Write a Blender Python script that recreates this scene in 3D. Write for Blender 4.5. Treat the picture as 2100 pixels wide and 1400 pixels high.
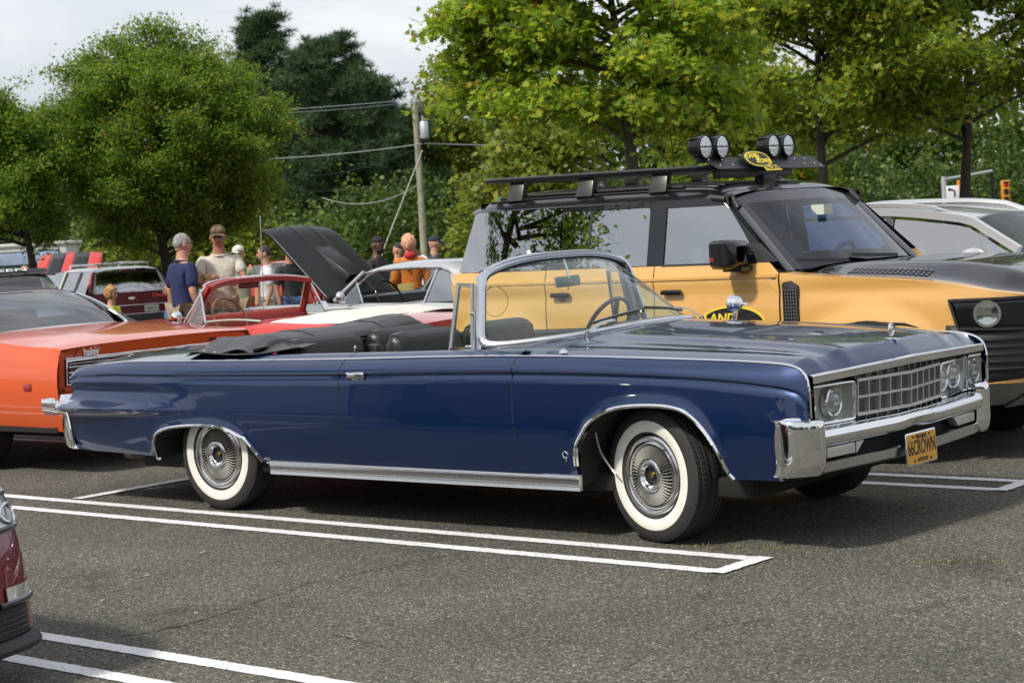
import bpy, bmesh, math, random
import numpy as np
from mathutils import Vector, Matrix, noise as mnoise
R = math.radians
random.seed(7); rng = np.random.default_rng(7)
sc = bpy.context.scene
col = sc.collection
for _o in list(bpy.data.objects): bpy.data.objects.remove(_o)

# ------------------------------------------------------------------ camera
CAM_H, PITCH, ROLL, FPX = 1.665, 0.06264, R(3.385), 3947.3
cam = bpy.data.cameras.new('camera'); camo = bpy.data.objects.new('camera', cam); col.objects.link(camo)
cam.sensor_width = 36.0; cam.lens = FPX / 2100 * 36; cam.clip_start = 0.1; cam.clip_end = 3000
_f = Vector((0, math.cos(PITCH), -math.sin(PITCH))); _r0 = Vector((1, 0, 0)); _u0 = _r0.cross(_f)
_r = _r0 * math.cos(ROLL) - _u0 * math.sin(ROLL); _u = _r0 * math.sin(ROLL) + _u0 * math.cos(ROLL)
_m = Matrix((_r, _u, -_f)).transposed().to_4x4(); _m.translation = (0, 0, CAM_H); camo.matrix_world = _m
cam.dof.use_dof = True; cam.dof.focus_distance = 10.6; cam.dof.aperture_fstop = 7.0; cam.dof.aperture_blades = 9
sc.camera = camo

# ------------------------------------------------------------------ sky, sun, exposure
SUN_TO = Vector((-0.76, -0.65, 1.15)).normalized()          # direction towards the sun
w = bpy.data.worlds.new('World'); sc.world = w; w.use_nodes = True
nt = w.node_tree; nt.nodes.clear()
N = nt.nodes.new; L = nt.links.new
sky = N('ShaderNodeTexSky'); sky.sky_type = 'NISHITA'; sky.sun_disc = False
sky.sun_elevation = math.asin(SUN_TO.z); sky.sun_rotation = math.atan2(SUN_TO.x, SUN_TO.y)
sky.air_density = 1.0; sky.dust_density = 2.0; sky.ozone_density = 1.0
bgs = N('ShaderNodeBackground'); bgs.inputs['Strength'].default_value = 0.10; L(sky.outputs[0], bgs.inputs['Color'])
# thin high cloud cover: the same everywhere, broken by soft streaks
tc = N('ShaderNodeTexCoord'); mp = N('ShaderNodeMapping'); mp.inputs['Scale'].default_value = (1.0, 1.0, 3.2)
L(tc.outputs['Generated'], mp.inputs['Vector'])
nz = N('ShaderNodeTexNoise'); nz.inputs['Scale'].default_value = 3.6; nz.inputs['Detail'].default_value = 7; nz.inputs['Roughness'].default_value = .55
nz.inputs['Distortion'].default_value = .6; L(mp.outputs[0], nz.inputs['Vector'])
cr = N('ShaderNodeValToRGB'); cr.color_ramp.elements[0].position = .33; cr.color_ramp.elements[1].position = .70
cr.color_ramp.elements[0].color = (.55, .59, .67, 1); cr.color_ramp.elements[1].color = (.95, .955, .97, 1)
L(nz.outputs['Fac'], cr.inputs['Fac'])
bgc = N('ShaderNodeBackground'); bgc.inputs['Strength'].default_value = 1.0; L(cr.outputs[0], bgc.inputs['Color'])
mx = N('ShaderNodeMixShader'); mx.inputs[0].default_value = .80; L(bgs.outputs[0], mx.inputs[1]); L(bgc.outputs[0], mx.inputs[2])
wo = N('ShaderNodeOutputWorld'); L(mx.outputs[0], wo.inputs['Surface'])

sl = bpy.data.lights.new('sun', 'SUN'); sl.energy = 3.6; sl.angle = R(5.0); sl.color = (1.0, .935, .83)
so = bpy.data.objects.new('sun', sl); col.objects.link(so)
so.rotation_euler = SUN_TO.to_track_quat('Z', 'Y').to_euler(); so.location = (0, 0, 30)
sc.view_settings.view_transform = 'Standard'; sc.view_settings.look = 'None'
sc.view_settings.exposure = 0.22; sc.view_settings.gamma = 1.0; sc.view_settings.use_curve_mapping = False
sc.render.engine = 'CYCLES'; sc.cycles.max_bounces = 8; sc.cycles.transparent_max_bounces = 16
sc.cycles.caustics_reflective = False; sc.cycles.caustics_refractive = False

# ------------------------------------------------------------------ helpers: placing
def _ray(px, py):
    a, b = (px - 1050) / FPX, (700 - py) / FPX
    return _f + _r * a + _u * b
def at(px, py, Y):                       # point at depth Y seen at photo pixel
    d = _ray(px, py); t = Y / d.y
    return Vector((d.x * t, Y, CAM_H + d.z * t))
def ground(px, py, z=0.0):
    d = _ray(px, py); t = (z - CAM_H) / d.z
    return Vector((d.x * t, d.y * t, z))
CX, CY, CTH = 1.2296, 10.2781, R(39.8695)   # front axle of the blue car and its heading
def car2w(x, y, z=0.0):
    c, s = math.cos(CTH), math.sin(CTH)
    return Vector((CX + x * c + y * s, CY - x * s + y * c, z))

# ------------------------------------------------------------------ helpers: interpolation
def pl(x, pts):
    return float(np.interp(x, [p[0] for p in pts], [p[1] for p in pts]))
def ps(x, pts):                          # smooth monotone cubic
    n = len(pts)
    if x <= pts[0][0]: return pts[0][1]
    if x >= pts[-1][0]: return pts[-1][1]
    i = 0
    while x > pts[i + 1][0]: i += 1
    def sl_(k): return (pts[k + 1][1] - pts[k][1]) / (pts[k + 1][0] - pts[k][0])
    def tan(k):
        if k == 0: return sl_(0)
        if k == n - 1: return sl_(n - 2)
        a, b = sl_(k - 1), sl_(k)
        return 0 if a * b <= 0 else 2 * a * b / (a + b)
    h = pts[i + 1][0] - pts[i][0]; t = (x - pts[i][0]) / h
    return ((2*t**3-3*t*t+1)*pts[i][1] + (t**3-2*t*t+t)*h*tan(i) + (-2*t**3+3*t*t)*pts[i+1][1] + (t**3-t*t)*h*tan(i+1))
def lerp(a, b, t): return a + (b - a) * t
def sst(t): t = min(1, max(0, t)); return t * t * (3 - 2 * t)
def lin(a, b, n): return [a + (b - a) * i / (n - 1) for i in range(n)]

# ------------------------------------------------------------------ helpers: tagging and meshes
def tag(o, label=None, cat=None, group=None, kind=None):
    if label: o['label'] = label
    if cat: o['category'] = cat
    if group: o['group'] = group
    if kind: o['kind'] = kind
    return o
def empty(name, loc=(0, 0, 0), rz=0, label=None, cat=None, group=None):
    o = bpy.data.objects.new(name, None); col.objects.link(o); o.location = loc; o.rotation_euler = (0, 0, rz)
    o.empty_display_size = .1
    return tag(o, label, cat, group)
def mkobj(name, me, mat=None, parent=None, loc=None, rot=None, scl=None):
    o = bpy.data.objects.new(name, me); col.objects.link(o)
    if mat is not None:
        me.materials.clear()
        for m_ in (mat if isinstance(mat, (list, tuple)) else [mat]): me.materials.append(m_)
    if parent: o.parent = parent
    if loc is not None: o.location = loc
    if rot is not None: o.rotation_euler = rot
    if scl is not None: o.scale = scl
    return o
def finish(me, smooth=True, angle=35):
    if smooth and len(me.polygons):
        me.polygons.foreach_set('use_smooth', [True] * len(me.polygons))
        if angle < 180: me.set_sharp_from_angle(angle=R(angle))
    me.update()
def mesh(name, vs, fs, mat=None, parent=None, smooth=True, angle=35, loc=None, rot=None, mi=None, doubles=False):
    me = bpy.data.meshes.new(name); me.from_pydata([tuple(v) for v in vs], [], fs)
    if doubles:
        bm = bmesh.new(); bm.from_mesh(me); bmesh.ops.remove_doubles(bm, verts=bm.verts, dist=1e-5); bm.to_mesh(me); bm.free()
    if mi: 
        for p, k in zip(me.polygons, mi): p.material_index = k
    finish(me, smooth, angle)
    return mkobj(name, me, mat, parent, loc, rot)
def gridvf(P, cu=False, cv=False):
    nu, nv = len(P), len(P[0]); vs = [p for row in P for p in row]; fs = []
    for i in range(nu if cu else nu - 1):
        for j in range(nv if cv else nv - 1):
            a, b = i, (i + 1) % nu; c, d = j, (j + 1) % nv
            fs.append((a * nv + c, b * nv + c, b * nv + d, a * nv + d))
    return vs, fs
def orient(me, hint):
    s = Vector((0, 0, 0)); h = Vector(hint)
    s = sum((p.normal.dot(h) * p.area for p in me.polygons))
    if s < 0: me.flip_normals()
def surf(name, grids, mat, parent=None, thick=0, hint=None, angle=35, cu=False, cv=False):
    """one mesh from one or several point grids; hint = outward direction"""
    if not isinstance(grids[0][0], (list, tuple)) or not hasattr(grids[0][0][0], '__len__'): grids = [grids]
    V, F = [], []
    for g in grids:
        v, f = gridvf(g, cu, cv); k = len(V); V += v; F += [tuple(i + k for i in q) for q in f]
    me = bpy.data.meshes.new(name); me.from_pydata([tuple(v) for v in V], [], F)
    bm = bmesh.new(); bm.from_mesh(me); bmesh.ops.remove_doubles(bm, verts=bm.verts, dist=2e-5)
    bmesh.ops.dissolve_degenerate(bm, edges=bm.edges, dist=1e-6)
    bmesh.ops.recalc_face_normals(bm, faces=bm.faces) if len(grids) > 1 else None
    bm.to_mesh(me); bm.free(); me.update()
    if hint is not None: orient(me, hint)
    finish(me, True, angle)
    o = mkobj(name, me, mat, parent)
    if thick:
        md = o.modifiers.new('solid', 'SOLIDIFY'); md.thickness = thick; md.offset = -1; md.use_even_offset = False; md.use_rim = thick > .012
    return o
def mirror_y(o, name=None):
    me = o.data.copy(); me.transform(Matrix.Scale(-1, 4, (0, 1, 0))); me.flip_normals()
    c = o.copy(); c.data = me; col.objects.link(c)
    if c.parent is None or (o.location.length == 0): return c
    c.location.y *= -1
    return c
def frames(path, ups):
    P = [Vector(p) for p in path]; n = len(P); out = []
    for i in range(n):
        T = (P[min(i + 1, n - 1)] - P[max(i - 1, 0)]).normalized()
        U = Vector(ups[i] if isinstance(ups, list) else ups); U = (U - T * U.dot(T))
        if U.length < 1e-6: U = T.orthogonal()
        U.normalize(); out.append((P[i], T, U, T.cross(U)))
    return out
def sweep(name, path, prof, mat, parent=None, up=(0, 0, 1), closed=False, angle=35, scale=None, cap=True):
    """prof: closed list of (along up, along binormal)"""
    if closed: path = list(path) + [path[0], path[1]]; up = (up + [up[0], up[1]]) if isinstance(up, list) else up
    fr = frames(path, up)
    if closed: fr = fr[1:-1]; fr = [fr[-1]] + fr[:-1]
    rows = []
    for i, (p, T, U, B) in enumerate(fr):
        k = scale[i] if scale else 1
        rows.append([p + U * (a * k) + B * (b * k) for a, b in prof])
    vs, fs = gridvf(rows, cu=closed, cv=True)
    if not closed and cap:
        m_ = len(prof); fs.append(tuple(range(m_ - 1, -1, -1))); fs.append(tuple((len(rows) - 1) * m_ + j for j in range(m_)))
    o = mesh(name, vs, fs, mat, parent, True, angle)
    bm = bmesh.new(); bm.from_mesh(o.data); bmesh.ops.recalc_face_normals(bm, faces=bm.faces); bm.to_mesh(o.data); bm.free()
    return o
def circ(r, n=8, e=1.0): return [(r * math.cos(2 * math.pi * i / n), r * e * math.sin(2 * math.pi * i / n)) for i in range(n)]
def tube(name, path, r, mat, parent=None, n=8, up=(0, 0, 1), closed=False, scale=None):
    return sweep(name, path, circ(r, n), mat, parent, up, closed, 60, scale)
def spline(pts, n=8):                    # catmull-rom through points
    P = [Vector(p) for p in pts]; out = []
    for i in range(len(P) - 1):
        p0, p1, p2, p3 = P[max(i - 1, 0)], P[i], P[i + 1], P[min(i + 2, len(P) - 1)]
        for k in range(n):
            t = k / n
            out.append(.5 * ((2 * p1) + (p2 - p0) * t + (2 * p0 - 5 * p1 + 4 * p2 - p3) * t * t + (3 * p1 - p0 - 3 * p2 + p3) * t ** 3))
    out.append(P[-1]); return out
def lathe_vf(prof, seg=48, rmod=None):
    """prof (r, h): axis along -y outward (h grows to -y)"""
    rows = []
    for i in range(seg):
        a = 2 * math.pi * i / seg
        rows.append([Vector((r * math.cos(a), -h, r * math.sin(a))) if not rmod else Vector((rmod(i, j, r) * math.cos(a), -h, rmod(i, j, r) * math.sin(a))) for j, (r, h) in enumerate(prof)])
    return gridvf(rows, cu=True)
def lathe(name, prof, mat, parent=None, seg=48, angle=40, rmod=None, loc=None, rot=None):
    vs, fs = lathe_vf(prof, seg, rmod)
    me = bpy.data.meshes.new(name); me.from_pydata(vs, [], fs)
    bm = bmesh.new(); bm.from_mesh(me); bmesh.ops.remove_doubles(bm, verts=bm.verts, dist=1e-6); bmesh.ops.recalc_face_normals(bm, faces=bm.faces); bm.to_mesh(me); bm.free()
    finish(me, True, angle); return mkobj(name, me, mat, parent, loc, rot)
def box(name, size, loc, mat, parent=None, bev=0.0, rot=None, seg=2):
    bm = bmesh.new(); bmesh.ops.create_cube(bm, size=1.0)
    bmesh.ops.scale(bm, vec=size, verts=bm.verts)
    if bev: bmesh.ops.bevel(bm, geom=bm.edges[:], offset=min(bev, min(size) * .49), segments=seg, profile=.5, affect='EDGES')
    me = bpy.data.meshes.new(name); bm.to_mesh(me); bm.free(); finish(me, True, 40)
    return mkobj(name, me, mat, parent, loc, rot)
def hexa(name, c8, mat, parent=None, bev=0.0, seg=2, angle=40):
    """box from 8 corners: bottom 4 (ccw), top 4"""
    me = bpy.data.meshes.new(name); me.from_pydata([tuple(c) for c in c8], [], [(3,2,1,0),(4,5,6,7),(0,1,5,4),(1,2,6,5),(2,3,7,6),(3,0,4,7)])
    bm = bmesh.new(); bm.from_mesh(me)
    if bev: bmesh.ops.bevel(bm, geom=bm.edges[:], offset=bev, segments=seg, profile=.5, affect='EDGES')
    bmesh.ops.recalc_face_normals(bm, faces=bm.faces); bm.to_mesh(me); bm.free(); finish(me, True, angle)
    return mkobj(name, me, mat, parent)
def slab(name, poly, nrm, th, mat, parent=None, bev=0.0, seg=2):
    """planar polygon of 3d points extruded along nrm by th (poly is the front face)"""
    n = len(poly); P = [Vector(p) for p in poly]; d = Vector(nrm).normalized() * th
    me = bpy.data.meshes.new(name)
    fs = [tuple(range(n)), tuple(range(2 * n - 1, n - 1, -1))] + [(i, i + n, (i + 1) % n + n, (i + 1) % n) for i in range(n)]
    me.from_pydata([tuple(p) for p in P] + [tuple(p - d) for p in P], [], fs)
    bm = bmesh.new(); bm.from_mesh(me); bmesh.ops.recalc_face_normals(bm, faces=bm.faces)
    if bev: bmesh.ops.bevel(bm, geom=bm.edges[:], offset=bev, segments=seg, profile=.5, affect='EDGES')
    bm.to_mesh(me); bm.free(); finish(me, True, 40); return mkobj(name, me, mat, parent)
def ellip(name, rad, loc, mat, parent=None, su=16, sv=10, rot=None, fn=None):
    bm = bmesh.new(); bmesh.ops.create_uvsphere(bm, u_segments=su, v_segments=sv, radius=1)
    for v in bm.verts:
        if fn: v.co = fn(v.co)
        v.co = Vector((v.co.x * rad[0], v.co.y * rad[1], v.co.z * rad[2]))
    me = bpy.data.meshes.new(name); bm.to_mesh(me); bm.free(); finish(me, True, 80); return mkobj(name, me, mat, parent, loc, rot)
def textmesh(name, s, size, mat, parent=None, M=None, ext=.002, sx=1.0, shear=0.0, off=0.0, align='CENTER', space=1.0):
    cu = bpy.data.curves.new(name, 'FONT'); cu.body = s; cu.size = size; cu.extrude = ext; cu.align_x = align; cu.align_y = 'CENTER'
    cu.shear = shear; cu.offset = off; cu.space_character = space; cu.resolution_u = 4
    t = bpy.data.objects.new(name, cu); col.objects.link(t); dg = bpy.context.evaluated_depsgraph_get()
    me = bpy.data.meshes.new_from_object(t.evaluated_get(dg)); bpy.data.objects.remove(t); bpy.data.curves.remove(cu)
    me.transform(Matrix.Diagonal((sx, 1, 1, 1)))
    if M is not None: me.transform(M)
    return mkobj(name, me, mat, parent)
def basis(o, ex, ey):                    # matrix with text plane axes
    ex, ey = Vector(ex).normalized(), Vector(ey).normalized(); ez = ex.cross(ey)
    m_ = Matrix((ex, ey, ez)).transposed().to_4x4(); m_.translation = Vector(o); return m_

# ------------------------------------------------------------------ materials
MATS = {}
def nodes(name):
    m_ = bpy.data.materials.new(name); m_.use_nodes = True; t = m_.node_tree
    return m_, t, t.nodes['Principled BSDF'], t.nodes['Material Output']
def M_(name, c, rough=.5, metal=0.0, coat=0.0, coat_r=.03, spec=.5, bump=0, bscale=50, var=0, vscale=3, ior=1.5, bdetail=4, sheen=0):
    if name in MATS: return MATS[name]
    m_, t, b, o = nodes(name)
    b.inputs['Base Color'].default_value = (*c, 1); b.inputs['Roughness'].default_value = rough; b.inputs['Metallic'].default_value = metal
    b.inputs['Coat Weight'].default_value = coat; b.inputs['Coat Roughness'].default_value = coat_r; b.inputs['Specular IOR Level'].default_value = spec
    b.inputs['IOR'].default_value = ior
    if sheen: b.inputs['Sheen Weight'].default_value = sheen
    tc_ = t.nodes.new('ShaderNodeTexCoord')
    if bump:
        n_ = t.nodes.new('ShaderNodeTexNoise'); n_.inputs['Scale'].default_value = bscale; n_.inputs['Detail'].default_value = bdetail
        t.links.new(tc_.outputs['Object'], n_.inputs['Vector'])
        bp = t.nodes.new('ShaderNodeBump'); bp.inputs['Strength'].default_value = 1.0; bp.inputs['Distance'].default_value = bump
        t.links.new(n_.outputs['Fac'], bp.inputs['Height']); t.links.new(bp.outputs[0], b.inputs['Normal'])
        if coat: t.links.new(bp.outputs[0], b.inputs['Coat Normal'])
    if var:
        n2 = t.nodes.new('ShaderNodeTexNoise'); n2.inputs['Scale'].default_value = vscale; n2.inputs['Detail'].default_value = 6
        t.links.new(tc_.outputs['Object'], n2.inputs['Vector'])
        r_ = t.nodes.new('ShaderNodeValToRGB'); r_.color_ramp.elements[0].position = .3; r_.color_ramp.elements[1].position = .7
        r_.color_ramp.elements[0].color = tuple(x * (1 - var) for x in c) + (1,); r_.color_ramp.elements[1].color = tuple(min(1, x * (1 + var)) for x in c) + (1,)
        t.links.new(n2.outputs['Fac'], r_.inputs['Fac']); t.links.new(r_.outputs[0], b.inputs['Base Color'])
    MATS[name] = m_; return m_
def GLASS(name, tint=(.9, .95, .93), ior=1.45, dark=0.0, boost=1.0):
    """thin window glass: transparent, tinted, reflecting by Fresnel"""
    if name in MATS: return MATS[name]
    m_ = bpy.data.materials.new(name); m_.use_nodes = True; t = m_.node_tree; t.nodes.clear()
    tr = t.nodes.new('ShaderNodeBsdfTransparent'); tr.inputs[0].default_value = (*tint, 1)
    gl = t.nodes.new('ShaderNodeBsdfGlossy'); gl.inputs['Roughness'].default_value = 0.0; gl.inputs['Color'].default_value = (1, 1, 1, 1)
    def mth(op, a, b=None):
        q = t.nodes.new('ShaderNodeMath'); q.operation = op
        for i, v in enumerate((a, b)):
            if v is None: continue
            if isinstance(v, (int, float)): q.inputs[i].default_value = v
            else: t.links.new(v, q.inputs[i])
        return q.outputs[0]
    ge = t.nodes.new('ShaderNodeNewGeometry'); dt = t.nodes.new('ShaderNodeVectorMath'); dt.operation = 'DOT_PRODUCT'; t.links.new(ge.outputs['Normal'], dt.inputs[0]); t.links.new(ge.outputs['Incoming'], dt.inputs[1])
    f0 = ((ior - 1) / (ior + 1)) ** 2 * boost                       # Schlick, the same from both faces of the pane
    c5 = mth('POWER', mth('SUBTRACT', 1.0, mth('ABSOLUTE', dt.outputs['Value'])), 5.0)
    mu = t.nodes.new('ShaderNodeMath'); mu.operation = 'MULTIPLY_ADD'; mu.use_clamp = True; t.links.new(c5, mu.inputs[0]); mu.inputs[1].default_value = 1 - f0; mu.inputs[2].default_value = f0
    mix = t.nodes.new('ShaderNodeMixShader'); t.links.new(mu.outputs[0], mix.inputs[0]); t.links.new(tr.outputs[0], mix.inputs[1]); t.links.new(gl.outputs[0], mix.inputs[2])
    out = t.nodes.new('ShaderNodeOutputMaterial'); t.links.new(mix.outputs[0], out.inputs[0]); MATS[name] = m_; return m_
def PAINT(name, c, metal=0.0, flake=0.0, wav=.0006, rough=.35):
    m_ = M_(name, c, rough, metal, 1.0, .02, bump=wav, bscale=2.2, bdetail=1)
    return m_
CHROME = M_('chrome', (.84, .85, .87), .035, 1.0)
CHROMEW = M_('worn_chrome', (.62, .63, .65), .22, 1.0, bump=.0006, bscale=25)
BLACKP = M_('black_plastic', (.015, .015, .016), .45)
RUBBER = M_('rubber', (.022, .021, .020), .75, bump=.0006, bscale=120, var=.25, vscale=9)
DARK = M_('dark_underbody', (.010, .009, .008), .9)
VINYL = M_('black_vinyl', (.040, .042, .046), .42, bump=.0012, bscale=140)
GLS = GLASS('clear_glass', (.86, .93, .89), 1.5, boost=1.8)
MIRROR = M_('mirror_glass', (.85, .87, .88), .02, 1.0)
# ================================================================== ground
def asphalt():
    m_, t, b, o = nodes('asphalt'); n = t.nodes.new; l = t.links.new
    tc_ = n('ShaderNodeTexCoord')
    v1 = n('ShaderNodeTexVoronoi'); v1.inputs['Scale'].default_value = 100; l(tc_.outputs['Object'], v1.inputs['Vector'])
    v2 = n('ShaderNodeTexVoronoi'); v2.inputs['Scale'].default_value = 190; l(tc_.outputs['Object'], v2.inputs['Vector'])
    sep = n('ShaderNodeSeparateColor'); l(v1.outputs['Color'], sep.inputs[0])
    r1 = n('ShaderNodeValToRGB'); e = r1.color_ramp.elements; e[0].position = 0; e[0].color = (.062,.060,.050,1); e[1].position = 1.0; e[1].color = (.54,.50,.40,1)
    for p, c in ((.25,(.105,.102,.086,1)),(.60,(.165,.160,.134,1)),(.88,(.225,.212,.176,1)),(.96,(.36,.33,.27,1))): q = e.new(p); q.color = c
    l(sep.outputs[0], r1.inputs['Fac'])
    # binder between stones
    r2 = n('ShaderNodeValToRGB'); r2.color_ramp.elements[0].position = .40; r2.color_ramp.elements[1].position = .85; l(v1.outputs['Distance'], r2.inputs['Fac'])
    r2.color_ramp.elements[0].color = (0,0,0,1); r2.color_ramp.elements[1].color = (1,1,1,1)
    mx_ = n('ShaderNodeMix'); mx_.data_type = 'RGBA'; l(r2.outputs[0], mx_.inputs['Factor']); l(r1.outputs[0], mx_.inputs['A']); mx_.inputs['B'].default_value = (.058,.056,.048,1)
    nz_ = n('ShaderNodeTexNoise'); nz_.inputs['Scale'].default_value = .55; nz_.inputs['Detail'].default_value = 8; nz_.inputs['Roughness'].default_value = .6; l(tc_.outputs['Object'], nz_.inputs['Vector'])
    r3 = n('ShaderNodeValToRGB'); r3.color_ramp.elements[0].position = .3; r3.color_ramp.elements[1].position = .7
    r3.color_ramp.elements[0].color = (.66,.66,.67,1); r3.color_ramp.elements[1].color = (1.22,1.20,1.15,1); l(nz_.outputs['Fac'], r3.inputs['Fac'])
    # oil spots and stains
    ns = n('ShaderNodeTexNoise'); ns.inputs['Scale'].default_value = 1.7; ns.inputs['Detail'].default_value = 4; l(tc_.outputs['Object'], ns.inputs['Vector'])
    r4 = n('ShaderNodeValToRGB'); r4.color_ramp.elements[0].position = .30; r4.color_ramp.elements[1].position = .40; r4.color_ramp.elements[0].color = (.66,.66,.66,1); r4.color_ramp.elements[1].color = (1,1,1,1); l(ns.outputs['Fac'], r4.inputs['Fac'])
    m1 = n('ShaderNodeMix'); m1.data_type = 'RGBA'; m1.blend_type = 'MULTIPLY'; m1.inputs['Factor'].default_value = 1; l(mx_.outputs['Result'], m1.inputs['A']); l(r3.outputs[0], m1.inputs['B'])
    m2 = n('ShaderNodeMix'); m2.data_type = 'RGBA'; m2.blend_type = 'MULTIPLY'; m2.inputs['Factor'].default_value = 1; l(m1.outputs['Result'], m2.inputs['A']); l(r4.outputs[0], m2.inputs['B'])
    l(m2.outputs['Result'], b.inputs['Base Color']); b.inputs['Roughness'].default_value = .85; b.inputs['Specular IOR Level'].default_value = .3
    ad = n('ShaderNodeMath'); ad.operation = 'ADD'; l(v1.outputs['Distance'], ad.inputs[0]); l(v2.outputs['Distance'], ad.inputs[1])
    bp = n('ShaderNodeBump'); bp.inputs['Distance'].default_value = .006; bp.inputs['Strength'].default_value = .9; bp.invert = True; l(ad.outputs[0], bp.inputs['Height']); l(bp.outputs[0], b.inputs['Normal'])
    return m_
ASPH = asphalt()
def sheet(name, poly, z, mat, kind='structure', parent=None):
    o = mesh(name, [(p[0], p[1], z) for p in poly], [tuple(range(len(poly)))], mat, parent, False)
    if not parent: o['kind'] = kind
    return o
gnd = sheet('ground', [(-1500,-1500),(1500,-1500),(1500,1500),(-1500,1500)], -.40, M_('far_ground', (.07,.085,.035), .95, var=.4, vscale=.05))
GZ = [(22,0),(28,-.2),(34,-.28),(48,-.33),(62,-.35)]
gz = lambda Y: ps(Y, GZ)
_ys = [-60, 0, 22] + lin(23, 48, 26) + [62]
lot = mesh('parking_lot', [(x, y, gz(y)) for y in _ys for x in (-70, 80)], [(2*i, 2*i+1, 2*i+3, 2*i+2) for i in range(len(_ys) - 1)], ASPH, None, True); lot['kind'] = 'structure'
lawn = sheet('lawn', [(-300,62),(300,62),(300,300),(-300,300)], -.345, M_('grass_far', (.06,.085,.02), .95, var=.5, vscale=.6))
def linemat():
    m_, t, b, o = nodes('road_paint'); n = t.nodes.new; l = t.links.new
    tc_ = n('ShaderNodeTexCoord'); nz_ = n('ShaderNodeTexNoise'); nz_.inputs['Scale'].default_value = 60; nz_.inputs['Detail'].default_value = 6; nz_.inputs['Roughness'].default_value = .7; l(tc_.outputs['Object'], nz_.inputs['Vector'])
    n2 = n('ShaderNodeTexNoise'); n2.inputs['Scale'].default_value = 2.5; n2.inputs['Detail'].default_value = 4; l(tc_.outputs['Object'], n2.inputs['Vector'])
    a = n('ShaderNodeMath'); a.operation = 'MULTIPLY_ADD'; l(n2.outputs['Fac'], a.inputs[0]); a.inputs[1].default_value = .35; l(nz_.outputs['Fac'], a.inputs[2])
    r_ = n('ShaderNodeValToRGB'); e = r_.color_ramp.elements; e[0].position = .50; e[0].color = (.16,.155,.14,1); e[1].position = .585; e[1].color = (.66,.66,.67,1); q = e.new(.8); q.color = (.76,.76,.77,1)
    l(a.outputs[0], r_.inputs['Fac']); l(r_.outputs[0], b.inputs['Base Color']); b.inputs['Roughness'].default_value = .7
    v1 = n('ShaderNodeTexVoronoi'); v1.inputs['Scale'].default_value = 95; l(tc_.outputs['Object'], v1.inputs['Vector'])
    bp = n('ShaderNodeBump'); bp.inputs['Distance'].default_value = .004; bp.inputs['Strength'].default_value = .7; bp.invert = True; l(v1.outputs['Distance'], bp.inputs['Height']); l(bp.outputs[0], b.inputs['Normal'])
    return m_
LINE = linemat()
def stripe(x0, y0, x1, y1, wd=.10, name='painted_line', z=.004):
    d = Vector((x1 - x0, y1 - y0)); L_ = d.length; d.normalize(); nrm = Vector((-d.y, d.x)); k = max(2, int(L_ / .025)); vs, fs = [], []
    for i in range(k + 1):
        t = i / k * L_; j1, j2 = random.uniform(-.004, .004), random.uniform(-.004, .004)
        for sgn, j in ((-.5, j1), (.5, j2)):
            q = Vector((x0, y0)) + d * t + nrm * (sgn * wd + j); v_ = car2w(q.x, q.y, z); v_.z += gz(v_.y); vs.append(v_)
    fs = [(2 * i, 2 * i + 1, 2 * i + 3, 2 * i + 2) for i in range(k)]
    o = mesh(name, vs, fs, LINE, lot, False); return o
# hairpin stall markings, in the blue car's own frame (they run parallel to it)
SL = math.tan(R(-1.2))
def hairpin(yc, x0, x1, hw=.165, wd=.092):
    f_ = lambda x: yc + SL * (x - x1)
    stripe(x0, f_(x0) - hw, x1, f_(x1) - hw, wd); stripe(x0, f_(x0) + hw, x1, f_(x1) + hw, wd)
    stripe(x1 + .02, f_(x1) - hw - wd * .5, x1 + .02, f_(x1) + hw + wd * .5, wd, z=.0075)
hairpin(-1.215, -10.3, .70); hairpin(1.42, -10.3, .84); hairpin(-3.93, -10.3, .90); hairpin(4.15, -10.3, .9); hairpin(6.9, -10.3, .9); hairpin(9.7, -10.3, .9); hairpin(-6.7, -10.3, .9)
stripe(-4.70, -.86, -4.50, 8.2, .10, z=.0075); stripe(-4.82, -1.42, -4.9, -9.2, .10, z=.0075)
# hairline cracks
def crack(pts, wd=.011):
    P = [ground(*p) for p in pts]; Q = []
    for a, b in zip(P, P[1:]):
        n_ = max(2, int((b - a).length / .03))
        for i in range(n_): Q.append(a.lerp(b, i / n_) + Vector((random.uniform(-.012, .012), random.uniform(-.012, .012), 0)))
    vs, fs = [], []
    for i, p in enumerate(Q):
        w_ = wd * random.uniform(.15, 1.0) * (1 if .05 < i / len(Q) < .95 else .3); vs += [(p.x, p.y - w_, .0045), (p.x, p.y + w_, .0045)]
    fs = [(2 * i, 2 * i + 2, 2 * i + 3, 2 * i + 1) for i in range(len(Q) - 1)]
    mesh('pavement_crack', vs, fs, M_('crack_dark', (.012,.012,.011), .9), lot, False)
crack([(210,1312),(380,1283),(480,1250),(560,1223),(620,1200),(700,1184)]); crack([(675,1300),(720,1310),(800,1330)], .008); crack([(700,1184),(860,1150),(980,1128)], .006); crack([(1250,1395),(1330,1340),(1450,1290),(1620,1262)], .006)
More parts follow.
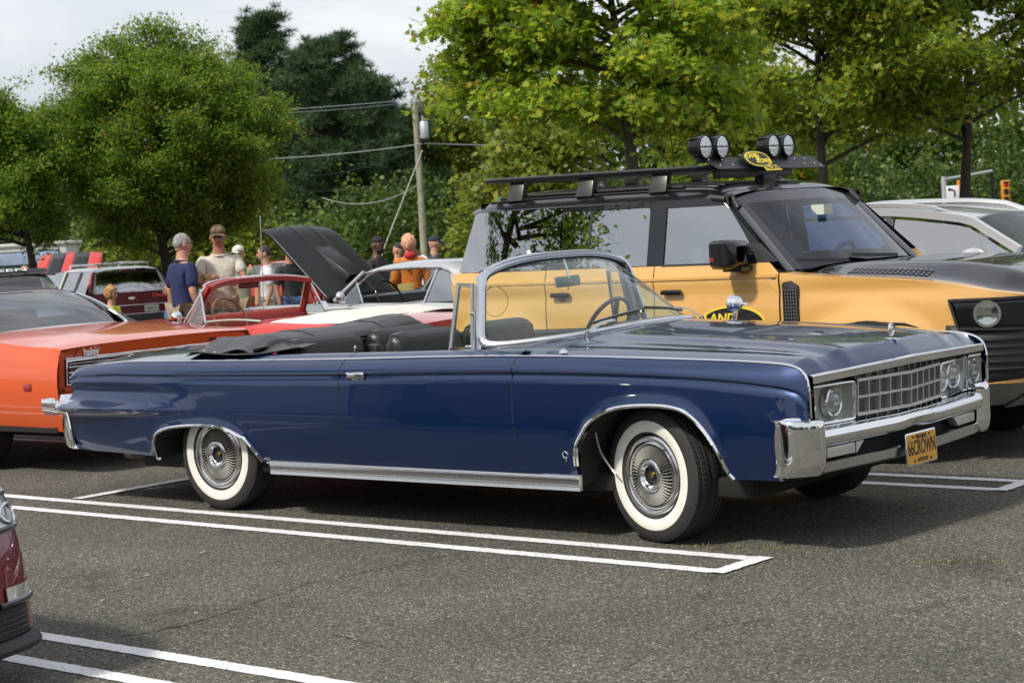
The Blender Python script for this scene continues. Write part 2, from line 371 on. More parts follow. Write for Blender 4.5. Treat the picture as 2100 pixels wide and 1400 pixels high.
# weeds by the front tyre and scattered leaf litter
def litter():
    vs, fs = [], []
    spots = [(1352,1111,9,.03),(1430,1122,8,.05),(1480,1124,9,.06),(1560,1124,6,.05),(1590,1127,5,.03),(1900,1154,8,.07),(1930,1155,6,.05),(2020,1155,6,.05),(1195,1098,4,.02)]
    for px, py, k, sp in spots:
        g = ground(px, py)
        for _ in range(k * 4):
            p = g + Vector((random.gauss(0, sp), random.gauss(0, .012), .004)); a = random.uniform(0, 6.28); h_ = random.uniform(.006, .022); L_ = random.uniform(.008, .022)
            d = Vector((math.cos(a), math.sin(a), 0)); q = Vector((-d.y, d.x, 0)) * .0025; n0 = len(vs)
            vs += [p - q, p + q, p + d * L_ + Vector((0, 0, h_))]; fs.append((n0, n0 + 1, n0 + 2))
    o = mesh('weeds', vs, fs, M_('dry_weed', (.20,.17,.035), .8, var=.5, vscale=30), None, False); tag(o, 'small yellow-green weeds in the pavement joints by the tyre', 'weeds', kind='stuff')
litter()
def fallen(px, py, ang, s=.03, c=(.26,.15,.06)):
    p = ground(px, py); d = Vector((math.cos(ang), math.sin(ang), 0)); q = Vector((-d.y, d.x, 0))
    P = [p + d * (a * s) + q * (b * s) + Vector((0, 0, .006 + h_ * s)) for a, b, h_ in ((-1,0,0),(-.3,.32,.25),(.5,.25,.2),(1,0,.1),(.5,-.22,.3),(-.3,-.3,.15))]
    return mesh('fallen_leaf', P, [(0,1,5),(1,2,4,5),(2,3,4)], M_('dead_leaf_%d' % int(c[0]*100), c, .8), None, False)
for i, a in enumerate([(277,1168,.1,.035,(.22,.10,.04)),(418,1135,.5,.03,(.42,.25,.13)),(303,1182,.3,.022,(.36,.38,.37)),(212,1233,.9,.02,(.36,.38,.37)),(402,1260,2.2,.022,(.32,.30,.2))]):
    o = fallen(*a); tag(o, ['brown curled dead leaf lying alone on the asphalt','pale orange dead leaf, farthest of the litter from the red car','small grey scrap near the brown curled leaf','grey scrap nearest the dark red car','pale tan leaf beside the long crack'][i], 'leaf', 'litter on the asphalt')
# ================================================================== the blue convertible
BLUE = M_('blue_metallic_paint', (.0002, .0180, .080), .30, .50, 1.0, .008, bump=.0016, bscale=1.9, bdetail=1)
BLUE.node_tree.nodes['Principled BSDF'].inputs['Coat IOR'].default_value = 1.5
imp = empty('convertible_car', car2w(0, 0), -CTH,
            'dark blue chrome-trimmed 1960s convertible with its top down, in the foreground', 'car')
ZT = [(-4.62,.835),(-4.60,.85),(-4.54,.876),(-4.31,.897),(-4.01,.915),(-3.23,.922),(-2.14,.934),(-1.43,.946),(-.87,.952),(-.53,.95),(.02,.940),(.445,.929),(.807,.912),(.885,.897),(.925,.875),(.948,.842),(.956,.80)]
DC = [(-4.6,.045),(-4.4,.055),(-3.75,.075),(-1,.072),(0,.07),(.4,.078),(.84,.10),(.96,.11)]
WP = [(-4.7,.925),(-4.4,.945),(-3.5,.972),(-2.5,.988),(-1.5,.994),(0,.988),(.5,.978),(.8,.965),(.96,.945)]
BT = [(-4.6,.05),(-4,.07),(-1,.075),(.5,.07),(.8,.055),(.9,.04),(.96,.022)]
zt = lambda x: ps(x, ZT)
ARF = [(-.402,.279),(-.400,.396),(-.387,.49),(-.338,.562),(-.291,.617),(-.188,.676),(-.055,.705),(.136,.711),(.26,.694),(.349,.645),(.423,.566),(.478,.466),(.509,.396),(.539,.36)]
ARR = [(-3.742,.326),(-3.741,.42),(-3.698,.473),(-3.605,.507),(-3.455,.526),(-3.308,.534),(-3.166,.534),(-3.025,.515),(-2.905,.468),(-2.841,.413),(-2.769,.33),(-2.735,.305)]
def arch_d(x, z):
    d = 9
    for A in (ARF, ARR):
        for (x0, z0), (x1, z1) in zip(A, A[1:]):
            vx, vz = x1 - x0, z1 - z0; t = max(0, min(1, ((x - x0) * vx + (z - z0) * vz) / (vx * vx + vz * vz + 1e-12)))
            d = min(d, math.hypot(x - x0 - vx * t, z - z0 - vz * t))
    return d
def Ys(x, z):
    W, d, dc, bt = ps(x, WP), zt(x) - z, ps(x, DC), ps(x, BT)
    if d < dc:
        t = max(0, d / dc); y = W - bt + (bt - .010) * (1 - (1 - t) ** 1.7)
    else:
        zc = zt(x) - dc; yc = W - .010
        if z > .60:
            t = (zc - z) / (zc - .60 + 1e-6)
            y = yc - .012 * math.exp(-((t - .07) / .07) ** 2) * min(1, t / .05) + .010 * sst(t)
        else:
            t = (.60 - z) / .34; y = W - .055 * t ** 2.0
    b = .095 * sst((-3.25 - x) / 1.25)                # tail blade
    if b > 0:
        q = z - .632
        y += b * (math.exp(-(q / .030) ** 2) if q > 0 else math.exp(-(q / .03) ** 2)) + b * .35 * sst((.650 - z) / .04) * math.exp(-((z - .60) / .2) ** 2)
        y -= b * .25 * math.exp(-((z - .73) / .035) ** 2)
    y += .010 * math.exp(-(arch_d(x, z) / .035) ** 2) if z < .8 else 0
    return y
xd0 = lambda z: pl(z, [(.34,-2.035),(.38,-2.055),(.45,-2.078),(.6,-2.092),(.77,-2.083),(.95,-2.07)])   # rear door line
xd1 = lambda z: -.800 + .0 * z
def zrows(zb, z1, x):
    dc = ps(x, DC); up = [0, .12, .3, .5, .7, .85, .95, 1.0]
    rows = [z1 - dc * u for u in up] + [z1 - dc - q for q in (.006, .013, .022, .034, .05)]
    lo = rows[-1]; f_ = min(1.0, .7 * (z1 - zb) / (z1 - lo))
    rows = [z1 - (z1 - q) * f_ for q in rows]; lo = rows[-1]
    return rows + [lerp(lo, zb, i / 34) for i in range(1, 35)]
def side_grid(xa, xb, n, zbf, xs=None, shA=None, shB=None):
    X = xs if xs else lin(xa, xb, n); out = []
    for i, x in enumerate(X):
        u = (x - X[0]) / (X[-1] - X[0]); row = []
        for z in zrows(zbf(x), zt(x), x):
            xx = x + (shA(z) - X[0]) * (1 - u) ** 3 if shA else x
            xx = xx + (shB(z) - X[-1]) * u ** 3 if shB else xx
            row.append(Vector((xx, -Ys(xx, z), z)))
        out.append(row)
    return out
def xs_arch(A, x0, x1, n0, n1, m=4):
    xs = lin(x0, A[0][0] - .002, n0)
    for (a, _), (b, _) in zip(A, A[1:]): xs += [a + (b - a) * k / m for k in range(m)]
    xs += [A[-1][0]] + lin(A[-1][0] + .004, x1, n1)
    out = []
    for x in xs:
        if not out or x > out[-1] + 1e-4: out.append(x)
    return out
G = .0028
zbF = lambda x: .345 if x < -.402 else (pl(x, ARF) if x < .539 else (.36 if x <= .79 else .652))
zbR = lambda x: pl(x, [(-4.6,.345),(-4.12,.338),(-3.76,.328)]) if x < -3.742 else (.325 if x > -2.735 else pl(x, ARR))
def tip_grid():
    out = []
    for x in lin(.79, .956, 14):
        zb = .652; out.append([Vector((x, -Ys(x, z), z)) for z in [lerp(zt(x), zb, i / 27) for i in range(28)]])
    return out
fender_g = side_grid(0, 0, 0, zbF, xs_arch(ARF, -.8 + G, .79, 12, 8) + [.7906, .81, .83, .85, .87, .885, .90, .912, .922, .931, .938, .944, .949, .953, .956])
for row in fender_g[-1:]:
    pass
panels = []
panels.append(surf('front_fender', fender_g, BLUE, imp, .006, (0, -1, 0), 30))
panels.append(surf('door', side_grid(-2.07, -.8 - G, 40, lambda x: .345, shA=lambda z: xd0(z) + G), BLUE, imp, .006, (0, -1, 0), 30))
panels.append(surf('rear_quarter', side_grid(0, 0, 0, zbR, xs_arch(ARR, -4.60, -2.07, 34, 18), shB=lambda z: xd0(z) - G), BLUE, imp, .006, (0, -1, 0), 30))
for o in list(panels): mirror_y(o)
# dark inner sides seen in the gaps, floor pan, wheel wells
for s in (-1, 1):
    surf('inner_side', [[Vector((x, s * (Ys(x, z) - .03), z)) for z in (.36, .5, .65, .8, zt(x) - .02)] for x in (-2.6, -2.07, -1.4, -.8, -.45)], DARK, imp)
def well(name, A, xc):
    g = []
    pts = [(x - (.0), z + .012) for x, z in A]
    for x, z in pts: g.append([Vector((x, -y, z)) for y in (.95, .75, .52)])
    o = surf(name, g, M_('wheel_well', (.02, .017, .014), .95, bump=.004, bscale=30, var=.5), imp); mirror_y(o)
    n = len(pts); vs = [(x, -.52, z) for x, z in pts]
    o2 = mesh(name + '_liner', vs, [tuple(range(n))], DARK, imp); mirror_y(o2)
well('wheel_well', [(-.46,.27)] + ARF + [(.55,.36)], 0); well('wheel_well', [(-3.75,.33)] + ARR + [(-2.70,.29)], 0)
box('floor_pan', (4.6, 1.62, .10), (-1.75, 0, .29), DARK, imp, .02)
box('underbody', (1.0, .8, .10), (.2, 0, .40), DARK, imp, .02)
box('frame_rail', (3.2, .12, .10), (-2.0, -.55, .235), DARK, imp, .02); box('frame_rail', (3.2, .12, .10), (-2.0, .55, .235), DARK, imp, .02)
sweep('exhaust_pipe', [(-2.2,-.35,.22),(-3.0,-.45,.24),(-4.2,-.5,.26),(-4.6,-.5,.26)], circ(.03), M_('rusty_steel', (.09,.06,.045), .7, .3, var=.5, vscale=20), imp)
box('axle', (.12, 1.4, .12), (-3.277, 0, .33), DARK, imp, .03)

for pth_ in ([Vector((xd0(z), -Ys(xd0(z), z) + .0035, z)) for z in lin(.35, zt(-2.07) - .004, 24)], [Vector((-.8, -Ys(-.8, z) + .0035, z)) for z in lin(.35, zt(-.8) - .004, 24)]):
    o = tube('door_gap', [p + Vector((0, -.0015, 0)) for p in pth_], .0042, M_('black_gap', (.006,.006,.006), .8), imp, 6); mirror_y(o)
# ---- tops: fenders, hood, nose, deck, door caps
def edge(x): return ps(x, WP) - ps(x, BT)
YG = .715
def ftop(x, t):                           # t 0 at chrome edge, 1 at hood gap
    e = edge(x); k = ps(x, [(-.9,1.0),(0,.85),(.6,.7),(.9,.62)])
    y = lerp(e, YG, t); z = zt(x) + .034 * k * sst(t * 1.05) - .004 * math.sin(math.pi * min(1, t * 2))
    return Vector((x, -y, z))
def ridge_x(y): return .905 - .065 * (abs(y) / .9) ** 1.1
xs_ = lin(-.8, .84, 34)
surf_f = surf('fender_top', [[ftop(x, t) for t in lin(0, .993, 9)] for x in xs_], BLUE, imp, .004, (0, 0, 1), 30); mirror_y(surf_f)
def zedge(x): return zt(x) + .034 * ps(x, [(-.9,1.0),(0,.85),(.6,.7),(.9,.62)])
def hoodz(x, y):
    ze = zedge(x); zc = ps(x, [(-.9,1.078),(-.5,1.062),(.2,1.018),(.7,.976),(.91,.952)])
    q = abs(y) / YG
    z = ze + (zc - ze) * (1 - q ** 2.4)
    z += .010 * math.exp(-((abs(y) - .50) / .05) ** 2) * sst((x + .5) / .6) - .006 * math.exp(-((abs(y) - .60) / .05) ** 2)
    z -= .012 * sst((x - .72) / .2) * q ** 4
    return z
hg = []
for i in range(44):
    u = i / 43; row = []
    for y in lin(-YG + .004, YG - .004, 45):
        x0 = -.52 - .10 * (abs(y) / .7) ** 3; x = lerp(x0, ridge_x(y), u)
        row.append(Vector((x, y, hoodz(x, y) + .003)))
    hg.append(row)
surf('hood', hg, BLUE, imp, .006, (0, 0, 1), 30)
def bar(y):                               # top edge of the chrome lip above the grille
    q = abs(y) / .9; return Vector((1.0 - .072 * q ** 1.15, y, .868 - .020 * q))
ng = []
for y in lin(-.90, .90, 73):
    row = []; xr = ridge_x(y); yy = abs(y)
    zr = hoodz(xr, y) + .003 if yy < YG else ftop(min(.84, xr), (edge(.84) - yy) / (edge(.84) - YG)).z + .002
    b = bar(y)
    for t in lin(0, 1, 11):
        x = lerp(xr, b.x, 1 - (1 - t) ** 1.15); z = lerp(zr, b.z, t ** 1.25)
        row.append(Vector((x, y, z)))
    ng.append(row)
surf('nose_panel', ng, BLUE, imp, .004, (1, 0, 1), 30)
# cowl and base around the windscreen
def wsb(s):                               # windscreen bottom curve, s -1..1
    a = abs(s); return Vector((-.575 - .60 * a ** 4.2, .755 * s if a < .0 else .755 * (1 - (1 - a) ** 1.35) * (1 if s > 0 else -1) if False else .755 * s, 1.066 - .078 * a ** 2.2))
def wst(s):
    a = abs(s); return Vector((-1.20 - .03 * a ** 2, .655 * s, 1.437 - .075 * a ** 3))
cg = []
for i in range(61):
    s = -1 + 2 * i / 60; b = wsb(s); row = []
    y = b.y; xf = -.52 - .10 * (abs(y) / .7) ** 3
    p1 = Vector((max(xf + .004, b.x + .03), y, hoodz(xf, min(abs(y), .71)) + .0))
    if abs(y) > YG: p1 = ftop(-.62, max(0, (edge(-.62) - abs(y)) / (edge(-.62) - YG))); p1.y = y
    for t in lin(0, 1, 5): row.append(b.lerp(p1, t) - Vector((0, 0, .012 * math.sin(math.pi * t))))
    cg.append(row)
surf('cowl_panel', cg, BLUE, imp, .004, (0, 0, 1))
def cap_top(xa, xb, n, yi): 
    return [[Vector((x, -lerp(edge(x), yi, t), zt(x) + .030 * sst(t * 1.4) - .0 * t)) for t in lin(0, 1, 7)] for x in lin(xa, xb, n)]
for xa, xb in ((-2.07 + G, -.8 - G), (-2.9, -2.07 - G)):
    o = surf('door_cap' if xb > -1 else 'quarter_cap', cap_top(xa, xb, 24, .80), BLUE, imp, .004, (0, 0, 1)); mirror_y(o)
o = surf('cowl_side', [[Vector((x, -lerp(edge(x), .70, t), zt(x) + .034 * sst(t * 1.05))) for t in lin(0, 1, 7)] for x in lin(-1.2, -.8 - .0, 8)], BLUE, imp, .004, (0, 0, 1)); 
o.location.z = .0015; mirror_y(o)
def deckz(x, y):
    e = edge(x); zc = ps(x, [(-4.62,.90),(-4.5,.935),(-4.2,.962),(-3.4,.990),(-2.85,.995)])
    return zt(x) + (zc - zt(x)) * (1 - (abs(y) / e) ** 2.6)
surf('rear_deck', [[Vector((x, lerp(-edge(x), edge(x), t), deckz(x, lerp(-edge(x), edge(x), t)))) for t in lin(0, 1, 41)] for x in lin(-4.60, -2.88, 36)], BLUE, imp, .005, (0, 0, 1), 30)
tg = []
for t in lin(0, 1, 31):
    y = lerp(-edge(-4.6), edge(-4.6), t); z1 = deckz(-4.6, y)
    tg.append([Vector((-4.60 - .05 * math.sin(math.pi * k * .9), y * 1.0, lerp(z1, .36, k))) for k in lin(0, 1, 9)])
surf('tail_panel', tg, BLUE, imp, .005, (-1, 0, 0))
box('tail_lamp', (.03, 1.5, .10), (-4.67, 0, .72), M_('red_lens', (.35, .01, .01), .15), imp, .02)

# ---- chrome trims
def side_path(xs, f, out=.0): return [Vector((x, -Ys(x, f(x)) - out, f(x))) for x in xs]
tp = [(-4.60, None)]
pth = [Vector((x, -edge(x), zt(x) + .001)) for x in lin(-4.3, .80, 60)] + [Vector((x, -edge(x), zt(x) + .001)) for x in (.84,.87,.89,.905,.92,.932,.941,.948,.953,.956)]
pth += [Vector((.9575, -edge(.956) , z)) for z in (.78,.74,.70,.66)]
sweep('belt_moulding', pth, [(-.006,-.005),(-.004,.005),(.004,.006),(.007,.002),(.007,-.003),(.003,-.006)], CHROME, imp, up=(0, -.4, 1))
sweep('belt_moulding', [Vector((p.x, -p.y, p.z)) for p in pth], [(-.006,-.005),(-.004,.005),(.004,.006),(.007,.002),(.007,-.003),(.003,-.006)], CHROME, imp, up=(0, .4, 1))
def arch_trim(A, ext0, ext1):
    P = spline([(x, 0, z) for x, z in ext0 + A + ext1], 4); P = [Vector((p.x, -Ys(p.x, max(p.z, .30)) - .001, p.z)) for p in P]
    o = sweep('wheel_arch_moulding', P, [(-.010,-.013),(.006,-.013),(.010,-.004),(.006,.006),(-.010,.006)], CHROME, imp, up=(0, -1, 0)); mirror_y(o)
arch_trim(ARF[1:], [], []); arch_trim(ARR[:-1], [(-3.715,.318)], [])
for s in (-1, 1):                          # rocker mouldings with ribs
    rp = []
    for x in lin(-2.70, -.40, 30): rp.append(Vector((x, s * .962, .305)))
    sweep('rocker_moulding', rp, [(-.02,.042),(.004,.042),(.010,.034),(.006,.022),(.010,.012),(.011,-.020),(.004,-.036),(-.02,-.040)] if s < 0 else [(-.02,-.042),(.004,-.042),(.010,-.034),(.006,-.022),(.010,-.012),(.011,.020),(.004,.036),(-.02,.040)], CHROMEW, imp, up=(0, s, 0))
    tube('rocker_trim', [Vector((x, s * .972, .331)) for x in lin(-2.72, -.40, 20)], .006, CHROME, imp)
    hexa('rocker_end', [(-2.80,s*.955,.335),(-2.70,s*.955,.335),(-2.70,s*.90,.335),(-2.80,s*.9,.335),(-2.74,s*.965,.36),(-2.70,s*.968,.36),(-2.7,s*.9,.36),(-2.74,s*.9,.36)], CHROMEW, imp)
# door handle (near and far)
for s in (-1, 1):
    h = empty('door_handle', (-1.935, s * Ys(-1.935, .845), .845)); h.parent = imp
    box('grip', (.135, .022, .034), (0, s * .016, .008), CHROME, h, .008); 
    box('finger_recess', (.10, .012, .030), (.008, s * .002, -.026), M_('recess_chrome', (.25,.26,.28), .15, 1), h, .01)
    lathe('lock', [(0,.006),(.007,.006),(.008,.0),(.008,-.01)], CHROME, h, 12, loc=(-.05, s * .027, .008), rot=(0, 0, 0 if s < 0 else math.pi))
# little pentagon badge on fender, lamp washer knob
bp_ = [Vector((-.47 + .018 * math.sin(a), -Ys(-.47, .46) - .002, .452 + .018 * math.cos(a))) for a in [i * 2 * math.pi / 5 for i in range(5)]]
sweep('badge', bp_, circ(.003, 6), CHROME, imp, up=(0, -1, 0), closed=True)
tube('badge', [(-.47, -Ys(-.47, .42) - .002, .432), (-.47, -Ys(-.47, .42) - .002, .415)], .004, CHROME, imp)
lathe('radio_aerial_cap', [(0,.014),(.010,.013),(.013,.006),(.022,.003),(.024,0),(.024,-.01)], CHROME, imp, 20, loc=(-.55, -.85, .972), rot=(R(-90), 0, 0))

# ---- grille, lamps
def gp(y, z, off=0.0):                     # grille face, a shallow V with its prow at the middle
    return Vector((.985 - .13 * abs(y) / .9 - .05 * (.82 - z) + off, y, z))
lip = [bar(y) for y in lin(-.885, .885, 41)]
sweep('hood_lip_moulding', lip, [(.004,.030),(.012,.012),(.010,-.008),(-.026,-.014),(-.034,.0),(-.030,.03)][::-1], CHROME, imp, up=(0, 0, 1))
surf('grille_backing', [[gp(y, z, -.09) for z in (.57, .7, .84)] for y in lin(-.9, .9, 21)], M_('grille_dark', (.012,.012,.013), .6), imp)
surf('grille_shelf', [[gp(y, .575, k) for k in (-.10, .01)] for y in lin(-.88, .88, 21)], CHROMEW, imp, .004, (0, 0, 1))
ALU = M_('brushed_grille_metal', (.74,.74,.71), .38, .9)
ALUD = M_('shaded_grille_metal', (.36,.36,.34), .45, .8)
GY = .43
def gbar(name, pts, a, b, m_=ALU): return sweep(name, pts, [(-a,-b),(-a,b),(a,b),(a,-b)], m_, imp, up=(1, 0, 0), angle=20)
for z, hgt in ((.790,.0075),(.706,.0055),(.622,.0075)): gbar('grille_bar', [gp(y, z, .004) for y in lin(-GY, GY, 15)], .010, hgt)
for k in range(-5, 6):
    y = GY * k / 5.0
    gbar('grille_upright', [gp(y, .622, .002), gp(y, .790, .002)], .014, .0042)
for k in range(-5, 6):
    y = GY * k / 5.0
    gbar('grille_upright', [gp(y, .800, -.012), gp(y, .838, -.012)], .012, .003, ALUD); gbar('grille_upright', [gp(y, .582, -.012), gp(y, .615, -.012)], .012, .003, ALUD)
sv, sf = [], []
for z in [.630 + i * .0118 for i in range(14)] + [.803, .813, .823, .833, .588, .600]:
    for ha, hb in ((-GY, 0), (0, GY)):
        k = len(sv)
        for y in (ha, hb):
            o_ = -.006 if .62 < z < .80 else -.016
            for dz, dx in ((-.0022, o_), (.0022, o_), (.0022, o_ - .014), (-.0022, o_ - .014)): sv.append(gp(y, z + dz, dx))
        for j in range(4): sf.append((k + j, k + (j + 1) % 4, k + 4 + (j + 1) % 4, k + 4 + j))
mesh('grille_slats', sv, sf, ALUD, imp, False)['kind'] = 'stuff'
LENS = GLASS('lamp_cover_glass', (.93, .95, .95), 1.5, boost=1.6)
BULB = GLASS('headlamp_glass', (.80, .82, .80), 1.6, boost=2.0)
for s in (-1, 1):
    hl = empty('headlight', (0, 0, 0)); hl.parent = imp; ya, yb = .445, .865
    yz = [(ya+.02,.607),(yb-.0,.607),(yb,.62),(yb,.775),(yb-.01,.788),(ya+.035,.788),(ya+.012,.782),(ya,.765),(ya,.63),(ya+.006,.613)]
    loop = [gp(s * a, b, .006) for a, b in yz]
    sweep('bezel', loop, [(-.010,-.006),(-.010,.006),(.008,.006),(.010,0),(.008,-.006)], CHROME, hl, up=(1, 0, 0), closed=True)
    surf('cover_glass', [[gp(s * y, z, .003) for z in lin(.612, .784, 5)] for y in lin(ya + .004, yb - .002, 9)], LENS, hl)
    surf('housing', [[gp(s * y, z, -.060) for z in lin(.60, .79, 5)] for y in lin(ya, yb, 9)], M_('lamp_housing', (.74,.74,.68), .4, .0), hl)
    LH = M_('lamp_housing', (.74,.74,.68), .4, .0)
    for yy in (ya + .004, yb - .004): surf('housing_wall', [[gp(s * yy, z, k) for z in (.607, .788)] for k in (-.06, .0)], LH, hl)
    for zz in (.609, .786): surf('housing_wall', [[gp(s * y, zz, k) for k in (-.06, .0)] for y in lin(ya, yb, 6)], LH, hl)
    for yy in (.555, .755):
        c = gp(s * yy, .698, -.038); l = empty('lamp', c, R(-90)); l.parent = hl; l.rotation_euler = (0, 0, R(90))
        lathe('rim', [(.060,.012),(.068,.016),(.076,.012),(.078,-.02)], CHROME, l, 32)
        lathe('reflector', [(.0,-.040),(.03,-.032),(.05,-.012),(.061,.010)], CHROME, l, 32)
        lathe('lens', [(0,.032),(.02,.030),(.04,.024),(.055,.014),(.061,.009)], BULB, l, 32)
        ribs_v, ribs_f = [], []
        for k in range(-5, 6):
            x0 = k * .010; hh = math.sqrt(max(0, .056 ** 2 - x0 ** 2)); n0 = len(ribs_v)
            for zz in (-hh, 0, hh):
                dep = .033 - .024 * (x0 * x0 + zz * zz) / .056 ** 2
                ribs_v += [(x0 - .0012, -dep, zz), (x0 + .0012, -dep, zz)]
            ribs_f += [(n0, n0 + 1, n0 + 3, n0 + 2), (n0 + 2, n0 + 3, n0 + 5, n0 + 4)]
        mesh('lens_ribs', ribs_v, ribs_f, M_('lens_rib', (.75,.76,.75), .2), l, False)
    # fender inner chrome return beside the lamp
    surf('lamp_side_trim', [[Vector((x, s * .872, z)) for z in (.60, .845)] for x in (.80, .95)], CHROME, imp, .003)

# ---- front bumper
def bx(y): return 1.045 - .085 * (abs(y) / .9) ** 1.3
def bzc(y): return .545 + .0 * abs(y)
bsec = [(-.09,.050),(-.03,.050),(-.006,.042),(.004,.020),(.004,-.012),(-.012,-.034),(-.03,-.040),(-.09,-.040)]   # (x, z)
def bump_rows(ys, sec, z0, k=1): return [[Vector((bx(y) + a - (0.02 * math.exp(-(y / .12) ** 2) if b < 0 else 0), y, z0 + b + .004 * math.exp(-(y / .1) ** 2))) for a, b in sec] for y in ys]
surf('front_bumper', bump_rows(lin(-.84, .84, 61), bsec, .548), CHROME, imp, 0, (1, 0, .3), 40)
lsec = [(-.11,-.0),(-.035,.0),(-.026,-.006),(-.030,-.05),(-.05,-.062),(-.12,-.062)]
surf('bumper_lower_bar', bump_rows(lin(-.82, .82, 61), lsec, .438), CHROMEW, imp, 0, (1, 0, .3), 40)
surf('bumper_slot', [[Vector((bx(y) - .10, y, z)) for z in (.40, .54)] for y in lin(-.84, .84, 21)], DARK, imp)
for s in (-1, 1):
    # corner guard: chamfered block wrapping the fender end
    plan = [(.80, .982), (.85, .998), (.91, .985), (.965, .92), (.988, .875), (.980, .835), (.94, .815)]
    zs = [(.385,.96,-.035),(.40,.985,-.02),(.44,1.0,-.005),(.52,1.0,0),(.60,1.0,0),(.636,.992,-.004),(.650,.972,-.02),(.655,.94,-.05)]
    zk, zd = [(z, k) for z, k, d in zs], [(z, d) for z, k, d in zs]; zs = [(z, ps(z, zk), ps(z, zd)) for z in lin(.385, .60, 14) + lin(.608, .655, 12)]
    g = []
    for z, k, dx in zs:
        cx, cy = .90, .88
        g.append([Vector((cx + (x - cx) * (1 if z < .63 else k) + dx * .8, s * (cy + (y - cy) * k), z)) for x, y in plan])
    gd = surf('bumper_end', [[Vector(p) for p in spline(r_, 8)] for r_ in g], CHROME, imp, 0, (.6, s, 0), 60)
    bm = bmesh.new(); bm.from_mesh(gd.data); bmesh.ops.holes_fill(bm, edges=[e for e in bm.edges if e.is_boundary]); bm.to_mesh(gd.data); bm.free(); finish(gd.data, True, 60)
    # chrome bead between fender and guard
    P = [Vector((.955, s * .925, .652)), Vector((.88, s * .955, .656)), Vector((.835, s * .972, .648)), Vector((.808, s * .975, .615)), Vector((.797, s * .972, .55)), Vector((.795, s * .965, .46)), Vector((.80, s * .95, .365))]
    sweep('guard_moulding', spline(P, 5), [(-.02,-.010),(.006,-.010),(.009,0),(.006,.008),(-.02,.008)], CHROME, imp, up=(0, s, 0))
    surf('guard_gap', [[Vector((x, s * y, z)) for z in (.37, .64)] for x, y in ((.80,.955),(.84,.968),(.90,.93))], M_('black_gap', (.006,.006,.006), .8), imp)
    # parking lamp in the slot
    c8 = [(bx(.70)-.09, s*.77, .452), (bx(.70)-.035, s*.77, .452), (bx(.5)-.035, s*.545, .452), (bx(.5)-.09, s*.545, .452)]
    hexa('parking_lamp', c8 + [(a, b, .504) for a, b, c in c8], M_('parking_lens', (.55,.53,.48), .2, 0, 1), imp, .004)
    slab('lamp_wedge', [(bx(.52)-.03, s*.54, .45), (bx(.48)-.03, s*.47, .505), (bx(.52)-.03, s*.54, .505)], (1, 0, 0), .05, ALU, imp)
# licence plate
pm = basis((1.035, 0, .410), (0, 1, 0), (-.05, 0, 1))
plate = empty('licence_plate', (0, 0, 0)); plate.parent = imp
def plate_rect(w_, h_, r_, dz, ns=4):
    P = []
    for cx, cy, a0 in ((w_/2-r_, h_/2-r_, 0), (-w_/2+r_, h_/2-r_, 90), (-w_/2+r_, -h_/2+r_, 180), (w_/2-r_, -h_/2+r_, 270)):
        for k in range(ns + 1): P.append(pm @ Vector((cx + r_ * math.cos(R(a0 + 90 * k / ns)), cy + r_ * math.sin(R(a0 + 90 * k / ns)), dz)))
    return P
slab('plate_frame', plate_rect(.318, .166, .014, 0), (1, 0, .05), .004, CHROME, plate, .001)
slab('plate_sheet', plate_rect(.302, .150, .012, .0015), (1, 0, .05), .003, M_('plate_yellow', (.72, .36, .035), .4), plate)
PT = M_('plate_print', (.015, .012, .02), .5)
textmesh('plate_number', '66CROWN', .105, PT, plate, pm @ Matrix.Translation((0, .002, .0025)), .0005, sx=.56, off=.0012)
textmesh('plate_state', 'VIRGINIA', .030, PT, plate, pm @ Matrix.Translation((0, .056, .0025)), .0005, sx=.95, off=.0006)
textmesh('plate_word', 'ANTIQUE', .026, PT, plate, pm @ Matrix.Translation((0, -.058, .0025)), .0005, sx=1.0, off=.0006)
for sx_ in (-.085, .085):
    for sy_ in (-.061, .061): lathe('plate_bolt', [(0,.005),(.005,.005),(.007,.002),(.007,-.002)], PT if sy_ < 0 else BLACKP, plate, 10, loc=pm @ Vector((sx_, sy_, .001)), rot=(0, 0, R(90)))

# ---- rear bumper ends and tail
for s in (-1, 1):
    bl = [[Vector((x, s * (.945 + a), .622 + b)) for a, b in [(c * k, d * k) for c, d in ((.055,0),(.045,.032),(0,.052),(-.05,.045),(-.06,0),(-.05,-.045),(0,-.052),(.045,-.030))]] for x, k in ((-4.565,1.0),(-4.59,1.0),(-4.62,.97),(-4.65,.91),(-4.68,.80),(-4.705,.64),(-4.722,.45),(-4.732,.24),(-4.735,.02))]
    surf('bumper_bullet', bl, CHROME, imp, 0, None, 60, cv=True)
    sweep('bullet_trim', [Vector((-4.50, s*.90, .662)), Vector((-4.545, s*.955, .664)), Vector((-4.565, s*.99, .655)), Vector((-4.572, s*1.0, .625)), Vector((-4.575, s*.975, .57)), Vector((-4.58, s*.955, .46)), Vector((-4.575, s*.945, .35))], [(-.012,-.008),(.004,-.008),(.007,0),(.004,.008),(-.012,.008)], CHROME, imp, up=(0, s, 0))
    vg = [[Vector((x + dx, s * y, z)) for x, y in ((-4.58,.945),(-4.63,.952),(-4.69,.935),(-4.74,.87),(-4.76,.75))] for z, dx in ((.60,.0),(.5,-.004),(.42,.006),(.375,.02),(.355,.05))]
    surf('rear_bumper_end', vg, CHROME, imp, .004, (-.3, s, 0), 40)
    surf('rear_gap', [[Vector((x, s * .935, z)) for z in (.36, .66)] for x in (-4.57, -4.66)], M_('black_gap', (.006,.006,.006), .8), imp)
surf('rear_bumper', [[Vector((-4.78 + a, y, .60 + b)) for a, b in ((.1,.03),(-.02,.03),(-.04,0),(-.03,-.1),(0,-.22),(.1,-.24))] for y in lin(-.80, .80, 15)], CHROME, imp, 0, (-1, 0, 0), 40)

